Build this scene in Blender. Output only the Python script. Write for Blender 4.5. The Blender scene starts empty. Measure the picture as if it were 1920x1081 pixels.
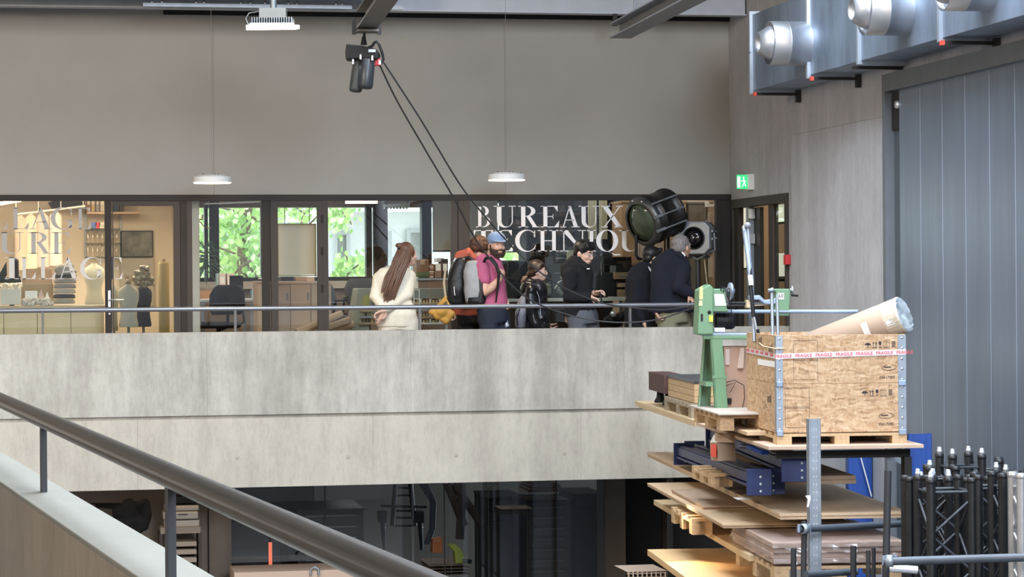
import bpy, bmesh, math, random
from mathutils import Vector, Matrix, noise
random.seed(7)
S = bpy.context.scene
COL = S.collection
PI = math.pi
R = math.radians

# ------------------------------------------------------------------ camera, world, lights, exposure
F = 4600.0
YAW = R(10.6); ROLL = 0.0076; EYE = 1.25; HY = 530.0
fw = Vector((math.sin(YAW), math.cos(YAW), 0))
r0 = Vector((math.cos(YAW), -math.sin(YAW), 0))
up0 = Vector((0, 0, 1))
rt = (r0*math.cos(ROLL) - up0*math.sin(ROLL)).normalized()
up = (up0*math.cos(ROLL) + r0*math.sin(ROLL)).normalized()
cd = bpy.data.cameras.new('camera'); cam = bpy.data.objects.new('camera', cd); COL.objects.link(cam)
M = Matrix((rt, up, -fw)).transposed().to_4x4(); M.translation = Vector((0, 0, EYE))
cam.matrix_world = M
cd.sensor_width = 36; cd.lens = F*36/1920; cd.shift_y = -(540.5-HY)/1920; cd.clip_end = 200
S.camera = cam

S.view_settings.view_transform = 'Standard'; S.view_settings.look = 'None'
S.view_settings.gamma = 1; S.view_settings.use_curve_mapping = False
S.view_settings.exposure = 0.0

W = bpy.data.worlds.new('sky'); S.world = W; W.use_nodes = True
bg = W.node_tree.nodes['Background']; bg.inputs[0].default_value = (.90, .95, 1.0, 1); bg.inputs[1].default_value = 6.2

def area(name, loc, target, sx, sy, power, col):
    l = bpy.data.lights.new(name, 'AREA'); l.shape = 'RECTANGLE'; l.size = sx; l.size_y = sy
    l.energy = power; l.color = col
    o = bpy.data.objects.new(name, l); COL.objects.link(o); o.location = loc
    o.rotation_euler = (Vector(target)-Vector(loc)).to_track_quat('-Z', 'Y').to_euler()
    return o
# roof glazing over the hall (cool daylight) and the tall window behind the viewer
area('rooflight_lamp', (3.4, 13.0, 9.3), (3.4, 13.0, 0), 7.0, 12.0, 2100, (.66, .80, 1.0))
area('daylight_window_lamp', (4.5, -2.6, 6.2), (5.2, 22, .2), 5.0, 4.2, 2500, (.80, .87, 1.0))
# warm workshop lighting on the left of the hall
area('workshop_lamp', (-7.0, 11.0, 4.8), (-4.0, 24, 1.0), 3.0, 3.0, 900, (1.0, .80, .52))
area('near_parapet_fill', (-3.5, 1.5, 3.6), (-1.0, 8.5, .2), 1.2, 1.2, 200, (1.0, .78, .52))  # added fill with no fitting, brightens the side of the near parapet

# ------------------------------------------------------------------ pixel rays -> world points
def ray(px, py): return fw + rt*((px-960)/F) + up*((HY-py)/F)
O3 = Vector((0, 0, EYE))
def C(px, py, D): return O3 + ray(px, py)*D
def V(px, py, v): r = ray(px, py); return O3 + r*(v/r.y)
def U(px, py, u): r = ray(px, py); return O3 + r*(u/r.x)
def Zp(px, py, z): r = ray(px, py); return O3 + r*((z-EYE)/r.z)

# ------------------------------------------------------------------ materials
MATS = {}
def _mix(nt, fac, a, b, mode='MIX'):
    n = nt.nodes.new('ShaderNodeMix'); n.data_type = 'RGBA'; n.blend_type = mode
    for s, v in ((n.inputs[0], fac), (n.inputs[6], a), (n.inputs[7], b)):
        if hasattr(v, 'links') or hasattr(v, 'is_output'): nt.links.new(v, s)
        elif isinstance(v, (int, float)): s.default_value = v
        else: s.default_value = (*v, 1)
    return n.outputs[2]
def mat(name, col, rough=.6, metal=0, var=.0, vscale=6, bump=0, bscale=40, stretch=(1, 1, 1), spec=.5, emit=None, es=0, coat=0):
    if name in MATS: return MATS[name]
    m = bpy.data.materials.new(name); m.use_nodes = True; nt = m.node_tree; b = nt.nodes['Principled BSDF']
    b.inputs['Base Color'].default_value = (*col, 1); b.inputs['Roughness'].default_value = rough
    b.inputs['Metallic'].default_value = metal; b.inputs['Specular IOR Level'].default_value = spec
    if coat: b.inputs['Coat Weight'].default_value = coat
    if emit: b.inputs['Emission Color'].default_value = (*emit, 1); b.inputs['Emission Strength'].default_value = es
    if var or bump:
        tc = nt.nodes.new('ShaderNodeTexCoord'); mp = nt.nodes.new('ShaderNodeMapping'); mp.inputs['Scale'].default_value = stretch
        nt.links.new(tc.outputs['Object'], mp.inputs[0])
    if var:
        nz = nt.nodes.new('ShaderNodeTexNoise'); nz.inputs['Scale'].default_value = vscale; nz.inputs['Detail'].default_value = 6; nz.inputs['Roughness'].default_value = .6
        nt.links.new(mp.outputs[0], nz.inputs[0])
        rp = nt.nodes.new('ShaderNodeValToRGB'); rp.color_ramp.elements[0].position = .3; rp.color_ramp.elements[1].position = .7
        lo = tuple(max(0, c*(1-var)) for c in col); hi = tuple(min(1, c*(1+var)) for c in col)
        rp.color_ramp.elements[0].color = (*lo, 1); rp.color_ramp.elements[1].color = (*hi, 1)
        nt.links.new(nz.outputs[0], rp.inputs[0]); nt.links.new(rp.outputs[0], b.inputs['Base Color'])
    if bump:
        n2 = nt.nodes.new('ShaderNodeTexNoise'); n2.inputs['Scale'].default_value = bscale; n2.inputs['Detail'].default_value = 4
        nt.links.new(mp.outputs[0], n2.inputs[0])
        bp = nt.nodes.new('ShaderNodeBump'); bp.inputs['Strength'].default_value = bump; bp.inputs['Distance'].default_value = .01
        nt.links.new(n2.outputs[0], bp.inputs['Height']); nt.links.new(bp.outputs[0], b.inputs['Normal'])
    MATS[name] = m; return m

def concrete(name, col, warm, stain=.35):
    """board-cast concrete: clouds, vertical weather streaks, pores"""
    m = bpy.data.materials.new(name); m.use_nodes = True; nt = m.node_tree; b = nt.nodes['Principled BSDF']
    b.inputs['Roughness'].default_value = .82; b.inputs['Specular IOR Level'].default_value = .25
    tc = nt.nodes.new('ShaderNodeTexCoord')
    def nz(scale, st, det=6, rough=.6):
        mp = nt.nodes.new('ShaderNodeMapping'); mp.inputs['Scale'].default_value = st
        n = nt.nodes.new('ShaderNodeTexNoise'); n.inputs['Scale'].default_value = scale; n.inputs['Detail'].default_value = det; n.inputs['Roughness'].default_value = rough
        nt.links.new(tc.outputs['Object'], mp.inputs[0]); nt.links.new(mp.outputs[0], n.inputs[0]); return n.outputs[0]
    def ramp(s, p0, p1, c0, c1):
        r_ = nt.nodes.new('ShaderNodeValToRGB'); e = r_.color_ramp.elements; e[0].position = p0; e[1].position = p1
        e[0].color = (*c0, 1); e[1].color = (*c1, 1); nt.links.new(s, r_.inputs[0]); return r_.outputs[0]
    c = ramp(nz(.55, (1, 1, 1)), .35, .68, col, warm)
    c = _mix(nt, stain, c, ramp(nz(3.2, (1, 1, .10), 8, .7), .38, .66, (.42, .41, .40), (1, 1, 1)), 'MULTIPLY')
    c = _mix(nt, stain*.9, c, ramp(nz(2.0, (1, 1, .8), 8, .75), .36, .62, (.55, .54, .53), (1, 1, 1)), 'MULTIPLY')
    c = _mix(nt, .35, c, ramp(nz(28, (1, 1, .35), 5, .7), .30, .55, (.62, .62, .62), (1, 1, 1)), 'MULTIPLY')
    nt.links.new(c, b.inputs['Base Color'])
    bp = nt.nodes.new('ShaderNodeBump'); bp.inputs['Strength'].default_value = .25; bp.inputs['Distance'].default_value = .01
    nt.links.new(nz(60, (1, 1, .6), 3), bp.inputs['Height']); nt.links.new(bp.outputs[0], b.inputs['Normal'])
    return m

def osb_mat():
    m = bpy.data.materials.new('strand_board'); m.use_nodes = True; nt = m.node_tree; b = nt.nodes['Principled BSDF']
    b.inputs['Roughness'].default_value = .7
    tc = nt.nodes.new('ShaderNodeTexCoord')
    def flakes(rot, sc, st):
        mp = nt.nodes.new('ShaderNodeMapping'); mp.inputs['Rotation'].default_value = (rot*.6, rot, rot*.8); mp.inputs['Scale'].default_value = st
        nz = nt.nodes.new('ShaderNodeTexNoise'); nz.inputs['Scale'].default_value = 3; nz.inputs['Detail'].default_value = 2
        ad = nt.nodes.new('ShaderNodeMix'); ad.data_type = 'VECTOR'; ad.inputs[0].default_value = .12
        vo = nt.nodes.new('ShaderNodeTexVoronoi'); vo.inputs['Scale'].default_value = sc
        nt.links.new(tc.outputs['Object'], nz.inputs[0]); nt.links.new(tc.outputs['Object'], ad.inputs[4]); nt.links.new(nz.outputs[1], ad.inputs[5])
        nt.links.new(ad.outputs[1], mp.inputs[0]); nt.links.new(mp.outputs[0], vo.inputs[0])
        sp = nt.nodes.new('ShaderNodeSeparateColor'); nt.links.new(vo.outputs['Color'], sp.inputs[0])
        return sp.outputs[0]
    def ramp(s, cols):
        r_ = nt.nodes.new('ShaderNodeValToRGB'); cr = r_.color_ramp
        while len(cr.elements) < len(cols): cr.elements.new(.5)
        for e, (p, c) in zip(cr.elements, cols): e.position = p; e.color = (*c, 1)
        nt.links.new(s, r_.inputs[0]); return r_.outputs[0]
    pal = [(0, (.20, .10, .045)), (.10, (.34, .19, .09)), (.4, (.46, .29, .155)), (.8, (.54, .37, .22)), (1, (.64, .47, .31))]
    a_ = ramp(flakes(.35, 44, (.45, .45, 2.0)), pal)
    b_ = ramp(flakes(-.5, 38, (.5, .5, 2.0)), pal)
    k = flakes(.1, 24, (1, 1, 1))
    c = _mix(nt, k, a_, b_)
    c = _mix(nt, .30, c, ramp(flakes(1.0, 60, (1.8, 1.8, .5)), pal))
    nt.links.new(c, b.inputs['Base Color']); return m

def wood(name, col, rough=.65, scale=5, st=(1, 12, 12), amt=.22):
    return mat(name, col, rough, var=amt, vscale=scale, stretch=st)

def glass_mat(name, tint=(1, 1, 1), refl=.08, rough=.0):
    m = bpy.data.materials.new(name); m.use_nodes = True; nt = m.node_tree
    for n in list(nt.nodes): nt.nodes.remove(n)
    o = nt.nodes.new('ShaderNodeOutputMaterial'); t = nt.nodes.new('ShaderNodeBsdfTransparent'); g = nt.nodes.new('ShaderNodeBsdfGlossy')
    t.inputs[0].default_value = (*tint, 1); g.inputs['Roughness'].default_value = rough
    mx = nt.nodes.new('ShaderNodeMixShader'); mx.inputs[0].default_value = refl
    nt.links.new(t.outputs[0], mx.inputs[1]); nt.links.new(g.outputs[0], mx.inputs[2]); nt.links.new(mx.outputs[0], o.inputs[0])
    return m

m_conc_par = concrete('concrete_parapet', (.44, .415, .36), (.53, .505, .445), .52)
m_conc_low = concrete('concrete_fascia', (.47, .435, .37), (.52, .48, .405), .30)
m_conc_wall = concrete('concrete_wall', (.50, .50, .525), (.56, .56, .585), .30)
m_conc_near = concrete('concrete_near', (.36, .31, .25), (.41, .36, .29), .25)
m_cap = mat('painted_cap', (.205, .20, .16), .6, var=.07, vscale=3, bump=.1)
m_plaster = mat('plaster_wall', (.355, .34, .31), .9, var=.03, vscale=2)
m_dark = mat('dark_void', (.012, .012, .012), .8)
m_frame = mat('bronze_frame', (.032, .027, .023), .6, 0, spec=.25)
m_frame2 = mat('bronze_frame_light', (.060, .051, .045), .6, 0, spec=.25)
m_glass = glass_mat('window_glass', (.93, .96, .95), .07)
m_glass2 = glass_mat('dark_glass', (.75, .78, .78), .05)
m_steel = mat('painted_light_steel', (.45, .48, .52), .45, .1, var=.05)
m_steel_d = mat('dark_steel', (.030, .028, .026), .55, .2, spec=.3)
m_galv = mat('galvanised_sheet', (.30, .365, .46), .54, .7, var=.28, vscale=2.2, stretch=(1, 1.6, .5))
m_galv2 = mat('galvanised_post', (.28, .31, .34), .45, .6, var=.15, vscale=9)
m_alu = mat('aluminium', (.58, .60, .64), .40, .85, var=.06, vscale=4)
m_chrome = mat('bright_spigot', (.80, .82, .85), .25, .7)
m_black = mat('black_plastic', (.008, .008, .009), .5, spec=.3)
m_blackpaint = mat('worn_black_paint', (.010, .010, .011), .42, 0, var=.5, vscale=14)
m_rail = mat('rail_steel', (.085, .075, .068), .27, .85, var=.12, vscale=3)
m_white = mat('white_plastic', (.75, .75, .73), .5)
m_paper = mat('paper', (.8, .79, .76), .8)
m_ply = wood('plywood', (.50, .355, .22), st=(14, 1, 14), amt=.10)
m_plyedge = wood('plywood_edge', (.56, .38, .22), st=(1, 1, 60), amt=.25)
m_pine = wood('pine_boards', (.48, .33, .18), st=(10, 1, 10), amt=.15)
m_pal = wood('pallet_wood', (.50, .34, .19), st=(8, 1, 8), amt=.2)
m_osb = osb_mat()
m_cream = mat('cream_laminate', (.60, .48, .30), .6)
m_tan = mat('tan_wood', (.42, .30, .20), .6, var=.1, vscale=4, stretch=(6, 6, 1))
m_brown = mat('brown_board', (.26, .19, .145), .65, var=.12, vscale=5, stretch=(1, 1, 5))
m_card = mat('cardboard', (.42, .29, .19), .8, var=.06, vscale=4)
m_blue = mat('blue_rack_paint', (.018, .07, .30), .4, .1, var=.1)
m_blued = mat('dark_blue_beam', (.012, .022, .085), .4, .2, var=.25, vscale=8)
m_green = mat('green_enamel', (.125, .24, .13), .4, var=.04, vscale=4)
m_red = mat('red_paint', (.62, .04, .05), .5)

# ------------------------------------------------------------------ mesh builder
class MB:
    def __init__(s, M=None): s.v = []; s.f = []; s.M = M; s.sm = []
    def add(s, vs, fs, smooth=False):
        n = len(s.v); s.v += [(s.M @ Vector(p)) if s.M else Vector(p) for p in vs]
        s.f += [tuple(i+n for i in f) for f in fs]; s.sm += [smooth]*len(fs); return s
    def box(s, a, b):
        x0, y0, z0 = (min(a[i], b[i]) for i in range(3)); x1, y1, z1 = (max(a[i], b[i]) for i in range(3))
        return s.add([(x0,y0,z0),(x1,y0,z0),(x1,y1,z0),(x0,y1,z0),(x0,y0,z1),(x1,y0,z1),(x1,y1,z1),(x0,y1,z1)],
              [(0,3,2,1),(4,5,6,7),(0,1,5,4),(1,2,6,5),(2,3,7,6),(3,0,4,7)])
    def hexa(s, p):   # 8 points: bottom ring, top ring
        return s.add(p, [(0,3,2,1),(4,5,6,7),(0,1,5,4),(1,2,6,5),(2,3,7,6),(3,0,4,7)])
    def prism(s, poly, axis_vec):  # poly: 3-D ring, extruded by a vector
        n = len(poly); a = Vector(axis_vec)
        vs = [Vector(p) for p in poly]+[Vector(p)+a for p in poly]
        return s.add(vs, [tuple(range(n-1, -1, -1)), tuple(range(n, 2*n))]+[(i, (i+1) % n, (i+1) % n+n, i+n) for i in range(n)])
    def tube(s, pts, r, n=10, cap=True, sm=True):
        pts = [Vector(p) for p in pts]; rs = r if isinstance(r, (list, tuple)) else [r]*len(pts)
        d = (pts[1]-pts[0]).normalized(); a = d.orthogonal().normalized(); rings = []
        for i, p in enumerate(pts):
            if i == 0: t = pts[1]-pts[0]
            elif i == len(pts)-1: t = pts[-1]-pts[-2]
            else: t = (pts[i+1]-p).normalized()+(p-pts[i-1]).normalized()
            t = t.normalized() if t.length > 1e-9 else d
            a = (a-t*a.dot(t)); a = a.normalized() if a.length > 1e-6 else t.orthogonal().normalized(); b = t.cross(a)
            rings.append([p+(a*math.cos(2*PI*k/n)+b*math.sin(2*PI*k/n))*rs[i] for k in range(n)])
        vs = [q for rg in rings for q in rg]; m_ = len(rings)
        fs = [(i*n+k, i*n+(k+1) % n, (i+1)*n+(k+1) % n, (i+1)*n+k) for i in range(m_-1) for k in range(n)]
        s.add(vs, fs, sm)
        if cap:
            s.add(rings[0], [tuple(range(n-1, -1, -1))]); s.add(rings[-1], [tuple(range(n))])
        return s
    def cap(s, pts, rs, n=12):   # rounded-end tapered limb
        pts = [Vector(p) for p in pts]; rs = list(rs) if isinstance(rs, (list, tuple)) else [rs]*len(pts)
        d0 = (pts[0]-pts[1]).normalized(); d1 = (pts[-1]-pts[-2]).normalized(); P = []; Q = []
        for a in (80, 55, 28): P.append(pts[0]+d0*rs[0]*math.sin(R(a))); Q.append(rs[0]*math.cos(R(a)))
        P += pts; Q += rs
        for a in (28, 55, 80): P.append(pts[-1]+d1*rs[-1]*math.sin(R(a))); Q.append(rs[-1]*math.cos(R(a)))
        return s.tube(P, Q, n)
    def ball(s, c, r, n=14, m_=9, rot=None):
        rx, ry, rz = r if isinstance(r, (tuple, list)) else (r, r, r); c = Vector(c); vs = []; fs = []
        for j in range(m_+1):
            t = PI*j/m_
            for k in range(n):
                a = 2*PI*k/n; p = Vector((rx*math.sin(t)*math.cos(a), ry*math.sin(t)*math.sin(a), rz*math.cos(t)))
                if rot: p = rot @ p
                vs.append(c+p)
        for j in range(m_):
            for k in range(n): fs.append((j*n+k, (j+1)*n+k, (j+1)*n+(k+1) % n, j*n+(k+1) % n))
        return s.add(vs, fs, True)
    def lathe(s, prof, c, axis=(0, 0, 1), n=24, sm=True):   # prof: (radius, height)
        c = Vector(c); ax = Vector(axis).normalized(); a = ax.orthogonal().normalized(); b = ax.cross(a)
        vs = [c+ax*h+(a*math.cos(2*PI*k/n)+b*math.sin(2*PI*k/n))*max(r, 1e-4) for r, h in prof for k in range(n)]
        fs = [(i*n+k, i*n+(k+1) % n, (i+1)*n+(k+1) % n, (i+1)*n+k) for i in range(len(prof)-1) for k in range(n)]
        return s.add(vs, fs, sm)
    def loft(s, secs, n=20, sm=True, power=2.3):  # secs: (x,y,z,rx,ry)
        vs = []
        for x, y, z, rx, ry in secs:
            for k in range(n):
                a = 2*PI*k/n; ca, sa = math.cos(a), math.sin(a)
                vs.append((x+rx*math.copysign(abs(ca)**(2/power), ca), y+ry*math.copysign(abs(sa)**(2/power), sa), z))
        m_ = len(secs)
        fs = [(i*n+k, i*n+(k+1) % n, (i+1)*n+(k+1) % n, (i+1)*n+k) for i in range(m_-1) for k in range(n)]
        s.add(vs, fs, sm); s.add(vs[:n], [tuple(range(n-1, -1, -1))]); s.add(vs[-n:], [tuple(range(n))]); return s
    def build(s, name, m=None, parent=None, kind=None, bev=0, label=None, world=True, smooth=None):
        me = bpy.data.meshes.new(name)
        vs = s.v
        if parent is not None and world:
            q = parent
            Mi = Matrix.Identity(4)
            while q is not None: Mi = q.matrix_basis @ Mi; q = q.parent
            Mi = Mi.inverted(); vs = [Mi @ p for p in vs]
        me.from_pydata([tuple(p) for p in vs], [], s.f)
        me.polygons.foreach_set('use_smooth', [bool(x) if smooth is None else smooth for x in s.sm])
        o = bpy.data.objects.new(name, me); COL.objects.link(o)
        if m: me.materials.append(m)
        if parent is not None: o.parent = parent
        if kind: o['kind'] = kind
        if label: o['label'] = label
        if bev:
            b = o.modifiers.new('bevel', 'BEVEL'); b.width = bev; b.segments = 2; b.limit_method = 'ANGLE'
        return o

def thing(name, label, cat, loc=(0, 0, 0), rz=0, group=None):
    o = bpy.data.objects.new(name, None); COL.objects.link(o); o.location = loc; o.rotation_euler = (0, 0, rz)
    o['label'] = label; o['category'] = cat
    if group: o['group'] = group
    return o
def tag(o, label, cat, group=None, kind=None):
    o['label'] = label; o['category'] = cat
    if group: o['group'] = group
    if kind: o['kind'] = kind
    return o
def struct(name, mb, m, bev=0): return mb.build(name, m, kind='structure', bev=bev)
def remesh(o, voxel, smooth=2, nz=0, nscale=8, nstr=(1, 1, 1)):
    """fuse overlapping lumps of one mesh into one continuous skin and bake it"""
    r_ = o.modifiers.new('r', 'REMESH'); r_.mode = 'VOXEL'; r_.voxel_size = voxel; r_.use_smooth_shade = True
    if smooth:
        sm = o.modifiers.new('s', 'SMOOTH'); sm.iterations = smooth; sm.factor = .5
    dg = bpy.context.evaluated_depsgraph_get(); dg.update()
    me = bpy.data.meshes.new_from_object(o.evaluated_get(dg)); mats = [x for x in o.data.materials]
    o.modifiers.clear(); old = o.data; o.data = me; bpy.data.meshes.remove(old)
    if not me.materials:
        for x in mats: me.materials.append(x)
    if nz:
        ns = [v.normal.copy() for v in me.vertices]
        for v, nn in zip(me.vertices, ns):
            p = Vector((v.co.x*nstr[0], v.co.y*nstr[1], v.co.z*nstr[2]))*nscale
            v.co += nn*(nz*noise.fractal(p, 1.0, 2.0, 3))
    me.polygons.foreach_set('use_smooth', [True]*len(me.polygons))
    return o
def vbox(px0, py0, px1, py1, v, dep):   # box whose front face covers a pixel rectangle in the plane y=v
    a = V(px0, py1, v); b = V(px1, py0, v)
    return (a.x, v, a.z), (b.x, v+dep, b.z)
def text_mb(txt, Mx, size, depth=.001):
    cu = bpy.data.curves.new('t', 'FONT'); cu.body = txt; cu.size = size; cu.align_x = 'CENTER'; cu.align_y = 'CENTER'; cu.resolution_u = 2
    cu.offset = size*.012; cu.extrude = depth
    o = bpy.data.objects.new('t', cu); COL.objects.link(o)
    dg = bpy.context.evaluated_depsgraph_get(); dg.update(); me = bpy.data.meshes.new_from_object(o.evaluated_get(dg))
    mb = MB(Mx); mb.add([v.co.copy() for v in me.vertices], [tuple(p.vertices) for p in me.polygons])
    bpy.data.objects.remove(o); bpy.data.curves.remove(cu); bpy.data.meshes.remove(me)
    return mb

# ------------------------------------------------------------------ the setting
VP_ = 22.9      # parapet front
VG = 25.0       # glazing plane
UR = 7.02       # right wall
VB = 30.2       # back windows of the offices
zh = V(650, 365, VG).z          # head of glazing
ztop = V(650, 27, VG).z
zpt = V(650, 620, VP_).z; zj = V(650, 778, VP_).z; zpb = V(650, 909, VP_).z
ZF = -3.4
struct('floor_walkway', MB().box((-9, VP_+.2, -.22), (UR, VG-.06, 0)), mat('grey_screed', (.25, .24, .23), .6, var=.1))
struct('floor_offices', MB().box((-9, VG-.06, -.22), (UR+3, VB+.3, 0)), mat('brown_vinyl', (.16, .12, .09), .6, var=.1))
struct('floor', MB().box((-9, -4, ZF-.2), (9.5, 31, ZF)), mat('hall_concrete_floor', (.10, .095, .09), .5, var=.15))
# parapet of the walkway: upstand in two pours above a fascia beam
xs = [-9] + [V(p, 700, VP_).x for p in (388, 770, 1170)] + [UR]
par = MB().box((-9, VP_+.03, zj-.02), (UR, VP_+.2, zpt-.002)); par = struct('wall_walkway_parapet', par, m_conc_par)
for i in range(4):
    MB().box((xs[i]+.0006, VP_, zj+.02), (xs[i+1]-.0006, VP_+.2, zpt)).build('panel', m_conc_par, par)
fas = struct('wall_walkway_fascia', MB().box((-9, VP_+.05, zpb+.01), (UR, VP_+.34, zj-.02)), m_conc_low)
xs = [-9] + [V(p, 850, VP_).x for p in (258, 700, 1090)] + [UR]
for i in range(4):
    b = MB().box((xs[i]+.0006, VP_+.01, zpb), (xs[i+1]-.0006, VP_+.33, zj-.012))
    b.build('panel', m_conc_low, fas)
for px, py in ((445, 857), (653, 856), (855, 853), (1058, 849), (1248, 847)):
    p = V(px, py, VP_+.01); MB().lathe([(0, -.002), (.014, -.002), (.019, -.001), (.019, .004), (0, .004)], p, (0, 1, 0), 16).build('tie_hole', mat('tie_plug', (.34, .31, .26), .9), fas)
# upper wall
wb = struct('wall_back', MB().box((-9, VG+.02, zh), (UR+.3, VG+.24, 4.9)), m_plaster)
xs = [-9] + [V(p, 200, VG).x for p in (400, 946)] + [UR]
for i in range(3): MB().box((xs[i]+.001, VG-.012, zh+.001), (xs[i+1]-.001, VG+.02, 4.6)).build('panel', m_plaster, wb)
struct('shadow_gap_strip', MB().box((V(297, 30, VG-.05).x+.05, VG-.06, V(700, 31.5, VG-.06).z), (UR, VG-.012, V(700, 24, VG-.06).z)), m_dark)  # dark strip set on the wall to imitate a shaded recess
# right wall (two pours), door opening at the walkway end
d0 = U(1478, 400, UR).y; d1 = VG-.12; zd = U(1425, 368, UR).z
wr = MB().box((UR, d0-.02, zd), (UR+.3, VG+.3, 4.9)).box((UR, 22.6, ZF), (UR+.3, d0-.02, 4.9)).box((UR, d1, 0), (UR+.05, VG+.02, zd)).box((UR, d1, ZF), (UR+.3, VG+.02, -.05)).box((UR, d0-.1, ZF), (UR+.3, d1, -.05))
struct('wall_right', wr, m_conc_wall)
dv0 = U(1665, 300, UR-.12).y
wr2 = struct('wall_right_hall', MB().box((UR-.05, -4, ZF), (UR+.25, 22.62, 8.9)), m_conc_wall)
seam = [22.60, U(1558, 300, UR-.05).y, dv0-.1]
for i in range(2):
    MB().box((UR-.056, seam[i+1]+.001, ZF), (UR-.05, seam[i]-.003, U(1580, 234, UR-.06).z)).build('panel', m_conc_wall, wr2)
    MB().box((UR-.056, seam[i+1]+.001, U(1580, 233.2, UR-.06).z), (UR-.05, seam[i]-.003, 6)).build('panel', m_conc_wall, wr2)
struct('wall_left', MB().box((-9.3, -4, ZF), (-9, 31, 9)), m_conc_wall)
wh = struct('wall_rear', MB().box((-9, -4.4, ZF), (8, -4, 9)), m_conc_wall)
# roof over the hall with its rooflight left open, flat roof over walkway and offices
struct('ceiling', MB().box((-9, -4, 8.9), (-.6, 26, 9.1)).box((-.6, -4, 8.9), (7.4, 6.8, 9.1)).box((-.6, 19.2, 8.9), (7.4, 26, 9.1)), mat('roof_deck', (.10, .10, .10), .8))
struct('ceiling_walkway', MB().box((-9, 20.4, 4.6), (UR, VG+.3, 4.8)), mat('deck_dark', (.05, .05, .05), .7))  # front edge carried forward out of view to shade the upper wall
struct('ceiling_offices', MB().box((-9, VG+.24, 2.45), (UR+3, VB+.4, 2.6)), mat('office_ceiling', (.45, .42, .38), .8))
struct('wall_above_walkway', MB().box((-9, VG+.02, 4.7), (UR+.3, VG+.24, 9)), m_plaster)
# ------------------------------------------------------------------ sliding door, duct, lamps, beams
zdt = U(1665, 138, UR-.17).z; zdi = U(1674, 170, UR-.14).z
dr = MB().box((UR-.17, -1, zdi), (UR-.05, dv0, zdt)).box((UR-.17, dv0-.07, ZF), (UR-.05, dv0, zdi))
dr = struct('door_1', dr, mat('grey_door_frame', (.17, .19, .21), .5, .4, var=.08))
m_slide = mat('sliding_door_sheet', (.22, .275, .35), .33, .55, var=.12, vscale=1.6, stretch=(1, 3, .35))
y = U(1690, 300, UR-.1).y; y_first = y
i = 0
MB().box((UR-.09, y, ZF), (UR-.06, dv0-.07, zdi+.02)).build('jamb_recess', mat('recess_dark', (.07, .085, .10), .5), dr)
while y > 3:
    MB().box((UR-.115, y-.4945, ZF+.03), (UR-.085, y, zdi+.03)).build('panel', m_slide, dr)
    MB().box((UR-.1165, y-.4975, ZF+.03), (UR-.10, y-.4915, zdi+.0)).build('seam_strip', mat('seam_grey', (.42, .48, .56), .4, .4), dr)
    y -= .497; i += 1
MB().box((UR-.11, y_first, zdi-.32), (UR-.06, dv0-.07, zdi-.02)).build('track_end', m_steel_d, dr)
MB().lathe([(0, -.02), (.03, -.02), (.035, 0), (.03, .025), (0, .025)], U(1683, 196, UR-.12), (1, 0, 0), 16).build('roller', m_chrome, dr)
# wall behind the door leaves
# ventilation duct
ud = 6.55; zb0 = 3.055; zt0 = 3.78
dj = [22.5] + [U(p, 100, ud).y for p in (1518, 1613, 1766)] + [15.6, 13.8, 12.0, 10.2]
duct = thing('ventilation_duct', 'long galvanised rectangular air duct on brackets high along the concrete wall', 'duct', (ud+.2, 18, zb0))
for i in range(len(dj)-1):
    MB().box((ud, dj[i+1]+.012, zb0), (UR-.1, dj[i]-.012, zt0)).build('duct_section', m_galv, duct, bev=.004)
for y in dj[:-1]:
    MB().box((ud-.03, y-.022, zb0-.03), (UR-.09, y+.022, zt0+.03)).build('flange', mat('flange_zinc', (.62, .68, .74), .4, .8), duct)
    MB().box((ud-.035, y-.03, (zb0+zt0)/2-.01), (ud-.02, y+.03, (zb0+zt0)/2+.01)).build('clip', m_galv, duct)
for k, (px, py, sx) in enumerate(((1513, 82, 0), (1700, 20, 0), (1855, -60, 0))):
    c = U(px, py, ud)
    if k == 2: c.z = U(1700, 20, ud).z
    nb = MB().lathe([(.195, .0), (.195, -.19), (.198, -.19), (.198, -.20), (.195, -.20), (.195, -.345), (.188, -.35), (.186, -.31), (.14, -.29)], c, (1, 0, 0), 36).build('nozzle_sleeve', m_alu, duct)
    MB().lathe([(.15, -.29), (.148, -.345), (.138, -.37), (.088, -.45), (.08, -.45), (.075, -.30), (.14, -.28)], c+Vector((0, -.0, .005)), (1, 0, 0), 32).build('nozzle_cone', m_alu, nb)
for i, (px, py) in enumerate(((1500, 178), (1613, 144), (1691, 115), (1872, 71))):
    y = U(px, py, UR-.06).y
    br = MB().box((ud-.02, y-.022, zb0-.055), (UR-.06, y+.022, zb0-.03)).build('bracket', m_steel_d, duct)
    if i != 2: MB().box((ud-.045, y-.024, zb0-.062), (ud-.02, y+.024, zb0-.028)).build('end_cap', mat('red_cap', (.75, .08, .05), .5), br)
    if i != 2: MB().box((UR-.1, y-.03, zb0-.12), (UR-.06, y+.03, zb0-.005)).build('wall_plate', m_steel_d, br)

# hall handrail on the walkway parapet
rp = [V(-60, 579.5, VP_+.1), V(1640, 570.5, VP_+.1)]
zr = V(650, 576.5, VP_+.1).z
hr = thing('handrail', 'slim grey steel handrail on short posts along the walkway parapet', 'handrail', (-2, VP_+.1, zpt))
MB().tube([(-9, VP_+.1, zr), (UR, VP_+.1, zr)], .021, 14).build('rail', mat('grey_rail', (.20, .205, .22), .35, .6), hr)
for px in (80, 441, 787, 1181):
    p = V(px, 600, VP_+.1); MB().box((p.x-.011, VP_+.08, zpt), (p.x+.011, VP_+.12, zr-.012)).build('post', mat('rail_post', (.12, .115, .11), .5, .4), hr)

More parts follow.
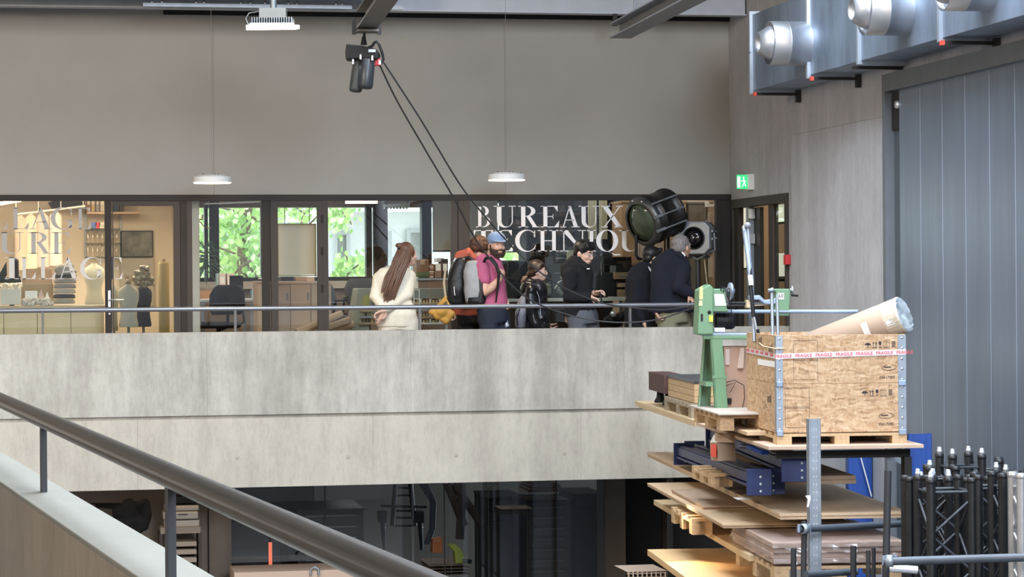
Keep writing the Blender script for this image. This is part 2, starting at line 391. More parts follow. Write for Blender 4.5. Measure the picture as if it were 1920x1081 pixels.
# near parapet with cap and handrail, running away to the left
zc = EYE-.56; zrn = EYE-.36
A = Zp(0, 845, zc); B = Zp(405, 1081, zc); A2 = Zp(0, 902, zc); B2 = Zp(264, 1081, zc)
dn = (B-A).normalized(); nrm = Vector((dn.y, -dn.x, 0))   # towards the viewer side
wdt = abs((A2-A).dot(nrm)); sgn = 1 if (A2-A).dot(nrm) > 0 else -1; nrm *= sgn
P0 = A-dn*7; P1 = A+dn*8
def near_box(z0, z1, o0, o1, p0=P0, p1=P1):
    a, b, c, d = p0+nrm*o0, p1+nrm*o0, p1+nrm*o1, p0+nrm*o1
    return MB().hexa([(a.x,a.y,z0),(b.x,b.y,z0),(c.x,c.y,z0),(d.x,d.y,z0),(a.x,a.y,z1),(b.x,b.y,z1),(c.x,c.y,z1),(d.x,d.y,z1)])
near = struct('wall_near_parapet', near_box(-3.4, zc-.012, .004, wdt-.004), m_conc_near)
q = Zp(52, 917, zc); tq = (q-A).dot(dn)
near_box(zc-.012, zc, 0, wdt, P0, A+dn*(tq-.002)).build('cap', m_cap, near, bev=.003)
near_box(zc-.012, zc, 0, wdt, A+dn*(tq+.002), P1).build('cap', m_cap, near, bev=.003)
ra = Zp(0, 749, zrn); rb = Zp(750, 1081, zrn); rd = (rb-ra).normalized()
nh = thing('handrail', 'thick dark steel handrail close to the viewer descending over a pale coping', 'handrail', (ra.x, ra.y, zc))
jn = Zp(322, 893, zrn)
MB().tube([ra-rd*6, jn-rd*.0008], .0235, 28).build('rail', m_rail, nh)
MB().tube([jn+rd*.0008, ra+rd*6.5], .0235, 28).build('rail', m_rail, nh)
MB().tube([jn-rd*.0015, jn+rd*.0015], .0232, 28).build('joint', mat('weld', (.3, .28, .26), .3, .8), nh)
for px, py in ((81, 784), (319, 893)):
    p = Zp(px, py, zrn); k_ = 1
    M_ = Matrix.Translation((p.x, p.y, 0)) @ Matrix.Rotation(math.atan2(rd.y, rd.x), 4, 'Z')
    MB(M_).box((-.02, -.0075, zc), (.02, .0075, zrn-.012)).build('post', mat('near_post', (.022, .024, .027), .5, .2), nh)

# I-beam above the walkway front and the slung runway beams
def ibeam(mb, p, q, h, w, t=.012):
    p = Vector(p); q = Vector(q); d = (q-p).normalized(); n = d.cross(Vector((0, 0, 1))).normalized(); L = (q-p).length
    Mx = Matrix((d, n, Vector((0, 0, 1)))).transposed().to_4x4(); Mx.translation = p; mb.M = Mx
    mb.box((0, -w/2, 0), (L, w/2, t)); mb.box((0, -w/2, h-t), (L, w/2, h)); mb.box((0, -t/2, t), (L, t/2, h-t)); return mb
vb = 24.3
zb = V(1000, 25.5, vb).z
bm = thing('steel_beam', 'pale grey steel beam across the top of the back wall', 'beam', (2, vb, zb))
ibeam(MB(), (-9, vb, zb), (UR-.02, vb, zb), .5, .16).build('beam_profile', m_steel, bm)
for px in (438+752, ):
    p = V(1190, 20, vb-.03); MB().box((p.x-.006, vb-.03, zb), (p.x+.006, vb-.008, zb+.5)).build('stiffener', m_steel, bm)
p = V(1152, 38, vb-.06); MB().box((p.x-.02, vb-.1, V(1152, 48, vb-.1).z), (p.x+.02, vb-.06, zb)).build('hanger', m_steel_d, bm)
# cellular secondary beam with bolts (left)
sv = 23.9; z0 = V(450, 14, sv).z
sb = thing('cable_tray', 'grey perforated steel channel with bolts under the dark roof deck', 'channel', (-2, sv, z0))
MB().box((V(268, 10, sv).x, sv, z0), (V(660, 10, sv).x, sv+.06, z0+.035)).build('channel', m_galv2, sb)
MB().box((V(690, 10, sv).x, sv, z0), (V(757, 14, sv).x, sv+.06, z0+.035)).build('channel', m_steel, sb)
for px in (285, 304, 368, 383, 452, 470, 497, 541, 557, 630, 641, 730):
    p = V(px, 5, sv+.02); MB().lathe([(0, 0), (.014, 0), (.014, .018), (.007, .02), (.007, .04), (0, .04)], (p.x, sv+.02, z0+.035), (0, 0, 1), 8).build('bolt', m_chrome, sb)
for i, px in enumerate((296, 376, 461, 549, 636)):
    p = V(px, 5, sv+.02); MB().tube([(p.x, sv+.03, z0+.03), (p.x, sv+.03, 4.55)], .006, 8).build('rod', m_galv2, sb)
struct('deck_shade_sheet', MB().box((-9, VP_+.62, z0+.06), (V(735, 10, 23.6).x, VP_+.66, 4.6)), mat('deck_shadow', (.03, .03, .03), .8))  # near-black sheet added for the shade under the roof deck

def runway(pxa, pya, D, vpx, L, h, w):
    p = C(pxa, pya, D); d = ray(vpx, HY-.0076*(vpx-960)); d.z = 0; d.normalize(); return p, p-d*L
p, q = runway(687, 55, 21.0, 345, 9, 0, 0)
rb1 = thing('runway_beam', 'brown grey steel runway beam carrying the hoist trolley', 'beam', p)
ibeam(MB(), p, q, .16, .17, .014).build('beam_profile', mat('beam_brown_grey', (.17, .155, .14), .5, .3), rb1)
s_ = 4600/21.0
dd = (q-p).normalized(); nn = dd.cross(Vector((0, 0, 1))).normalized()
Mx = Matrix((dd, nn, Vector((0, 0, 1)))).transposed().to_4x4(); Mx.translation = p
MB(Mx).box((0, -.125, -.045), (.03, -.09, .10)).box((0, .09, -.045), (.03, .125, .10)).build('side_plate', m_steel_d, rb1)
MB(Mx).box((.0, -.09, -.035), (.2, .09, -.02)).build('bottom_plate', mat('beam_brown_grey', (1, 1, 1)), rb1)
p2, q2 = runway(1163, 72, 21.5, 262, 9, 0, 0)
rb2 = thing('runway_beam', 'slanting steel runway beam with nothing slung from it', 'beam', p2)
ibeam(MB(), p2, q2, .13, .19, .012).build('beam_profile', mat('beam_grey', (.22, .22, .225), .5, .3), rb2)
dd2 = (q2-p2).normalized(); nn2 = dd2.cross(Vector((0, 0, 1))).normalized()
Mx2 = Matrix((dd2, nn2, Vector((0, 0, 1)))).transposed().to_4x4(); Mx2.translation = p2
MB(Mx2).box((0, -.1, 0), (.01, -.06, .14)).build('end_plate', m_steel_d, rb2)

# electric chain hoist
Dh = 21.0
def H(px, py, d=0): return C(px, py, Dh+d)
ho = thing('chain_hoist', 'black electric chain hoist hanging from the runway beam with a red hook block', 'hoist', H(683, 110), -YAW)
MB().tube([H(668, 56), H(683, 53), H(700, 56)], .012, 10).build('trolley_bar', m_galv2, ho)
MB().lathe([(0, -.02), (.03, -.02), (.03, .02), (0, .02)], H(683, 54), (math.sin(YAW), math.cos(YAW), 0), 14).build('wheel', m_galv2, ho)
MB().tube([H(683, 58), H(683, 70)], .012, 8).tube([H(682, 68), H(682, 84)], [.016, .03], 10).build('suspension_hook', m_black, ho)
def hexbody(mb, pts, d0, d1):
    a = [H(x, y_, d0) for x, y_ in pts]; ext = fw*(d1-d0); mb.prism(a, ext); return mb
hexbody(MB(), [(649, 82), (676, 85), (705, 91), (711, 98), (708, 110), (676, 109), (648, 111), (647, 97)], -.12, .12).build('motor_housing', m_black, ho, bev=.008)
MB().tube([H(673, 112), H(672, 118), H(667, 166), H(666.8, 171), H(666.6, 173)], [.045, .052, .056, .052, .03], 22).build('chain_bag', mat('dark_bag', (.03, .035, .035), .5, var=.3), ho)
MB().tube([H(689.5, 108, -.06), H(689, 112, -.06), H(685.5, 160, -.06), H(685.2, 165, -.06), H(685, 167, -.06)], [.05, .066, .064, .056, .03], 24).build('motor_cylinder', mat('grey_black_motor', (.04, .045, .05), .35, .3), ho)
for px, py in ((662, 115), (676, 106), (698, 108)):
    MB().tube([H(px, py-4, -.13), H(px, py+5, -.13)], [.009, .012], 8).build('chain_guide', m_chrome, ho)
Mh = Matrix.Translation(H(706, 117)) @ Matrix.Rotation(-YAW, 4, 'Z')
MB(Mh).box((-.025, -.03, -.03), (.035, .03, .03)).build('hook_block', m_red, ho, bev=.008)
MB(Mh).box((.02, -.035, -.02), (.04, -.025, .015)).build('label_plate', m_white, ho)
MB(Mh).box((-.06, -.14, .075), (.0, -.13, .10)).build('sticker', mat('pale_sticker', (.5, .55, .62), .5), ho)
MB().tube([H(690, 90), H(698, 86), H(702, 80), H(706, 78), H(711, 84), H(717, 100), H(719, 112), H(714, 120)], .012, 8).build('power_lead', m_black, ho)
def cable(pts, name, lab):
    P = [C(*p) for p in pts]; Q = []
    for i in range(len(P)-1):
        a = P[max(0, i-1)]; b = P[i]; c = P[i+1]; d = P[min(len(P)-1, i+2)]
        for k in range(5):
            t = k/5; Q.append(.5*((2*b)+(c-a)*t+(2*a-5*b+4*c-d)*t*t+(3*b-a-3*c+d)*t**3))
    Q.append(P[-1])
    tag(MB().tube(Q, .0075, 8).build(name, mat('black_cable', (.03, .03, .03), .5), None), lab, 'cable')
cable([(712, 122, 21), (745, 190, 21.3), (800, 285, 21.8), (850, 370, 22.2), (888, 442, 22.6), (930, 500, 22.8), (960, 535, 22.9), (1000, 565, 23.0), (1060, 588, 23.1), (1120, 601, 23.1), (1180, 604, 23.1), (1240, 597, 23.15), (1305, 574, 23.3)],
      'hoist_cable', 'thin black cable from the hoist, sagging lowest below the handrail')
cable([(720, 118, 21), (790, 226, 21.4), (860, 342, 22.0), (905, 400, 22.3), (960, 462, 22.6), (1000, 500, 22.7), (1050, 535, 22.8), (1100, 558, 22.9), (1140, 570, 23.0), (1200, 578, 23.1), (1250, 580, 23.2), (1305, 572, 23.3)],
      'hoist_cable', 'thin black cable from the hoist, crossing in front of the capped man')

# bright LED flood under the roof
Df = 21.6
fl = thing('flood_light', 'lit rectangular high bay lamp under the roof beam', 'lamp', C(511, 40, Df), -YAW)
Mf = Matrix.Translation(C(511, 54, Df)) @ Matrix.Rotation(-YAW, 4, 'Z')
k_ = Df/4600
MB(Mf).hexa([(-46*k_, -.15, -5*k_), (44*k_, -.15, -5*k_), (47*k_, .2, .02), (-43*k_, .2, .02), (-46*k_, -.15, 4*k_), (44*k_, -.15, 4*k_), (47*k_, .2, .05), (-43*k_, .2, .05)]).build('diffuser', mat('led_panel', (1, 1, 1), emit=(1, .97, .90), es=14), fl)
for k in range(17):
    x = (-37+k*4.6)*k_; MB(Mf).box((x, -.1, 5*k_), (x+.008, .15, 20*k_)).build('cooling_fin', m_galv2, fl)
MB(Mf).box((-40*k_, -.12, 5*k_), (37*k_, .16, 9*k_)).build('housing', m_galv2, fl)
MB(Mf).box((-24*k_, -.05, 20*k_), (26*k_, .08, 38*k_)).build('driver_box', mat('light_grey_box', (.3, .31, .3), .6), fl)
MB(Mf).tube([(2*k_, 0, 38*k_), (2*k_, 0, 60*k_)], .03, 12).build('stem', m_galv2, fl)
MB(Mf).tube([(-26*k_, 0, 33*k_), (-44*k_, 0, 30*k_), (-50*k_, 0, 20*k_), (-46*k_, 0, 10*k_), (-42*k_, 0, 8*k_)], .005, 6).build('lamp_cable', m_galv2, fl)
fls = bpy.data.lights.new('flood_beam', 'SPOT'); fls.energy = 60; fls.spot_size = R(130); fls.spot_blend = .8; fls.shadow_soft_size = .15; fls.color = (1, .93, .82)
fo = bpy.data.objects.new('flood_beam', fls); COL.objects.link(fo); fo.location = C(511, 60, Df)

# round pendant lamps over the walkway
for i, (px, py, lab) in enumerate(((398, 342, 'round white pendant lamp over the door beside the costume room'), (950, 337, 'round white pendant lamp above the large white lettering'))):
    c = V(px, py, 24.0); pl = thing('pendant_lamp', lab, 'lamp', c, 0, 'round pendant lamps over the walkway')
    MB().lathe([(0, -.008), (.178, -.008), (.183, 0), (.183, .006)], c, (0, 0, 1), 40).build('diffuser', mat('warm_disc', (1, 1, 1), emit=(1, .80, .55), es=5), pl)
    MB().lathe([(.185, .0), (.185, .052), (.18, .056), (.14, .056), (.13, .072), (0, .074)], c, (0, 0, 1), 40).build('housing', m_white, pl)
    MB().tube([c+Vector((0, 0, .07)), (c.x-.0, c.y, 4.55)], .0022, 6).build('suspension_wire', mat('wire', (.25, .24, .23), .5), pl)
    for a in (-.09, .03, .06): MB().tube([c+Vector((a, 0, .07)), c+Vector((a, 0, .085))], .006, 6).build('fixing', m_black, pl)
    ld = bpy.data.lights.new('pendant_glow', 'AREA'); ld.shape = 'DISK'; ld.size = .34; ld.energy = 9; ld.color = (1, .78, .52)
    lo = bpy.data.objects.new('pendant_glow', ld); COL.objects.link(lo); lo.location = c+Vector((0, 0, -.02))

# exit sign, fire call point
c = U(1412, 342, UR)
ex = thing('exit_sign', 'lit green exit sign box over the open door by the corner', 'sign', c)
MB().box((UR-.06, c.y-.05, c.z-.075), (UR, c.y+.10, c.z+.085)).build('housing', m_white, ex, bev=.004)
a = (UR-.36)
MB().box((UR-.17, c.y+.0, c.z-.065), (UR-.06, c.y+.012, c.z+.08)).build('sign_plate', mat('exit_green', (.02, .35, .12), emit=(.05, .75, .25), es=.9), ex)
mg = mat('exit_white', (.9, .95, .9), emit=(.8, 1, .85), es=1.2)
yy = c.y-.003
MB().box((UR-.165, yy, c.z-.05), (UR-.135, yy+.002, c.z+.06)).build('door_symbol', mg, ex)
MB().ball((UR-.10, yy, c.z+.05), (.009, .002, .009)).tube([(UR-.10, yy, c.z+.035), (UR-.095, yy, c.z-.0)], .006, 6).tube([(UR-.095, yy, c.z), (UR-.115, yy, c.z-.045)], .004, 6).tube([(UR-.095, yy, c.z), (UR-.078, yy, c.z-.04)], .004, 6).tube([(UR-.122, yy, c.z+.01), (UR-.10, yy, c.z+.03), (UR-.078, yy, c.z+.005)], .004, 6).build('running_figure', mg, ex)
c = U(1480, 486, UR)
fc = thing('fire_call_point', 'small red fire alarm call point on the concrete beside the door', 'alarm', c)
MB().box((UR-.05, c.y-.05, c.z-.05), (UR, c.y+.035, c.z+.045)).build('box', m_red, fc, bev=.004)
MB().box((UR-.052, c.y+.036, c.z-.02), (UR-.012, c.y+.038, c.z+.02)).build('glass_plate', m_white, fc)

# ------------------------------------------------------------------ glazed front of the offices
zs = 0.0
def gl(name, px0, px1, py0=375, zbot=0.0, m=None, y0=VG-.04, y1=VG+.02, parent=None, col=None):
    a = V(px0, py0, VG-.04); b = V(px1, py0, VG-.04)
    return MB().box((a.x, y0, zbot), (b.x, y1, a.z))
w1 = struct('window_1', MB().box((-9, VG-.06, V(650, 376, VG).z), (UR, VG+.04, zh+.001)), m_frame)
def post(px0, px1, m=m_frame, y0=VG-.05, y1=VG+.03):
    a = V(px0, 400, y0); b = V(px1, 400, y0); return MB().box((a.x, y0, 0), (b.x, y1, V(650, 375, VG).z)).build('mullion', m, w1, bev=.002)
post(196, 209); post(338, 350); post(350, 360, m_frame2); post(491, 506, m_frame); post(846, 858, m_frame2); post(859, 869, m_frame2); post(869, 881, m_frame2); post(1343, 1352, m_frame); post(1352, 1373, m_frame)
def pane(px0, px1, py0=375, m=m_glass, par=w1):
    a = V(px0, py0, VG); b = V(px1, py0, VG); MB().box((a.x, VG-.006, .03), (b.x, VG+.006, a.z)).build('pane', m, par)
pane(-260, 196); pane(360, 491); pane(614, 846); pane(881, 1125.5); pane(1127, 1343)
MB().box((-9, VG-.05, 0), (UR, VG+.03, .03)).build('sill', m_frame, w1)
dr2 = struct('door_2', MB().box((V(210, 400, VG).x, VG-.045, V(250, 386, VG).z), (V(337, 400, VG).x, VG+.025, V(250, 376, VG).z)), m_frame2)
for a, b in ((210, 212), (325, 337)): MB().box((V(a, 400, VG).x, VG-.045, .02), (V(b, 400, VG).x, VG+.025, V(250, 386, VG).z)).build('stile', m_frame2, dr2)
MB().box((V(212, 400, VG).x, VG-.045, .02), (V(325, 400, VG).x, VG+.025, .15)).build('bottom_rail', m_frame2, dr2)
pane(212, 325, 386, m_glass2, dr2)
hp = V(205, 562, VG-.06)
hb = MB().box((hp.x-.012, VG-.075, hp.z-.07), (hp.x+.012, VG-.05, hp.z+.095)).build('handle_plate', m_chrome, dr2)
MB().tube([(hp.x, VG-.07, hp.z), (hp.x, VG-.11, hp.z), (hp.x+.14, VG-.11, hp.z)], .009, 8).build('lever', m_chrome, hb)
MB().lathe([(0, 0), (.013, 0), (.013, -.02), (0, -.02)], (hp.x, VG-.05, hp.z-.14), (0, 1, 0), 10).build('lock', m_chrome, dr2)
dr3 = struct('door_3', MB().box((V(507, 400, VG).x, VG-.05, V(550, 386, VG).z), (V(604, 400, VG).x, VG+.025, V(550, 376, VG).z)), m_frame2)
for a, b in ((507, 520), (594, 604)): MB().box((V(a, 400, VG).x, VG-.05, .02), (V(b, 400, VG).x, VG+.025, V(550, 386, VG).z)).build('stile', m_frame2, dr3)
MB().box((V(604, 400, VG).x, VG-.055, .0), (V(614, 400, VG).x, VG+.03, V(550, 376, VG).z)).build('frame_post', m_frame2, dr3)
MB().box((V(520, 400, VG).x, VG-.045, .02), (V(594, 400, VG).x, VG+.025, .15)).build('bottom_rail', m_frame2, dr3)
pane(520, 594, 386, m_glass, dr3)
for py in (410, 470, 540):
    p = V(604, py, VG-.06); MB().tube([(p.x, VG-.06, p.z-.04), (p.x, VG-.06, p.z+.04)], .009, 8).build('hinge', m_frame, dr3)

# big white lettering on the panes
def ring(o, oc, orx, ory, ic, irx, iry, a0, a1, n=22):
    vs = []; fs = []
    for k in range(n+1):
        a = R(a0+(a1-a0)*k/n); vs += [(oc[0]+orx*math.cos(a), oc[1]+ory*math.sin(a)), (ic[0]+irx*math.cos(a), ic[1]+iry*math.sin(a))]
    for k in range(n): o.append([vs[2*k], vs[2*k+2], vs[2*k+3], vs[2*k+1]])
def rc(o, x0, y0, x1, y1): o.append([(x0, y0), (x1, y0), (x1, y1), (x0, y1)])
h_ = .035
def glyph(ch):
    o = []
    st = lambda x0, x1, y0=0, y1=1: rc(o, x0, y0, x1, y1)
    def sf(x0, x1, y): rc(o, x0, y, x1, y+h_)
    T = 1-h_
    if ch in 'BR':
        st(.16, .36); sf(.02, .4, 0) if ch == 'B' else sf(.02, .5, 0); sf(.02, .45, T)
        ring(o, (.42, .755), .42, .245, (.42, .755), .22, .21, -90, 90); rc(o, .36, T, .45, 1)
        if ch == 'B':
            ring(o, (.44, .27), .5, .27, (.44, .27), .29, .235, -90, 90); rc(o, .36, .51, .45, .54); rc(o, .36, 0, .46, h_)
        else:
            rc(o, .36, .51, .45, .54); o.append([(.40, .52), (.60, .52), (.92, .03), (.72, .03)]); sf(.68, 1.02, 0)
    elif ch == 'U':
        st(.14, .34, .3, 1); sf(0, .48, T); rc(o, .80, .3, .84, 1); sf(.66, .98, T)
        ring(o, (.49, .3), .35, .31, (.57, .3), .23, .265, 180, 360)
    elif ch == 'E':
        st(.16, .36); sf(.02, .88, T); o.append([(.70, T), (.88, .72), (.88, T)]); sf(.02, .92, 0); o.append([(.72, h_), (.92, h_), (.96, .32)])
        rc(o, .36, .49, .66, .52); o.append([(.66, .36), (.66, .64), (.60, .505)])
    elif ch == 'L':
        st(.16, .36); sf(.02, .5, T); sf(.02, .9, 0); o.append([(.70, h_), (.9, h_), (.95, .34)])
    elif ch == 'A':
        o.append([(.12, .02), (.17, .02), (.50, .98), (.46, 1)]); o.append([(.40, 1), (.54, 1), (.90, .02), (.68, .02)])
        rc(o, .24, .32, .72, .355); sf(0, .3, 0); sf(.58, 1.0, 0)
    elif ch == 'X':
        o.append([(.06, .98), (.30, .98), (.94, .02), (.70, .02)]); o.append([(.84, .98), (.89, .98), (.18, .02), (.13, .02)])
        sf(0, .42, T); sf(.70, 1, T); sf(0, .3, 0); sf(.6, 1, 0)
    elif ch == 'T':
        st(.39, .61); sf(.02, .98, T); o.append([(.02, T), (.02, .70), (.12, T)]); o.append([(.98, T), (.98, .70), (.88, T)]); sf(.24, .76, 0)
    elif ch in 'CG':
        ring(o, (.52, .5), .52, .52, (.58, .5), .38, .48, 42, 318, 30); o.append([(.86, .66), (.91, .66), (.91, 1.0), (.85, .9)])
        if ch == 'C': o.append([(.86, .14), (.92, .3), (.94, .3), (.90, .10)])
        else: st(.74, .92, .06, .42); sf(.6, 1.0, .40)
    elif ch == 'H':
        st(.13, .31); st(.69, .87); rc(o, .31, .48, .69, .515)
        for x in (.0, .56): sf(x, x+.44, 0); sf(x, x+.44, T)
    elif ch == 'N':
        st(.13, .17); st(.84, .88); o.append([(.06, 1), (.30, 1), (.88, 0), (.82, 0)]); sf(0, .32, 0); sf(.68, 1, T); sf(0, .2, T)
    elif ch == 'I':
        st(.30, .70); sf(0, 1, 0); sf(0, 1, T)
    elif ch == 'Q':
        ring(o, (.5, .5), .5, .52, (.5, .5), .29, .485, 0, 360, 36); o.append([(.42, .02), (.56, .0), (.85, -.20), (1.1, -.17), (1.05, -.13), (.85, -.14)])
    elif ch == 'S':
        ring(o, (.5, .74), .38, .26, (.5, .74), .2, .22, 60, 270); ring(o, (.5, .26), .4, .26, (.5, .26), .2, .22, -120, 90)
    return o
m_let = mat('white_letter_film', (.78, .78, .80), .6)
m_let2 = mat('grey_letter_film', (.40, .385, .365), .6)
def line(word, py0, py1, lab, m):
    root = thing('lettering', lab, 'lettering', V(word[0][1], py1, VG-.012))
    for ch, x0, x1 in word:
        a = V(x0, py1, VG-.012); b = V(x1, py0, VG-.012); mb = MB(); w = b.x-a.x; h = b.z-a.z
        for poly in glyph(ch):
            A_ = sum(poly[i][0]*poly[(i+1) % len(poly)][1]-poly[(i+1) % len(poly)][0]*poly[i][1] for i in range(len(poly)))
            if A_ < 0: poly = poly[::-1]
            mb.prism([(a.x+x*w, VG-.012, a.z+y_*h) for x, y_ in poly], (0, .003, 0))
        mb.build('letter', m, root)
line([('B', 892, 921), ('U', 926, 968), ('R', 971, 1010), ('E', 1013, 1050), ('A', 1051, 1087), ('U', 1085, 1124), ('X', 1127, 1168)], 385.7, 426, 'large white upper word BUREAUX on the office glass', m_let)
line([('T', 888, 925), ('E', 928, 964), ('C', 966, 1007), ('H', 1009, 1047), ('N', 1050, 1099), ('I', 1101, 1117), ('Q', 1118, 1159), ('U', 1161, 1201), ('E', 1204, 1240), ('S', 1243, 1272)], 431, 471, 'large white lower word TECHNIQUES behind the people and lanterns', m_let)
line([('L', -14, 16), ('L', 20, 56), ('A', 55, 97), ('G', 95, 139), ('E', 143, 172)], 389, 429.5, 'frosted letters of the top word LLAGE on the costume room glass', m_let2)
line([('U', -4, 46), ('R', 52, 94), ('E', 96, 134)], 435, 475.5, 'frosted letters URE in the middle row on the costume room glass', m_let2)
line([('I', 9, 35), ('L', 37, 69), ('L', 72, 106), ('A', 108, 148), ('G', 150, 193), ('E', 204, 231)], 482, 523, 'pale letters ILLAGE in the bottom row on the costume room glass', mat('pale_letter_film', (.62, .60, .56), .6))
# ------------------------------------------------------------------ rooms behind the glass
def arealamp(name, loc, sx, sy, power, col):
    l = bpy.data.lights.new(name, 'AREA'); l.shape = 'RECTANGLE'; l.size = sx; l.size_y = sy; l.energy = power; l.color = col
    o = bpy.data.objects.new(name, l); COL.objects.link(o); o.location = loc; return o
arealamp('costume_room_lamp', (V(120, 500, 27).x, 26.6, 2.40), 2.6, 1.6, 170, (1, .76, .50))
arealamp('office_lamp', (V(620, 500, 27.5).x, 27.4, 2.40), 2.6, 2.5, 75, (1, .88, .74))
arealamp('store_lamp', (V(1150, 500, 27).x, 27.0, 2.40), 2.4, 1.6, 26, (1, .86, .70))
m_wallcream = mat('cream_wall', (.66, .58, .48), .9)
VL = 28.6
def at(px, v): return V(px, 500, v).x
struct('wall_costume_room', MB().box((-9, VL, 0), (at(356, VL), VL+.1, 2.45)), m_wallcream)
pw = struct('wall_partition', MB().box((at(356, VG), VG+.1, 0), (at(356, VG)+.09, VB, 2.45)), m_wallcream)
MB().box((at(361, VG+.12), VG+.12, 0), (at(374.5, VG+.12), VG+.16, 2.3)).build('edge_board', mat('pale_board', (.60, .50, .40), .7), pw)
MB().tube([V(369, 400, VG+.11), V(368, 470, VG+.11), V(367, 540, VG+.11)], .006, 6).build('wall_cable', m_brown, pw)
struct('wall_end_right', MB().box((UR+.9, VG-3, 0), (UR+1, VB, 2.45)), mat('corridor_wall', (.55, .40, .25), .8))
zsill = V(500, 527, VB).z
bk = struct('wall_office_back', MB().box((at(356, VB), VB, 0), (at(869, VB), VB+.25, zsill)).box((at(356, VB), VB, 2.2), (at(869, VB), VB+.25, 2.6)), m_brown)
MB().box((at(370, VB), VB-.12, V(500, 541, VB).z), (at(869, VB), VB+.02, zsill)).build('sill_board', m_wallcream, bk)
w2 = struct('window_2', MB().box((at(356, VB), VB+.02, zsill), (at(869, VB), VB+.1, zsill+.05)), m_frame)
for a, b, d in ((383, 390, .10), (393, 411, .06), (489, 496, .06), (497, 508, .10), (686, 697, .08), (701, 727, .05), (790, 808, .10)):
    MB().box((at(a, VB), VB+.1-d-.08, zsill), (at(b, VB), VB+.1, 2.4)).build('mullion', m_frame, w2, bev=.003)
for a, b in ((411, 489), (508, 686), (727, 790), (808, 846)):
    MB().box((at(a, VB), VB+.06, zsill), (at(b, VB), VB+.07, 2.4)).build('pane', m_glass, w2)
p = V(498, 485, VB-.1); MB().tube([p, p+Vector((0, -.03, 0)), p+Vector((0, -.03, -.1))], .01, 8).build('window_handle', m_chrome, w2)
MB().tube([V(383, 382, VB-.3), V(492, 377, VB-.3)], .012, 8).build('opener_bar', m_chrome, w2)
# store back wall with its blinded window
zs2 = V(930, 488, VB).z
sw = struct('wall_store_back', MB().box((at(869, VB), VB, 0), (at(985, VB), VB+.25, zs2)).box((at(985, VB), VB, 0), (UR+1, VB+.25, 2.6)).box((at(869, VB), VB, 2.25), (at(985, VB), VB+.25, 2.6)), mat('dark_store_wall', (.055, .042, .035), .8, var=.2))
w3 = struct('window_3', MB().box((at(978, VB), VB-.03, zs2), (at(986, VB), VB+.1, 2.3)).box((at(869, VB), VB-.02, zs2-.03), (at(986, VB), VB+.1, zs2)), m_frame)
def blind(px0, px1, py1, v, lab, m):
    b = thing('roller_blind', lab, 'blind', V((px0+px1)/2, py1, v))
    MB().box((at(px0, v), v, V(px0, py1, v).z), (at(px1, v), v+.006, 2.40)).build('fabric', m, b)
    MB().box((at(px0, v), v-.008, V(px0, py1, v).z-.02), (at(px1, v), v+.014, V(px0, py1, v).z)).build('bottom_bar', m_steel_d, b)
    MB().tube([(at(px0, v), v+.01, 2.42), (at(px1, v), v+.01, 2.42)], .03, 10).build('roller', m_white, b)
m_bl = mat('blind_fabric', (.55, .55, .48), .9)
blind(812, 845, 469, VB-.12, 'grey roller blind half lowered beside the binders', m_bl)
blind(879, 934, 470, VB-.12, 'grey green roller blind behind the first letters of the large word', m_bl)
blind(936, 984, 470, VB-.16, 'dark roller blind drawn beside the round black disc', mat('blind_fabric_dark', (.17, .17, .155), .9))

# beige panel seen through the glass door
pb = thing('pin_board', 'beige fabric panel with a yellow edge filling the narrow glass door', 'board', V(557, 517, VG+.4))
MB().box(*vbox(522, 421, 591, 515, VG+.4, .02)).build('fabric_panel', mat('beige_fabric', (.88, .70, .50), .9), pb)
f = MB()
for a in ((521, 419, 593, 421.5), (521, 515, 593, 518), (591, 419, 593, 518), (520.5, 419, 522, 518)): f.box(*vbox(*a, VG+.39, .03))
f.build('edge_trim', mat('yellow_trim', (.42, .32, .08), .6), pb)
MB().tube([V(534, 421, VG+.4), (V(534, 421, VG+.4).x, VG+.4, 2.4)], .004, 6).tube([V(580, 421, VG+.4), (V(580, 421, VG+.4).x, VG+.4, 2.4)], .004, 6).build('hanging_cord', m_steel_d, pb)

# ---- generic furniture helpers
def cabinet(name, lab, cat, px0, py0, px1, v, dep, m, doors=2, knob=True, z0=0, top=None, dm=None):
    a, b = vbox(px0, py0, px1, 620, v, dep); a = (a[0], a[1], z0); zt = b[2]
    t = thing(name, lab, cat, ((a[0]+b[0])/2, v+dep/2, z0))
    MB().box((a[0], v+.02, z0), (b[0], v+dep, zt-.025)).build('body', m, t)
    MB().box((a[0]-.01, v-.01, zt-.025), (b[0]+.01, v+dep, zt)).build('top', top or m, t, bev=.003)
    w = (b[0]-a[0])/doors
    for i in range(doors):
        d = MB().box((a[0]+i*w+.004, v, z0+.06), (a[0]+(i+1)*w-.004, v+.018, zt-.03)).build('door', dm or m, t, bev=.002)
        if knob: MB().tube([(a[0]+(i+.85)*w, v-.02, zt-.12), (a[0]+(i+.85)*w, v-.02, zt-.2)], .006, 6).build('handle', m_galv2, d)
    return t, zt
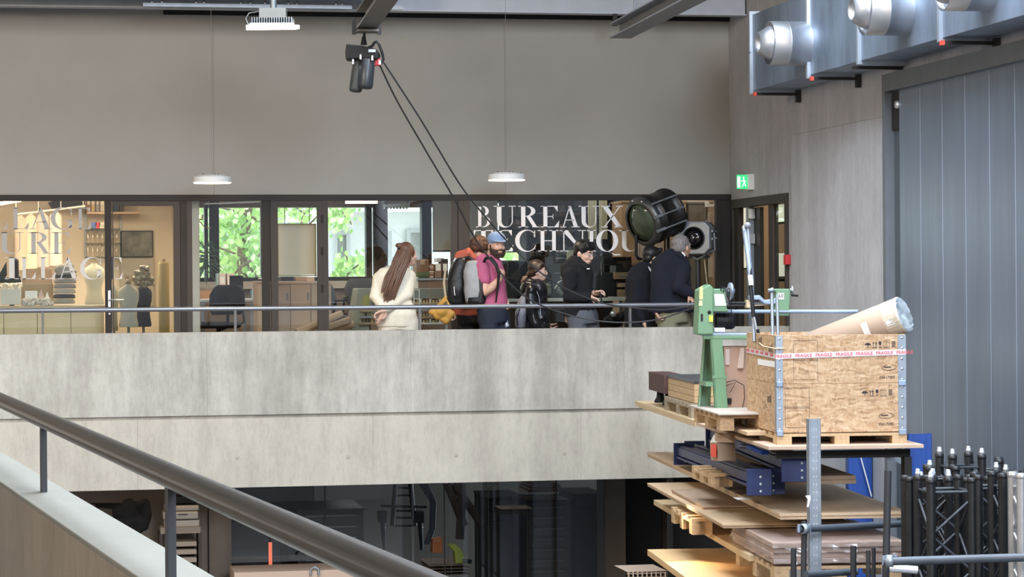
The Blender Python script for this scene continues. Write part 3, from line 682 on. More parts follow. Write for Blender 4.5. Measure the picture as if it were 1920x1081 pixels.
def boxthing(name, lab, cat, px0, py0, px1, py1, v, dep, m, detail=None, group=None):
    a, b = vbox(px0, py0, px1, py1, v, dep)
    t = thing(name, lab, cat, ((a[0]+b[0])/2, v+dep/2, a[2]), 0, group)
    MB().box(a, b).build('body', m, t, bev=.004)
    if detail == 'lid': MB().box((a[0]-.008, v-.008, b[2]-.04), (b[0]+.008, v+dep+.008, b[2]+.004)).build('lid', m, t, bev=.003)
    if detail == 'tape': MB().box(((a[0]+b[0])/2-.025, v-.003, a[2]+(b[2]-a[2])*.6), ((a[0]+b[0])/2+.025, v-.001, b[2]+.002)).build('tape', mat('brown_tape', (.33, .22, .12), .4), t)
    if detail == 'spine': MB().box((a[0]+.01, v-.003, a[2]+.08), (b[0]-.01, v-.001, a[2]+.16)).build('label', m_paper, t)
    if detail == 'knob': MB().tube([((a[0]+b[0])/2-.05, v-.015, (a[2]+b[2])/2), ((a[0]+b[0])/2+.05, v-.015, (a[2]+b[2])/2)], .006, 6).build('handle', m_galv2, t)
    return t, a, b
def shelf_post(mb, x, y, z): mb.box((x-.012, y-.012, 0), (x+.012, y+.012, z))
def office_chair(lab, px, py_seat, v, rz, py_top, m=m_black):
    p = V(px, py_seat, v); zt = V(px, py_top, v).z
    t = thing('office_chair', lab, 'chair', (p.x, v, 0), rz)
    zs_ = p.z; h = zt-zs_
    MB().loft([(0, 0, zs_-.04, .22, .21), (0, 0, zs_-.02, .24, .23), (0, 0, zs_+.02, .24, .23), (0, 0, zs_+.035, .21, .2)], 20).build('seat', m, t, world=False)
    MB().loft([(0, .20, zs_+h*.25, .17, .02), (0, .22, zs_+h*.4, .21, .03), (0, .24, zs_+h*.75, .21, .03), (0, .26, zt-.03, .17, .025), (0, .26, zt, .12, .015)], 20).build('backrest', m, t, world=False)
    MB().tube([(0, .1, zs_-.05), (0, .24, zs_-.02), (0, .26, zs_+.3)], .018, 8).build('back_support', m_black, t, world=False)
    for s in (-1, 1): MB().tube([(s*.2, .05, zs_), (s*.28, .05, zs_+.02), (s*.28, .02, zs_+.2), (s*.28, -.12, zs_+.21)], .013, 8).build('armrest', m_galv2 if s > 0 else m_black, t, world=False)
    MB().tube([(0, 0, .08), (0, 0, zs_-.03)], .025, 10).build('gas_lift', m_black, t, world=False)
    for k in range(5):
        a = 2*PI*k/5+.3; l = MB().tube([(0, 0, .11), (.28*math.cos(a), .28*math.sin(a), .07)], [.022, .014], 8).build('leg', m_black, t, world=False)
        MB().lathe([(0, -.02), (.028, -.02), (.028, .02), (0, .02)], (.29*math.cos(a), .29*math.sin(a), .03), (math.sin(a), -math.cos(a), 0), 10).build('castor', m_black, l, world=False)
    return t
def monitor(lab, px0, py0, px1, py1, v, rz=0, zdesk=None, scr=(.008, .01, .01)):
    a, b = vbox(px0, py0, px1, py1, v, .02); cx = (a[0]+b[0])/2; w = (b[0]-a[0])/2; zd = zdesk if zdesk else a[2]-.1
    t = thing('monitor', lab, 'monitor', (cx, v, zd), rz)
    MB().box((-w, 0, a[2]-zd), (w, .03, b[2]-zd)).build('housing', m_black, t, world=False, bev=.004)
    MB().box((-w+.012, -.002, a[2]-zd+.015), (w-.012, .0, b[2]-zd-.012)).build('screen', mat('screen_%d' % int(scr[1]*1000), scr, .15), t, world=False)
    MB().box((-.02, .03, .01), (.02, .05, a[2]-zd+.1)).build('stand', m_black, t, world=False)
    MB().loft([(0, .03, 0, .12, .09), (0, .03, .012, .11, .08)], 20).build('foot', m_galv2, t, world=False)
    return t
def desk(lab, px0, px1, py, v, dep, m, t_=.03, legm=m_galv2):
    a = V(px0, py, v); b = V(px1, py, v); z = a.z
    t = thing('desk', lab, 'desk', ((a.x+b.x)/2, v+dep/2, 0))
    MB().box((a.x, v, z-t_), (b.x, v+dep, z)).build('desktop', m, t, bev=.003)
    for x in (a.x+.05, b.x-.05):
        for y in (v+.05, v+dep-.05): MB().box((x-.018, y-.018, 0), (x+.018, y+.018, z-t_)).build('leg', legm, t)
    return t, z

# ---- costume room
ct, zc_ = cabinet('counter', 'long cream counter cupboard behind the costume room glass', 'counter', -120, 572, 195, VG+.35, .7, m_cream, 5, False, top=mat('counter_top', (.42, .36, .27), .5))
def cbox(*a, **k): return boxthing(*a, **k)
zpy = 571
t, a, b = cbox('storage_box', 'white storage box with a heap of lace on top on the counter', 'box', 1, 541, 39, zpy, VG+.5, .28, mat('white_box', (.56, .56, .52), .6))
lm = MB(); random.seed(3)
for k in range(40): lm.ball((random.uniform(a[0], b[0]), random.uniform(VG+.5, VG+.75), b[2]+random.uniform(.0, .05)), (.022, .02, .016), 7, 5)
lm.build('lace', mat('lace', (.7, .67, .6), .9, var=.4, vscale=60), t)
t, a, b = cbox('carton', 'brown carton leaning on the costume room wall behind the black chair', 'box', 42, 503, 98, 531, VG+1.0, .3, m_card, 'tape')
t, a, b = cbox('cabinet_box', 'olive brown chest on the counter under the cartons', 'box', 40, 531, 100, zpy, VG+.95, .4, mat('olive_brown', (.30, .24, .16), .7), 'knob')
t, a, b = cbox('tissue_pack', 'white packet of tissues standing on the counter', 'packet', 47, 545, 70, zpy-8, VG+.45, .15, m_paper)
for k, (x0, y0, x1, y1) in enumerate(((70, 541, 84, 560), (84, 546, 93, 560))):
    pa = V(x0, y1, VG+.5); pb_ = V(x1, y1, VG+.5); pc = V((x0+x1)/2, y0, VG+.5)
    tag(MB().prism([pa, pb_, pc], (0, .05, 0)).build('folded_card', m_paper if k else mat('pink_paper', (.55, .42, .38), .8), None), ('pinkish' if not k else 'white')+' folded card standing on the costume counter', 'card')
# crumpled white things row
cr = MB(); random.seed(5)
for k in range(26):
    p = V(random.uniform(46, 96), random.uniform(561, 570), VG+.42); cr.ball(p, (.035, .03, .026), 6, 4)
tag(cr.build('crumpled_fabric', mat('mixed_scraps', (.55, .50, .45), .9, var=.5, vscale=30), None), 'row of crumpled pale fabric scraps at the front of the counter', 'fabric')
st = thing('folded_clothes', 'leaning stack of folded grey clothes on the counter', 'clothes', V(122, 571, VG+.55))
random.seed(9)
for k in range(7):
    yb = 569-k*9.5; p = V(120+k*.6, yb, VG+.55)
    MB().loft([(p.x, p.y+.12, p.z, .10, .10), (p.x, p.y+.12, p.z+.008, .115, .11), (p.x, p.y+.12, p.z+.036, .11, .11), (p.x, p.y+.12, p.z+.046, .09, .09)], 18).build('garment', mat('cloth_%d' % (k % 4), ((.30, .29, .27), (.05, .05, .06), (.38, .37, .34), (.24, .24, .24))[k % 4], .9, var=.1), st)
tag(remesh(MB().ball(V(118, 504, VG+.62), (.09, .07, .05)).ball(V(128, 500, VG+.65), (.06, .06, .05)).cap([V(112, 512, VG+.6), V(130, 508, VG+.6)], .035).build('grey_cloth', mat('grey_cloth', (.32, .31, .29), .9, var=.2)), .012, 2, .008, 14), 'rumpled grey cloth on top of the folded stack', 'cloth')
t = thing('office_chair', 'black high chair back rising behind the white storage box', 'chair', V(20, 571, VG+.9))
pr = [V(x, y, VG+.9) for x, y in ((0, 530), (40, 530), (38, 518), (33, 516), (22, 519), (6, 521))]
MB().prism(pr, (0, .1, 0)).build('seat', m_black, t, bev=.01)
MB().cap([V(28, 490, VG+.9), V(28, 516, VG+.9)], .04, 14).build('backrest', m_black, t)
MB().prism([V(x, y, VG+.95) for x, y in ((-2, 515), (12, 490), (13, 515), (4, 530), (-2, 530))], (0, .06, 0)).build('side_wing', m_black, t)
MB().tube([V(22, 522, VG+.95), (V(22, 522, VG+.95).x, VG+.95, .05)], .025, 8).build('gas_lift', m_black, t)
# dress forms
m_form = mat('calico', (.62, .60, .50), .85, var=.04)
def dressform(lab, px, py0, py1, pyb, v, m, wpx, head=True):
    p0 = V(px, py1, v); p1 = V(px, py0, v); h = p1.z-p0.z; w = wpx*v/4600/.98/2
    t = thing('dress_form', lab, 'mannequin', (p0.x, v, 0))
    secs = [(0, .86, .55), (.06, .92, .62), (.28, .74, .50), (.42, .72, .50), (.62, .95, .66), (.76, 1.0, .6), (.86, .92, .46), (.93, .55, .34), (.97, .28, .26), (1.0, .24, .24)]
    MB().loft([(p0.x, v, p0.z+f*h, a_*w, b_*w) for f, a_, b_ in secs], 24).build('torso', m, t)
    MB().tube([(p0.x, v, .05), (p0.x, v, p0.z+.02)], .014, 10).build('pole', m_galv2, t)
    MB().lathe([(0, 0), (.16, 0), (.15, .03), (.03, .05), (0, .05)], (p0.x, v, 0), (0, 0, 1), 20).build('base', m_steel_d, t)
    if head: MB().lathe([(0, 0), (.03, 0), (.035, .02), (.015, .05), (0, .05)], (p0.x, v, p0.z+h), (0, 0, 1), 12).build('neck_cap', m_tan, t)
    return t
dressform('tall pale green dress form at the end of the counter', 177, 493, 571, 0, VG+1.15, mat('calico_green', (.50, .51, .42), .85), 38, False)
dressform('headless white dress form standing behind the glass door', 241, 532, 613, 0, VG+.55, m_form, 39)
dressform('small greenish dress form beside the door handle', 214, 535, 620, 0, VG+.9, mat('calico_green', (1, 1, 1)), 16, False)
t = dressform('dark blue covered dress form with a clear plastic garment', 269, 533, 612, 0, VG+1.0, mat('navy_cloth', (.035, .04, .055), .8), 32, False)
t = thing('plastic_wrap', 'crumpled clear plastic garment shining over the dark dress form', 'plastic', V(272, 530, VG+.9))
random.seed(12); w_ = MB()
for k in range(26): w_.ball(V(random.uniform(255, 287), random.uniform(502, 534), VG+.9), (random.uniform(.02, .05), .04, random.uniform(.02, .04)), 8, 6)
o = w_.build('film', mat('shiny_film', (.34, .31, .26), .12, .3, var=.7, vscale=30), t); remesh(o, .010, 1, .014, 22)
t = thing('branch_ornament', 'small twiggy brown ornament above the white dress form', 'ornament', V(240, 530, VG+.7)); random.seed(4)
o = MB()
for k in range(12):
    p = V(240, 532, VG+.7); q = V(random.uniform(231, 251), random.uniform(512, 524), VG+.7); o.tube([p, (p+q)/2+Vector((.01, .02, 0)), q], [.006, .005, .003], 6)
o.build('twigs', m_tan, t); MB().box(*vbox(236, 531, 246, 535, VG+.68, .06)).build('holder', m_tan, t)
t = thing('fabric_roll', 'tall roll of pale yellow fabric standing near the glass door edge', 'roll', V(307, 620, VG+.8))
pr0 = V(307, 491, VG+.8); MB().lathe([(0, 0), (.055, 0), (.056, pr0.z-.02), (.05, pr0.z), (0, pr0.z)], (pr0.x, VG+.8, 0), (0, 0, 1), 22).build('roll', mat('yellow_calico', (.60, .50, .27), .8), t)
MB().lathe([(0, 0), (.018, 0), (.018, .03), (0, .03)], (pr0.x, VG+.8, pr0.z), (0, 0, 1), 12).build('core', m_card, t)
t = thing('picture', 'dark framed picture of trees hanging in the costume room', 'picture', V(257, 482, VL-.03))
MB().box(*vbox(226, 432, 287, 482, VL-.03, .02)).build('frame', m_steel_d, t); MB().box(*vbox(228, 434, 285, 480, VL-.034, .005)).build('print', mat('dark_print', (.14, .14, .12), .4, var=.9, vscale=5), t)
MB().box(*vbox(226, 484, 288, 575, VL-.06, .05)).build('panel_below', mat('grey_panel', (.36, .34, .29), .7), t)
# shelves with glass vessels
sh = thing('wall_shelf', 'wooden shelves with brackets on the costume room wall', 'shelf', V(205, 480, VL-.3))
for py, x0, x1 in ((397, 163, 262), (428, 160, 226), (455, 160, 226), (481, 160, 226)):
    a = V(x0, py, VL-.32); b = V(x1, py, VL-.32); MB().box((a.x, VL-.32, a.z-.022), (b.x, VL, a.z)).build('shelf_board', mat('shelf_pale', (.55, .40, .26), .6) if py == 397 else m_glass2, sh)
for px in (160, 226): p = V(px, 400, VL-.02); MB().box((p.x-.01, VL-.03, V(px, 482, VL).z), (p.x+.01, VL, p.z)).build('upright', m_galv2, sh)
m_bottle = glass_mat('clear_vessel', (.93, .90, .86), .10, .2)
for row, py in enumerate((455, 481)):
    for k in range(7):
        px = 165+k*9; p = V(px, py, VL-.16)
        o = MB().lathe([(0, 0), (.022, 0), (.024, .01), (.024, .09), (.012, .115), (.011, .135), (0, .135)], (p.x, VL-.16, p.z+.001), (0, 0, 1), 12).build('glass_bottle', m_bottle)
        tag(o, '%s clear glass bottle from the mauve garments in the %s row of the shelves' % (('first', 'second', 'third', 'fourth', 'fifth', 'sixth', 'seventh')[k], ('upper', 'lower')[row]), 'bottle', 'glass bottles in the %s shelf row' % ('upper', 'lower')[row])
for k, (x0, x1, c_) in enumerate(((173, 180, (.12, .18, .55)), (180, 187, (.6, .08, .08)), (187, 194, (.65, .6, .55)))):
    boxthing('small_box', ('blue', 'red', 'white')[k]+' small carton on the shelf under the wooden board', 'box', x0, 417, x1, 428, VL-.25, .1, mat('smallbox%s' % 'abc'[k], c_, .6), 'lid')
for k, (x0, y0, x1) in enumerate(((162, 376, 170), (171, 380, 178), (180, 377, 186), (188, 379, 196), (213, 380, 222), (224, 383, 232))):
    boxthing('book', ('brown', 'ochre', 'grey', 'cream', 'navy', 'dark')[k]+' book standing on the long wooden shelf', 'book', x0, y0, x1, 396.5, VL-.25, .16, mat('book%s' % 'abcdef'[k], ((.35, .22, .13), (.5, .38, .2), (.3, .3, .3), (.6, .55, .45), (.05, .07, .15), (.08, .07, .06))[k], .7), 'spine')
t = thing('wall_lamp', 'black rectangular fitting high on the costume room wall', 'lamp', V(128, 385, VL-.4))
MB().prism([V(x, y, VL-.4) for x, y in ((90, 380), (100, 376), (158, 376), (160, 387), (97, 391))], (0, .12, 0)).build('body', m_black, t)
MB().tube([V(128, 383, VL-.35), (V(128, 383, VL-.35).x, VL-.35, 2.44)], .01, 6).build('rod', m_black, t)
cp = thing('clothes_rail', 'white sloping clothes rail hung with pale garments', 'rail', V(80, 400, VL-.6))
MB().tube([V(28, 402, VL-.6), V(160, 386, VL-.6)], .012, 8).build('rail', m_white, cp)
for k in range(4): p = V(30+k*42, 401-k*5, VL-.6); MB().tube([p, (p.x, p.y, 2.44)], .006, 6).build('hanger_rod', m_white, cp)
for k, px in enumerate((38, 58, 80, 104)):
    p = V(px, 402-k*2.6, VL-.6); o = MB()
    o.loft([(p.x, p.y, p.z-.62, .075, .05), (p.x, p.y, p.z-.3, .07, .045), (p.x, p.y, p.z-.06, .07, .035), (p.x, p.y, p.z-.01, .02, .02)], 16)
    o = o.build('garment', mat('garment_%d' % k, ((.52, .42, .34), (.62, .52, .42), (.50, .44, .40), (.60, .56, .52))[k], .9, var=.08))
    tag(o, ('rosy', 'peach', 'mauve grey', 'off white')[k]+' garment hanging from the white sloping rail', 'garment')
t = thing('ceiling_light', 'slanting bright strip lamp at the top of the costume room glass', 'lamp', V(15, 380, 27))
MB().hexa([V(-30, 390, 27), V(8, 381, 27), V(40, 378, 28), V(-10, 384, 28), V(-30, 384, 27), V(8, 377, 27), V(40, 375.5, 28), V(-10, 378, 28)]).build('tube', mat('strip_emit', (1, 1, 1), emit=(1, .85, .62), es=4), t)
MB().tube([V(8, 375, 27.2), (V(8, 375, 27.2).x, 27.2, 2.45)], .008, 6).build('rod', m_white, t)

# ---- office
dk, zd1 = desk('white topped desk under the back window with chair and screen', 372, 482, 561, VG+2.2, 1.2, mat('white_top', (.55, .57, .62), .5))
office_chair('black office chair turned from the desk by the first window', 410, 608, VG+1.9, R(200), 534)
office_chair('blue black swivel chair between the narrow door and the slanted frame', 651, 597, VG+2.1, R(60), 529, mat('charcoal_cloth', (.045, .05, .06), .8))
office_chair('low dark chair back seen above the grey machine frame', 691, 590, VG+2.6, R(10), 521, mat('navy_chair', (.03, .035, .055), .8))
monitor('large black screen on a stand on the white desk', 431, 516, 457, 557, VG+2.6, R(18), zd1)
monitor('small dark screen behind the blue chair', 663, 560, 684, 575, VG+2.0, R(0), .9)
for k, (x0, x1, c_) in enumerate(((407, 410, (.35, .50, .48)), (411, 423, (.62, .52, .46)), (426, 440, (.66, .56, .48)))):
    boxthing('binder', ('thin green', 'wide pale pink', 'wide beige')[k]+' box file standing behind the desk screen', 'file', x0, 512, x1, 545 if k else 540, VG+3.4, .25, mat('binder%s' % 'abc'[k], c_, .7), 'spine')
ts = thing('desk_drawer_unit', 'orange brown low unit under the box files', 'cabinet', V(415, 560, VG+3.3))
MB().box(*vbox(374, 545, 432, 566, VG+3.2, .5)).build('body', mat('orange_wood', (.45, .22, .09), .6), ts); MB().box(*vbox(378, 549, 400, 562, VG+3.19, .015)).build('drawer', mat('orange_wood', (1, 1, 1)), ts)
t = thing('paper_stack', 'two white paper pads on top of the pinkish cupboard', 'paper', V(492, 522, VG+.7))
for k in range(2): MB().box(*vbox(487+k, 518-k*2+2, 504, 521-k*4+2, VG+.72, .2)).build('pad', m_paper, t, bev=.002)
t, zt_ = cabinet('cupboard', 'pinkish wooden cupboard end beside the narrow glass door', 'cupboard', 483, 526, 505, VG+.6, .55, mat('pink_ply', (.66, .48, .37), .6), 1)
t, zt_ = cabinet('cupboard', 'wide pale brown cupboard low behind the narrow glass door', 'cupboard', 506, 527, 621, VG+1.1, .5, mat('pale_brown_ply', (.54, .39, .285), .6, var=.05), 3, top=mat('pink_ply', (1, 1, 1)))
for k, (x0, y0, x1, c_, lb) in enumerate(((528, 519, 550, (.02, .02, .02), 'black box on the wide pale brown cupboard'), (556, 519, 574, (.45, .30, .2), 'brown box on the wide pale brown cupboard'), (576, 520, 588, (.62, .45, .33), 'peach box on the wide pale brown cupboard'))):
    boxthing('box', lb, 'box', x0, y0, x1, 526.5, VG+1.25, .2, mat('topbox%s' % 'abc'[k], c_, .7), 'lid')
for k, (a, b, c_) in enumerate((((556, 624), (640, 588), (.50, .34, .22)), ((575, 628), (655, 600), (.42, .29, .19)), ((600, 632), (660, 607), (.56, .40, .28)))):
    p = V(*a, VG+.35+.12*k); q = V(*b, VG+.6+.16*k); t = thing('cardboard_tube', ('long', 'middle', 'short')[k]+' leaning cardboard tube at the foot of the cupboard', 'tube', p)
    MB().tube([p, q], .04, 16).build('tube', mat('tube%s' % 'abc'[k], c_, .7), t); MB().lathe([(0, 0), (.03, 0), (.03, .006), (0, .006)], q, (q-p).normalized(), 14).build('end_cap', m_white, t)
t = thing('spray_bottle', 'pale blue spray bottle by the cupboard on the desk', 'bottle', V(477, 561, VG+2.4))
MB().lathe([(0, 0), (.035, 0), (.035, .1), (.015, .14), (.015, .16), (0, .16)], V(477, 562, VG+2.4), (0, 0, 1), 14).build('bottle', mat('pale_blue_glass', (.45, .6, .65), .3), t)
MB().hexa([V(471, 552, VG+2.38), V(479, 552, VG+2.38), V(479, 552, VG+2.42), V(471, 552, VG+2.42), V(469, 544, VG+2.38), V(481, 544, VG+2.38), V(481, 544, VG+2.42), V(469, 544, VG+2.42)]).build('head', mat('blue_nozzle', (.15, .35, .5), .4), t)
# standing plant leaves by the first window
pl = thing('potted_plant', 'thin leaved plant against the dark post of the first window', 'plant', V(388, 560, VB-.5))
random.seed(21); o = MB(); pb0 = V(385, 480, VB-.5)
for k in range(60):
    a = random.uniform(-1.4, 1.4); L = random.uniform(.12, .3); q = pb0+Vector((math.sin(a)*L*.6, random.uniform(-.1, .1), random.uniform(-.28, .2))); r_ = q+Vector((math.sin(a)*.1, 0, -.08))
    o.tube([pb0+Vector((0, 0, (q.z-pb0.z)*.5)), q, r_], [.004, .008, .001], 5)
o.build('leaves', mat('dusty_green', (.10, .17, .10), .7, var=.3), pl, kind='stuff')
MB().lathe([(0, 0), (.07, 0), (.09, .14), (.08, .14), (0, .12)], V(388, 545, VB-.5)+Vector((0, 0, -.1)), (0, 0, 1), 18).build('pot', m_tan, pl)
t = thing('picture_lamp', 'small lit brass wall lamp at the edge of the cream board', 'lamp', V(372, 405, VG+.3))
MB().ball(V(372, 406, VG+.25), .02).build('bulb', mat('bulb', (1, 1, 1), emit=(1, .75, .4), es=5), t)
MB().tube([V(366, 402, VG+.25), V(368, 411, VG+.25), V(379, 411, VG+.25), V(380, 402, VG+.25)], .009, 8).tube([V(372, 412, VG+.25), V(384, 426, VG+.25), V(396, 427, VG+.25)], .006, 6).build('bracket', mat('brass', (.3, .18, .08), .4, .6), t)
# slanted machine frame (plan holder)
t = thing('plotter', 'grey green slanted machine frame beside the woman in cream', 'machine', V(690, 620, VG+1.0))
MB().prism([V(x, y, VG+1.0) for x, y in ((672, 540), (700, 540), (692, 628), (657, 628))], (0, .5, 0)).build('side_frame', mat('machine_green_grey', (.27, .28, .24), .6), t, bev=.01)
MB().prism([V(x, y, VG+.98) for x, y in ((682, 553), (695, 553), (692, 572), (679, 572))], (0, .02, 0)).build('window_plate', mat('olive_yellow', (.38, .36, .10), .5), t)
for k in range(3): MB().box(*vbox(676-k, 580+k*12, 720, 584+k*12, VG+.95, .4)).build('tray', m_galv2 if k % 2 else m_tan, t)
random.seed(8)
for k in range(6): MB().box(*vbox(678+k*6, 592-random.random()*6, 682+k*6, 604, VG+1.0, .08)).build('tool', mat('tool%d' % k, [(.5, .1, .06), (.45, .4, .3), (.1, .1, .1), (.5, .35, .1), (.3, .3, .3), (.2, .25, .35)][k], .5), t)
t = thing('radiator', 'cream ribbed radiator under the window behind the blue chair', 'radiator', V(665, 580, VB-.3))
for k in range(7): MB().cap([V(656+k*4, 545, VB-.4), V(656+k*4, 578, VB-.4)], .009, 8).build('rib', m_cream, t)
MB().tube([V(655, 547, VB-.37), V(681, 547, VB-.37)], .008, 8).build('pipe', m_cream, t)
t = thing('ceiling_light', 'grey louvred strip lamp hanging in the window behind the long haired woman', 'lamp', V(743, 383, VB-.8))
MB().hexa([V(719, 388, VB-.8), V(766, 388, VB-.8), V(768, 387, VB-.6), V(721, 387, VB-.6), V(718, 383, VB-.8), V(767, 381, VB-.8), V(769, 380, VB-.6), V(720, 382, VB-.6)]).build('housing', m_galv2, t)
for k in range(8): MB().box(*vbox(722+k*6, 388, 723+k*6, 391, VB-.8, .15)).build('louvre', m_steel, t)
for px in (721, 763): p = V(px, 381, VB-.7); MB().tube([p, (p.x, p.y, 2.44)], .005, 6).build('wire', m_steel_d, t)
t = thing('ceiling_light', 'warm lit strip lamp just under the door head of the office', 'lamp', V(680, 378, VG+1.2))
MB().box(*vbox(650, 375, 708, 381, VG+1.2, .12)).build('diffuser', mat('warm_strip', (1, 1, 1), emit=(1, .74, .46), es=3), t); MB().box(*vbox(648, 373, 710, 375, VG+1.2, .14)).build('housing', m_white, t)
# cabinet with boxes behind the woman, flat files below
t, zt_ = cabinet('cupboard', 'dark brown cupboard under the brown box and the binders', 'cupboard', 784, 521, 846, VG+2.4, .5, mat('umber_ply', (.20, .145, .115), .6), 1, z0=.0, top=m_galv2)
MB().box(*vbox(772, 519, 784, 545, VG+2.4, .5)).build('side_panel', m_white, t)
for k, (x0, y0, x1, y1, c_, lb, d) in enumerate(((781, 486, 804, 510, (.19, .10, .06), 'brown cardboard box with green box below it', 'tape'), (782, 510.5, 804, 520.5, (.09, .12, .05), 'dark green box under the brown cardboard box', 'lid'), (815.5, 495, 828, 520.5, (.20, .14, .11), 'brown binder beside the stack of books', 'spine'), (829, 485, 840, 520.5, (.02, .02, .022), 'black binder nearest the office partition', 'spine'))):
    boxthing('box' if d != 'spine' else 'binder', lb, 'box' if d != 'spine' else 'file', x0, y0, x1, y1, VG+2.45, .28, mat('cab%d' % k, c_, .7), d)
for k in range(8):
    z = 520.5-k*3.3; boxthing('book', '%s book from the bottom of the leaning stack beside the brown cardboard box' % ('first', 'second', 'third', 'fourth', 'fifth', 'sixth', 'seventh', 'eighth')[k], 'book', 805+(k % 3)*.5, z-3.1, 813+(k % 2), z, VG+2.45, .2, mat('stackbook%d' % (k % 3), ((.5, .45, .4), (.25, .1, .07), (.4, .3, .2))[k % 3], .7), None, 'stack of books on the dark brown cupboard')
boxthing('box', 'pale grey box lying on the upright binders', 'box', 820, 484, 831, 490, VG+2.55, .2, mat('pale_grey_box', (.45, .47, .55), .6), 'lid')
t = thing('flat_file', 'grey green steel plan chest with open trays of paper', 'cabinet', V(805, 620, VG+1.2))
MB().box(*vbox(762, 540, 838, 560, VG+1.3, .6)).build('top_box', mat('grey_green_steel', (.25, .27, .24), .5), t, bev=.004)
for k, y0 in enumerate((566, 578, 592, 604)):
    MB().box(*vbox(762, y0, 838, y0+4, VG+1.25, .6)).build('tray', [m_cream, m_steel, m_tan, m_white][k], t)
    for j in range(10): MB().box(*vbox(775+j*6, y0-4-(j*7 % 3), 778.6+j*6, y0, VG+1.3, .4)).build('folder', [m_cream, m_tan, m_paper][j % 3], t)
for px in (763, 837): p = V(px, 560, VG+1.26); MB().box((p.x-.012, VG+1.26, 0), (p.x+.012, VG+1.3, p.z)).build('leg', m_steel, t)
t = thing('wire_trolley', 'thin white wire stand just behind the woman in cream', 'stand', V(782, 620, VG+.4))
MB().tube([(V(776, 620, VG+.4).x, VG+.4, 0), V(776, 543, VG+.4), V(786, 543, VG+.4), (V(786, 620, VG+.4).x, VG+.4, 0)], .006, 8).build('frame', m_white, t)
MB().tube([V(776, 560, VG+.4), V(786, 560, VG+.4)], .005, 6).build('rung', m_white, t)

# ---- store room right
t, zdd = desk('long white worktop with monitors behind the walking people', 940, 1200, 560, VG+.8, .75, mat('worktop_white', (.60, .60, .55), .5), .032)
zdk = 558
monitor('wide black screen behind the bearded man', 952, 489, 998, 548, VG+1.2, 0, zdd)
t, a, b = boxthing('monitor_hood', 'black desk case below the wide black screen', 'case', 952, 531, 985, zdk-2, VG+.95, .3, m_black, 'lid')
t = monitor('big black screen behind the man with glasses', 1132, 481, 1184, 530, VG+1.6, 0, zdd)
boxthing('speaker_case', 'matt black case on the worktop under the big black screen', 'case', 1112, 511, 1172, zdk-2, VG+1.1, .3, m_black, 'lid')
boxthing('grey_screen_back', 'charcoal flat partition panel behind the clear plastic bins', 'panel', 1021, 494, 1075, 530, VG+1.6, .03, mat('charcoal_panel', (.06, .065, .07), .7), 'knob')
t = thing('camera_lens', 'stacked black ring and lens on the charcoal panel', 'lens', V(1052, 494, VG+1.65))
MB().lathe([(0, 0), (.05, 0), (.055, .02), (.055, .05), (.048, .06), (.052, .08), (.052, .12), (0, .12)], V(1052, 494, VG+1.65), (0, 0, 1), 20).build('barrel', m_black, t)
MB().lathe([(.056, .055), (.058, .06), (.056, .065)], V(1052, 494, VG+1.65), (0, 0, 1), 20).build('ring', m_galv2, t)
for k, px in enumerate((1024, 1043)):
    a, b = vbox(px, 527, px+17, 556, VG+1.0, .25); t = thing('plastic_bin', ('clear bin of white parts nearest the woman in leather', 'clear bin of yellowish parts beside the man with glasses')[k], 'bin', ((a[0]+b[0])/2, VG+1.1, a[2]))
    MB().box(a, (b[0], b[1], a[2]+.01)).box(a, (a[0]+.006, b[1], b[2])).box((b[0]-.006, a[1], a[2]), b).box((a[0], b[1]-.006, a[2]), b).box(a, (b[0], a[1]+.006, b[2])).build('shell', glass_mat('clear_plastic', (.8, .82, .82), .12, .15), t)
    random.seed(30+k)
    for j in range(9): MB().ball((random.uniform(a[0]+.03, b[0]-.03), random.uniform(a[1]+.04, b[1]-.04), a[2]+.03+random.random()*.10), (.022, .02, .018), 8, 6).build('part', mat('part%d' % (j % 2), ((.7, .7, .66), (.55, .48, .30))[j % 2], .6), t)
t = thing('desk_lamp', 'white angled desk lamp arm among the clear bins', 'lamp', V(1058, 558, VG+1.05))
MB().tube([V(1040, 541, VG+1.0), V(1047, 529, VG+1.0), V(1055, 524, VG+1.0), V(1058, 540, VG+1.0)], .008, 8).build('arm', m_white, t); MB().lathe([(0, 0), (.03, 0), (.02, .03), (0, .035)], V(1056, 521, VG+1.0), (0, 0, 1), 14).build('shade', m_white, t)
t = thing('disc_reflector', 'round black disc hanging behind the letters U and R', 'disc', V(967, 437, VG+1.6))
MB().lathe([(0, .0), (.06, .0), (.065, -.02), (.10, -.03), (.105, 0), (.10, .03), (0, .03)], V(967, 421, VG+1.6), (0, 1, 0), 28).build('disc', m_black, t)
MB().lathe([(0, -.032), (.06, -.03), (0, -.025)], V(967, 421, VG+1.6), (0, 1, 0), 20).build('centre', mat('brown_red_glass', (.06, .03, .02), .25), t)
p = V(969, 408, VG+1.6); MB().tube([p, (p.x, p.y, 2.44)], .008, 6).tube([V(978, 432, VG+1.6), V(1000, 480, VG+1.6)], .004, 6).build('suspension', m_black, t)
m_pale = mat('pale_curtain', (.42, .43, .33), .9)
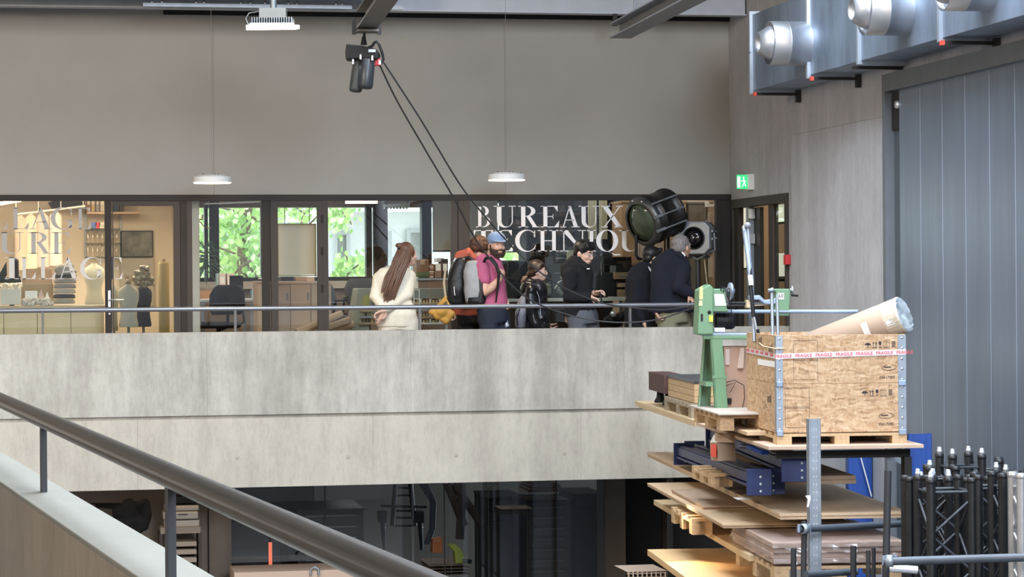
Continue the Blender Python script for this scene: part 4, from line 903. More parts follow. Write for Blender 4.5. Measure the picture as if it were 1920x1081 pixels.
for k, (x0, x1, y1, lb) in enumerate(((1103, 1119, 448, 'narrow pale strip curtain behind the letter U of the upper word'), (1124, 1139, 448, 'narrow pale strip curtain behind the letter X'), (1063, 1079, 494, 'pale paper strip beside the head of the man with glasses'))):
    v = VG+2.2; a = V(x0, y1, v); b = V(x1, 400, v); o = MB(); n = 8
    top = 2.4 if k < 2 else V(1063, 466, v).z
    for j in range(n): o.box((a.x+(b.x-a.x)*j/n, v+.01*(j % 2), a.z), (a.x+(b.x-a.x)*(j+1)/n, v+.01*(j % 2)+.008, top))
    t = thing('curtain', lb, 'curtain', a); o.build('fabric', m_pale, t); MB().tube([(a.x-.02, v, top), (b.x+.02, v, top)], .012, 8).build('rod', m_steel_d, t)
# dark cupboards / shelving of the store
t = thing('shelving', 'dark steel shelving filled with small equipment behind the lettering', 'shelf', V(1050, 560, VB-1.4))
for px in (990, 1040, 1095, 1150):
    p = V(px, 500, VB-1.4); MB().box((p.x-.02, VB-1.4, 0), (p.x+.02, VB-.9, 2.3)).build('upright', m_steel_d, t)
for py in (405, 440, 478, 520):
    a = V(990, py, VB-1.4); b = V(1150, py, VB-1.4); MB().box((a.x, VB-1.4, a.z-.015), (b.x, VB-.9, a.z)).build('shelf_board', m_steel_d, t)
random.seed(44); names = ['grey', 'brown', 'dark blue', 'tan']; ORD = ['first', 'second', 'third', 'fourth', 'fifth', 'sixth', 'seventh', 'eighth', 'ninth', 'tenth', 'eleventh', 'twelfth', 'thirteenth']
cs = [(.12, .12, .12), (.14, .09, .06), (.04, .05, .08), (.22, .15, .10)]
for r_, py in enumerate((405, 440, 478)):
    x = 994; cnt = 0
    while x < 1140:
        w_ = random.choice((9, 12, 16)); k = random.randrange(4)
        if x+w_ < 1146:
            o, a, b = boxthing('equipment_box', 'dim %s box, %s from the round black disc, %s level of dark shelving' % (names[k], ORD[cnt], ('top', 'middle', 'bottom')[r_]), 'box', x, py-random.choice((10, 15, 20)), x+w_-1.5, py-.3, VB-1.3, .3, mat('eq_'+names[k].replace(' ', '_'), cs[k], .7), 'knob', 'boxes on the %s level of the dark shelving' % ('top', 'middle', 'bottom')[r_]); cnt += 1
        x += w_+random.choice((0, 2, 6))
for k, (x0, x1, y0, lb, c_) in enumerate(((1168, 1200, 376, 'tall tan wooden cabinet behind the black lantern', (.33, .22, .14)), (1200, 1246, 376, 'broad tan wooden locker behind the lantern yoke', (.38, .26, .17)), (1250, 1288, 376, 'tan locker between the two lanterns', (.36, .25, .165)), (1292, 1326, 378, 'grey brown locker behind the square lantern', (.17, .145, .12)), (1328, 1343, 376, 'narrow tan board at the end of the glass front', (.40, .29, .20)))):
    cabinet('locker', lb, 'cabinet', x0, y0, x1-1, VG+1.9+.02*k, .5, mat('locker%s' % 'abcde'[k], c_, .6, var=.06, vscale=4, stretch=(6, 6, 1)), 1)
for k, (x0, y0, x1, y1, c_, lb) in enumerate(((1153, 510, 1190, 523, (.30, .2, .13), 'brown case on the upper tier behind the dark coat'), (1160, 530, 1190, 538, (.42, .29, .18), 'tan tray on the middle tier behind the dark coat'), (1160, 542, 1192, 556, (.34, .24, .15), 'wooden drawer on the worktop behind the dark coat'))):
    boxthing('case', lb, 'case', x0, y0, x1, y1, VG+1.0, .35, mat('tier%s' % 'abc'[k], c_, .6), 'knob')
MB().box(*vbox(1155, 497, 1187, 510, VG+1.05, .3)).build('stand_in', m_black, None)
o = bpy.data.objects['stand_in']; o.name = 'black_case'; tag(o, 'flat black case at the top of the tiers behind the dark coat', 'case')
boxthing('notice_sheet', 'cream notice on the grey brown locker above the square lantern', 'paper', 1322-0, 378, 1346-0, 388, VG+1.7, .01, m_paper, 'tape')
# photo gear under the worktop
t = thing('folded_tripod', 'chrome and black folded tripod head under the worktop', 'tripod', V(1185, 615, VG+.3))
MB().tube([V(1176, 580, VG+.3), V(1176, 606, VG+.3)], .022, 12).build('post', mat('grey_post', (.30, .31, .33), .4, .5), t)
for q in ((1168, 617), (1177, 619), (1190, 616)): MB().tube([V(1176, 605, VG+.3), V(*q, VG+.3-.08)], .012, 8).build('leg', m_galv2, t)
t = thing('camera_case', 'black equipment heap with a shiny disc under the worktop', 'equipment', V(1155, 610, VG+.6))
o = MB().ball(V(1150, 600, VG+.65), (.12, .1, .08)).ball(V(1166, 592, VG+.65), (.07, .08, .06)).build('bag', m_black, t); remesh(o, .02, 1, .02, 10)
MB().lathe([(0, 0), (.035, 0), (.03, .01), (0, .012)], V(1150, 588, VG+.52), (0, -1, 0), 16).build('disc', m_chrome, t)
# doorway on the right wall
d2_ = struct('door_4', MB().box((UR-.02, d0, zd-.09), (UR+.08, d1, zd)).box((UR-.02, d0, 0), (UR+.08, d0+.07, zd-.09)).box((UR-.02, d1-.05, 0), (UR+.08, d1, zd-.09)), m_frame2)
y0_ = U(1420, 450, UR).y
MB().box((UR, U(1449, 450, UR).y, 0), (UR+.06, U(1441, 450, UR).y, zd-.09)).build('meeting_stile', m_frame2, d2_)
MB().box((UR, U(1384, 450, UR).y-.0, 0), (UR+.06, U(1378, 450, UR).y+.12, zd-.09)).build('side_stile', m_frame, d2_)
MB().box((UR, U(1403, 450, UR).y, 0), (UR+.06, U(1399, 450, UR).y, zd-.09)).build('side_stile', m_galv2, d2_)
MB().box((UR+.02, U(1449, 450, UR).y, .02), (UR+.03, U(1472, 450, UR).y, zd-.1)).build('pane', m_glass, d2_)
# open leaf standing into the corridor
yl = U(1404, 450, UR).y
MB().box((UR+.06, U(1425, 450, UR+.06).y, 0), (UR+.10, U(1405, 450, UR+.06).y, zd-.1)).build('open_leaf', m_steel_d, d2_)
for py in (400, 447):
    p = U(1415, py, UR+.02); MB().box((UR-.01, yl-.06, p.z-.05), (UR+.05, yl-.02, p.z+.05)).build('hinge', m_chrome, d2_)
struct('wall_corridor', MB().box((UR+1.6, 20, 0), (UR+1.7, 27, 2.6)), mat('corridor_tan', (.45, .31, .19), .7, var=.05))
struct('wall_corridor_end', MB().box((UR+.06, 27.5, 0), (UR+1.7, 27.6, 2.6)).box((UR+.3, 19.8, 0), (UR+1.7, 19.9, 2.6)), mat('corridor_pale', (.6, .58, .48), .8))
struct('ceiling_corridor', MB().box((UR+.3, 19.8, 2.5), (UR+1.7, VB, 2.6)), mat('dark_ceil', (.05, .05, .05), .8))
struct('floor_corridor', MB().box((UR+.3, 19.8, -.1), (UR+1.7, VG, 0)), mat('dark_ceil', (1, 1, 1)))
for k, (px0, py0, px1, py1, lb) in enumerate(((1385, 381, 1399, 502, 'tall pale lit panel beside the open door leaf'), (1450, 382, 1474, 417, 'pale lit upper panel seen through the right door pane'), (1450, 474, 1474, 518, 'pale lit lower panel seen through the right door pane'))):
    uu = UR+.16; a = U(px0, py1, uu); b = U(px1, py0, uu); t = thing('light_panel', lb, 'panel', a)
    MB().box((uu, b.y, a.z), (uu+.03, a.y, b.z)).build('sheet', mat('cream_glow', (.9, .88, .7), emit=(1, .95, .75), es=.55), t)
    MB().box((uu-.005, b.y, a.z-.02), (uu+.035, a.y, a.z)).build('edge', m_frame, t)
arealamp('corridor_lamp', (UR+1.0, 23.2, 2.4), .8, 2.2, 22, (1, .78, .5))
t = thing('vertical_blind_box', 'low brown cabinet seen at the bottom of the right door pane', 'cabinet', U(1462, 600, UR+.9))
a = U(1450, 620, UR+.9); b = U(1475, 522, UR+.9); MB().box((UR+.9, b.y, 0), (UR+1.2, a.y, b.z)).build('body', m_brown, t); MB().box((UR+.88, b.y+.02, .1), (UR+.9, a.y-.02, b.z-.03)).build('door', m_tan, t)

# ------------------------------------------------------------------ outside: pale house, tree
struct('ground_outside', MB().box((-10, VB+.3, -1.2), (16, 46, -1.0)), mat('gravel', (.4, .38, .34), .9, var=.2))
vf = 38.0
m_ren = mat('white_render', (.74, .76, .77), .9, var=.04, vscale=1)
hs = thing('neighbour_house', 'pale rendered house outside the office windows with shuttered openings', 'building', (V(700, 500, vf).x, vf, -1))
o = MB()
x0 = V(600, 500, vf).x
o.box((x0, vf, -1), (V(1000, 500, vf).x, vf+3, V(700, 399, vf).z)).box((x0, vf-.9, V(700, 399, vf).z), (V(1000, 500, vf).x, vf+3, 6))
o.build('wall', m_ren, hs)
def opening(px0, py0, px1, py1, kind):
    a, b = vbox(px0, py0, px1, py1, vf-.03, .05)
    f = MB().box((a[0]-.06, vf-.07, a[2]-.06), (a[0], vf, b[2]+.06)).box((b[0], vf-.07, a[2]-.06), (b[0]+.06, vf, b[2]+.06)).box((a[0], vf-.07, b[2]), (b[0], vf, b[2]+.07)).box((a[0]-.08, vf-.12, a[2]-.09), (b[0]+.08, vf, a[2])).build('window_frame', mat('grey_surround', (.45, .47, .48), .8), hs)
    MB().box((a[0], vf-.02, a[2]), (b[0], vf-.005, b[2])).build('shutter', mat('grey_shutter', (.30, .31, .30), .7) if kind else mat('pale_pane', (.5, .56, .58), .2), f)
opening(633, 440, 649, 560, 1); opening(716, 440, 727, 481, 0); opening(770, 436, 792, 540, 1)
# second, nearer low house left behind the tree
hs2 = thing('garden_wall_house', 'pale gable seen between the branches at the top of the narrow door', 'building', (V(560, 500, 40).x, 40, -1))
MB().box((V(355, 500, 41).x, 41, -1), (V(640, 500, 41).x, 43, 5)).build('wall', mat('grey_green_back', (.40, .42, .38), .9, var=.3, vscale=1.5), hs2)
MB().box((V(540, 500, 40).x, 40, V(550, 418, 40).z), (V(604, 500, 40).x, 40.6, V(550, 380, 40).z)).build('gable_band', m_ren, hs2)
MB().box((V(538, 500, 40).x, 39.8, V(550, 421, 40).z), (V(606, 500, 40).x, 40.6, V(550, 417, 40).z)).build('eave', m_galv2, hs2)
tr = thing('broadleaf_tree', 'bright green broadleaf tree outside the first office window', 'tree', (V(470, 500, 33.5).x, 33.5, -1))
tb = V(470, 500, 33.5)
trunk = MB().tube([(tb.x, 33.8, -1), (tb.x+.05, 33.8, .6), (tb.x-.1, 33.8, 1.6), (tb.x+.1, 33.8, 3)], [.12, .10, .08, .04], 10).build('trunk', mat('bark', (.16, .12, .09), .9, var=.3), tr)
random.seed(77)
br = [[(495, 540), (455, 480), (400, 460)], [(500, 470), (450, 500), (420, 540)], [(500, 420), (460, 400), (400, 385)], [(480, 560), (500, 500), (560, 440), (600, 400)], [(600, 400), (640, 395), (660, 420)], [(560, 600), (630, 540), (660, 505), (680, 490)], [(640, 545), (655, 500), (650, 480)], [(560, 440), (570, 400), (545, 380)]]
for b in br:
    pts = [V(x, y, 33.4+random.uniform(-.3, .3)) for x, y in b]; MB().tube(pts, [.022-.014*i/len(pts) for i in range(len(pts))], 7).build('branch', mat('bark', (1, 1, 1)), tr)
lme = {}
def leafmesh(col, k):
    me = bpy.data.meshes.new('leaf'); s = 1
    vs = [(0, 0, 0), (.35, .25, .06), (.42, .6, .02), (0, 1.1, -.12), (-.42, .6, .02), (-.35, .25, .06), (0, .55, -.05)]
    fs = [(0, 1, 6), (1, 2, 6), (2, 3, 6), (3, 4, 6), (4, 5, 6), (5, 0, 6)]
    me.from_pydata(vs, [], fs); me.materials.append(col); return me
def leafmat(n, c):
    m = mat(n, c, .55, var=.15, vscale=3); b = m.node_tree.nodes['Principled BSDF']; b.inputs['Transmission Weight'].default_value = 0; b.inputs['Subsurface Weight'].default_value = 0
    nt = m.node_tree; tl = nt.nodes.new('ShaderNodeBsdfTranslucent'); tl.inputs[0].default_value = (*[min(1, x*1.3) for x in c], 1); mx = nt.nodes.new('ShaderNodeMixShader'); mx.inputs[0].default_value = .4
    out = [x for x in nt.nodes if x.type == 'OUTPUT_MATERIAL'][0]; nt.links.new(b.outputs[0], mx.inputs[1]); nt.links.new(tl.outputs[0], mx.inputs[2]); nt.links.new(mx.outputs[0], out.inputs[0]); return m
lms = [leafmesh(leafmat('leaf_light', (.40, .58, .20)), 0), leafmesh(leafmat('leaf_mid', (.22, .38, .12)), 1), leafmesh(leafmat('leaf_pale', (.60, .74, .42)), 2)]
def clusters():
    r_ = random.random()
    if r_ < .62: return random.uniform(374, 502), random.uniform(372, 540)
    if r_ < .72: return random.uniform(518, 600), random.gauss(395, 14)
    if r_ < .84: return random.gauss(638, 16), random.gauss(404, 20)
    if r_ < .95: x = random.uniform(628, 684); return x, 515-(x-628)*.35+random.gauss(0, 12)
    return random.uniform(945, 985), random.uniform(470, 490)
mat_inv = tr.matrix_basis.inverted()
for i in range(300):
    px, py = clusters(); p = V(px, py, 33.0+random.uniform(-.5, .3)); o = bpy.data.objects.new('leaf', random.choice(lms)); COL.objects.link(o); o.parent = tr
    o.location = mat_inv @ p; s_ = random.uniform(.06, .115); o.scale = (s_, s_, s_); o.rotation_euler = (random.uniform(.6, 2.2)+PI/2*0, random.uniform(-.8, .8), random.uniform(-1.2, 1.2)+PI*0)
fo_ = MB(); lv = [(0, 0, 0), (.35, .25, .06), (.42, .6, .02), (0, 1.1, -.12), (-.42, .6, .02), (-.35, .25, .06)]
from mathutils import Euler
for g, mm in ((0, lms[1].materials[0]), (1, lms[0].materials[0])):
    fo_ = MB()
    for i in range(1500):
        px, py = clusters(); 
        if px > 500 and random.random() < .55: continue
        p = V(px, py, 34.0+random.uniform(-.5, 1.5)); E = Euler((random.uniform(.3, 2.6), random.uniform(-1, 1), random.uniform(-1.5, 1.5))).to_matrix(); s_ = random.uniform(.05, .10)
        fo_.add([p+E @ Vector(q)*s_ for q in lv], [(0, 1, 2, 3, 4, 5)])
    fo_.build('foliage', mm, tr, kind='stuff')

# ------------------------------------------------------------------ hall level below the walkway
v2 = 23.6
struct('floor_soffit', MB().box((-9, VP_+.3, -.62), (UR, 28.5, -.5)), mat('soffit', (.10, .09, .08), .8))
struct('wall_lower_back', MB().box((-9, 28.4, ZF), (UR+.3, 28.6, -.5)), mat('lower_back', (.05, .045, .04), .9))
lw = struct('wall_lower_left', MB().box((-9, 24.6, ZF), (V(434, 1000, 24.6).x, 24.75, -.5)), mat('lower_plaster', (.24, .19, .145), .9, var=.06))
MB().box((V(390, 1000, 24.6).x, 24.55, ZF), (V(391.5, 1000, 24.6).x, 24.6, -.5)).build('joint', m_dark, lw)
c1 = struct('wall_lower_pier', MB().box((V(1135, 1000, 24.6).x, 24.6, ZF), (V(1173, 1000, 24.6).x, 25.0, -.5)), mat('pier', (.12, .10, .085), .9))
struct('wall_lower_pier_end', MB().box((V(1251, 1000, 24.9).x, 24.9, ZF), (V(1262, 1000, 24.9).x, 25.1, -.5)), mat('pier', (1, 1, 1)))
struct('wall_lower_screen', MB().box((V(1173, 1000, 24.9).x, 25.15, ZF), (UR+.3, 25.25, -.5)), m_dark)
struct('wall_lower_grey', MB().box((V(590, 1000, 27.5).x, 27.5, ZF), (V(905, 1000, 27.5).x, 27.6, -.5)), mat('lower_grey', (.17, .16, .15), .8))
arealamp('lower_room_lamp', (V(760, 1000, 26).x, 25.6, -.70), 1.6, 1.2, 5, (.9, .92, 1))
arealamp('lower_left_lamp', (V(300, 1000, 23.8).x, 23.9, -.68), 1.2, .3, 1.6, (1, .8, .6))
def lowbox(name, lab, cat, px0, py0, px1, v, dep, m, n=4, handles=True):
    a, b = vbox(px0, py0, px1, 1200, v, dep); t = thing(name, lab, cat, ((a[0]+b[0])/2, v+dep/2, ZF)); zt = b[2]
    MB().box((a[0], v+.02, ZF), (b[0], v+dep, zt)).build('body', m, t, bev=.006)
    MB().box((a[0]-.01, v-.01, zt-.02), (b[0]+.01, v+dep+.01, zt+.005)).build('lid', m, t, bev=.004)
    for i in range(n):
        z1 = zt-.04-i*.11; d = MB().box((a[0]+.02, v, z1-.1), (b[0]-.02, v+.018, z1-.006)).build('drawer', m, t, bev=.003)
        if handles: MB().box((a[0]+.08, v-.012, z1-.03), (b[0]-.08, v-.002, z1-.018)).build('handle', mat('dull_bar', (.10, .095, .09), .4, .6), d)
    return t, a, b
m_tool = mat('tool_black', (.010, .010, .010), .5, spec=.3)
lowbox('tool_cabinet', 'wide black drawer cabinet under the walkway beside the grey wall', 'cabinet', 560, 953, 682, 24.4, 1.0, m_tool, 6)
lowbox('tool_cabinet', 'black workshop cupboard against the left pier under the walkway', 'cabinet', 436, 976, 528, 24.7, .8, m_tool, 5, False)
lowbox('rack_cabinet', 'tall dark drawer rack with pale shelf edges near the right pier', 'cabinet', 990, 938, 1070, 24.8, .8, mat('rack_dark', (.025, .021, .018), .5), 7)
lowbox('equipment_cabinet', 'tall black cabinet right of the orange and green objects', 'cabinet', 915, 930, 980, 25.75, .8, mat('cab_black', (.010, .010, .010), .6), 3, False)
lowbox('flight_case', 'dark flight case standing against the right pier', 'case', 1078, 925, 1132, 25.2, .8, m_tool, 2, False)
a, b = vbox(990, 905, 1055, 920, 24.9, .6); t = thing('timber_pack', 'brown boards on top of the dark drawer rack', 'timber', a)
for k in range(3): MB().box((a[0]+.02*k, a[1], a[2]+.028*k-.02), (b[0]-.01*k, b[1], a[2]+.028*k+.002)).build('board', m_brown, t, bev=.003)
t = thing('metal_trays', 'pale edged metal trays stacked on the dark drawer rack', 'tray', V(1030, 945, 24.75))
for k in range(2):
    a, b = vbox(989+k*2, 936+k*5, 1069, 938+k*5, 24.74-.02*k, .5); MB().box(a, b).build('tray', mat('tray_edge', (.28, .22, .17), .4, .3), t)
# printer on a shelf unit, left
t = thing('shelf_unit', 'grey brown shelf unit holding the cream printer under the walkway', 'shelf', V(340, 1200, 24.0))
v = 23.95
a = V(301, 989, v); b = V(376, 989, v)
MB().box((a.x, v, a.z-.06), (b.x, v+.4, a.z)).build('top', mat('unit_top', (.27, .22, .17), .6), t)
for px in (302, 375): p = V(px, 1000, v); MB().box((p.x-.015, v, ZF), (p.x+.015, v+.4, a.z-.06)).build('side', m_frame2, t)
for k in range(5):
    y0 = 1014+k*15; MB().box(*vbox(312, y0, 369, y0+11, v+.02, .35)).build('drawer', mat('unit_drawer', (.33, .28, .22), .6), t, bev=.006)
t = thing('printer', 'cream office printer on the shelf unit with a dark lid', 'printer', V(340, 988, v+.1))
MB().box(*vbox(308, 974, 374, 988, v+.06, .32)).build('base', mat('printer_cream', (.42, .37, .30), .5), t, bev=.01)
MB().box(*vbox(306, 958, 372, 974, v+.05, .32)).build('middle', mat('printer_cream', (1, 1, 1)), t, bev=.015)
MB().box(*vbox(309, 947, 373, 958, v+.07, .3)).build('top_case', mat('printer_cream', (1, 1, 1)), t, bev=.012)
MB().box(*vbox(311, 930, 374, 944, v+.12, .25)).build('lid', m_black, t, bev=.006)
MB().box(*vbox(334, 963, 352, 965, v+.04, .02)).build('slot', m_steel_d, t)
t = thing('coat_pile', 'black coats hanging in a heap behind the near coping', 'coats', V(245, 1000, 24.1))
random.seed(2); o = MB()
for k in range(34):
    a_ = random.uniform(0, 1); o.ball(V(218+a_*52+random.uniform(-6, 6), 945+random.random()*48, 24.15), (.05, .05, .07), 8, 6)
o.ball(V(262, 944, 24.1), (.05, .05, .04)).cap([V(180, 948, 24.3), V(225, 948, 24.2)], .03)
o = o.build('fabric', mat('black_cloth', (.010, .010, .010), .95), t); remesh(o, .02, 1, .02, 12)
MB().tube([V(170, 944, 24.4), V(280, 944, 24.4)], .01, 6).build('hook_rail', m_steel_d, t)
# hand truck with hoses hanging against the grey wall
t = thing('hand_truck', 'dark blue black steel stand with two uprights before the grey wall', 'stand', V(760, 1000, 27.0))
vv = 27.0
m_hb = mat('dark_blue_steel', (.02, .024, .035), .4, .4)
for a, b in (((742, 905), (736, 985)), ((770, 905), (778, 985))): MB().tube([V(*a, vv), V(*b, vv)], .03, 10).build('upright', m_hb, t)
for y_ in (914, 928, 957, 970, 985): MB().tube([V(738, y_, vv), V(775, y_, vv)], .012, 8).build('rung', m_hb, t)
MB().tube([V(714, 948, vv-.1), V(800, 950, vv-.1)], .014, 8).build('crossbar', m_hb, t)
for x in (718, 788):
    o = MB().box(*vbox(x-8, 958, x+8, 980, vv-.2, .12)).build('block', m_hb, t, bev=.01)
    MB().ball(V(x+2, 988, vv-.2), .02).build('clamp', m_chrome, t); MB().tube([V(x, 980, vv-.2), V(x+3, 1030, vv-.2)], [.03, .02], 8).build('lower_leg', m_hb, t)
for k in range(4): MB().tube([V(786+k*5, 905, vv-.3), V(808+k*3, 940, vv-.3), V(806+k*3, 990, vv-.3), V(796+k*3, 1020, vv-.3)], .01, 6).build('hose', mat('hose_blue', (.06, .07, .10), .5), t)
t = thing('pallet_stack', 'dark slatted pallets on the floor below the yellow green tool', 'pallet', V(842, 1068, 24.6))
for k in range(4): MB().box(*vbox(805, 1058+k*6, 882, 1061+k*6, 24.6, .7)).build('slat', m_brown, t)
t = thing('ladder_frame', 'leaning dark wooden beams beside the grey wall', 'beam', V(850, 1000, 25.5))
for a, b in (((838, 905), (870, 985)), ((868, 905), (862, 1010)), ((850, 905), (905, 985))): MB().tube([V(*a, 25.5), V(*b, 25.5)], .045, 6).build('beam', mat('dark_timber', (.05, .038, .03), .8), t)
t = thing('power_tool', 'yellow green angled tool casing lying among dark gear', 'tool', V(860, 1045, 24.6))
MB().prism([V(x, y, 24.6) for x, y in ((840, 1021), (856, 1020), (866, 1030), (876, 1056), (854, 1056), (852, 1034))], (0, .12, 0)).build('casing', mat('lime', (.28, .32, .04), .5), t, bev=.01)
MB().tube([V(868, 1050, 24.58), V(884, 1052, 24.58)], .02, 8).build('nozzle', m_black, t)
t = thing('orange_bag', 'small orange box on a dark carton near the tool', 'box', V(822, 1036, 24.7))
MB().prism([V(x, y, 24.7) for x, y in ((812, 1010), (829, 1007), (830, 1036), (811, 1036))], (0, .15, 0)).build('body', mat('orange', (.42, .12, .03), .6), t, bev=.006); MB().box(*vbox(814, 1012, 826, 1014, 24.68, .02)).build('flap', m_card, t)
t = thing('fluorescent_marker', 'bright coral vertical marker strip hanging on the lower glass', 'marker', V(507, 1063, 24.3))
MB().box(*vbox(504, 1016, 510, 1063, 24.3, .02)).build('strip', mat('coral', (.85, .20, .12), .5, emit=(1, .22, .12), es=.35), t); MB().tube([V(507, 945, 24.3), V(507, 1016, 24.3)], .006, 6).build('rod', m_steel_d, t)
t = thing('wooden_bench', 'pale pinkish workbench top with a clamp at the bottom edge', 'bench', V(560, 1078, 23.5))
a = V(439, 1073, 23.6); b = V(720, 1070, 23.6); MB().box((a.x, 23.6, a.z-.12), (b.x+.3, 24.2, a.z)).build('top', mat('pink_bench', (.52, .38, .29), .6), t, bev=.004)
for px in (445, 700): p = V(px, 1070, 23.65); MB().box((p.x-.03, 23.65, ZF), (p.x+.03, 23.71, a.z-.12)).build('leg', m_tan, t)
p = V(590, 1070, 23.58); MB().tube([p+Vector((-.04, 0, -.04)), p+Vector((-.035, 0, .02)), p+Vector((.0, 0, .04)), p+Vector((.035, 0, .02)), p+Vector((.04, 0, -.04))], .012, 8).build('clamp', m_galv2, t)
gw = struct('window_4', MB().box((V(434, 1000, 24.3).x, 24.30, -.66), (V(1135, 1000, 24.3).x, 24.33, -.62)), m_frame)
for px in (610, 834, 1044): p = V(px, 1000, 24.3); MB().box((p.x-.004, 24.30, ZF), (p.x+.004, 24.33, -.66)).build('glazing_joint', m_steel_d, gw)
for a, b in ((434, 609), (611, 833), (835, 1043), (1045, 1134)):
    MB().box((V(a, 1000, 24.3).x, 24.312, ZF), (V(b, 1000, 24.3).x, 24.318, -.66)).build('pane', glass_mat('lower_glass', (.88, .90, .90), .05) if a == 434 else bpy.data.materials['lower_glass'], gw)
# ------------------------------------------------------------------ people on the walkway
m_skin = mat('skin', (.62, .36, .26), .5, var=.04, vscale=30)
m_skin2 = mat('skin_light', (.66, .42, .32), .5, var=.04, vscale=30)
m_eye = mat('eye_white', (.75, .72, .70), .3); m_iris = mat('iris', (.03, .02, .015), .2); m_lip = mat('lip', (.42, .16, .13), .5)
def hairm(n, c): return mat(n, c, .45, var=.35, vscale=40, stretch=(4, 4, .5))
class Person:
    def __init__(s, label, px0, v, skin=None):
        p = V(px0, 780, v); s.D = (p-O3).dot(fw); s.px0 = px0; s.v = v; s.k = s.D/4600
        s.root = thing('person', label, 'person', (p.x, p.y, 0), -YAW); s.skin = skin or m_skin; s.body = MB()
    def L(s, px, py, d=0):
        return Vector(((px-s.px0)*s.k, d, EYE+(HY-.0076*(px-960)-py)*s.k))
    def part(s, mb, name, m, voxel=.010, sm=2, nz=0, ns=8, st=(1, 1, 1), label=None):
        o = mb.build(name, m, s.root, world=False, label=label)
        if voxel: remesh(o, voxel, sm, nz, ns, st)
        return o
    def head(s, c, yaw, size=1.0, tilt=0, face=True, brow=(.05, .03, .02), neck=None):
        """c: centre of the skull; yaw 0 looks at the viewer (-y), +90 looks to +x"""
        Rm = Matrix.Rotation(R(yaw), 3, 'Z') @ Matrix.Rotation(R(tilt), 3, 'X'); k = size
        c = Vector(c)
        def T(x, y, z): return c + Rm @ Vector((x*k, -y*k, z*k))     # y: forward of the face
        b = s.body
        rot = Rm
        def ball(x, y, z, rx, ry, rz, mb=b): mb.ball(T(x, y, z), (rx*k, ry*k, rz*k), 16, 10, rot)
        ball(0, -.012, .03, .075, .092, .088); ball(0, .02, -.02, .064, .075, .085); ball(0, .045, -.075, .042, .045, .038)
        ball(0, .062, -.095, .024, .02, .018)
        for sx in (-1, 1):
            ball(sx*.074, -.01, -.015, .010, .020, .032); ball(sx*.036, .068, -.028, .022, .018, .022); ball(sx*.03, .078, .027, .024, .012, .010)
        b.cap([T(0, .088, .012), T(0, .105, -.03)], [.010*k, .0145*k], 8); ball(0, .1, -.036, .017, .012, .010)
        ball(0, .087, -.066, .024, .010, .007); ball(0, .084, -.076, .020, .010, .007)
        if neck is not None: b.cap([c+Rm @ Vector((0, .02*k, -.05*k)), Vector(neck)], [.055*k, .064*k], 14)
        if face:
            e = MB(); ir = MB(); bw = MB(); lp = MB()
            for sx in (-1, 1):
                e.ball(T(sx*.031, .079, .004), (.0135*k, .009*k, .0075*k), 10, 7, rot); ir.ball(T(sx*.031, .0865, .004), (.006*k, .004*k, .006*k), 8, 6, rot)
                bw.cap([T(sx*.014, .092, .022), T(sx*.032, .091, .029), T(sx*.05, .078, .024)], [.0035*k, .0045*k, .003*k], 6)
            lp.ball(T(0, .095, -.068), (.020*k, .006*k, .0035*k), 10, 6, rot); lp.ball(T(0, .094, -.0755), (.017*k, .006*k, .004*k), 10, 6, rot)
            for nm, mb, m in (('eye', e, m_eye), ('iris', ir, m_iris), ('eyebrow', bw, mat('brow_%d' % int(brow[0]*1000), brow, .8)), ('lips', lp, m_lip)): mb.build(nm, m, s.root, world=False)
        return T, Rm, k
    def hand(s, wrist, d, nrm, curl=.6, side=1, k=1.0):
        """palm from the wrist along d, palm facing nrm, five unequal fingers curled towards nrm"""
        w = Vector(wrist); d = Vector(d).normalized(); n = Vector(nrm); n = (n-d*n.dot(d)).normalized(); t = d.cross(n)*side
        b = s.body; Rm = Matrix((t, n, d)).transposed()
        b.ball(w+d*.045*k, (.038*k, .016*k, .052*k), 12, 9, Rm)
        for i, (o, ln) in enumerate(((-.027, .062), (-.009, .075), (.009, .070), (.026, .055))):
            p = w+d*.078*k+t*o*k; a = 0; pts = [p-d*.03*k, p]
            for sgm, f in enumerate((.45, .32, .25)):
                a += curl*(.9, 1.1, .8)[sgm]; p = p+(d*math.cos(a)+n*math.sin(a))*ln*f*k*1.05; pts.append(p)
            b.cap(pts, [.010*k, .0095*k, .009*k, .0085*k, .0075*k], 8)
        q = w+d*.02*k-t*.03*k
        b.cap([q, q+(d*.5-t*.6+n*.3)*.035*k, q+(d*.8-t*.45+n*.6)*.062*k, q+(d*.9-t*.1+n*.9)*.080*k], [.014*k, .012*k, .010*k, .008*k], 8)
    def arm(s, sh, el, wr, r=(.046, .038, .024)):
        sh, el, wr = Vector(sh), Vector(el), Vector(wr)
        s.body.cap([sh, sh.lerp(el, .5), el, el.lerp(wr, .35), wr], [r[0], r[0]*.92, r[1], r[1]*.98, r[2]], 12)
    def sleeve(s, mb, sh, el, wr, r=(.068, .058, .046)):
        sh, el, wr = Vector(sh), Vector(el), Vector(wr); w2 = el.lerp(wr, .93)
        mb.cap([sh, sh.lerp(el, .5), el, el.lerp(w2, .5), w2], [r[0], r[0]*.95, r[1], (r[1]+r[2])/2, r[2]], 14)
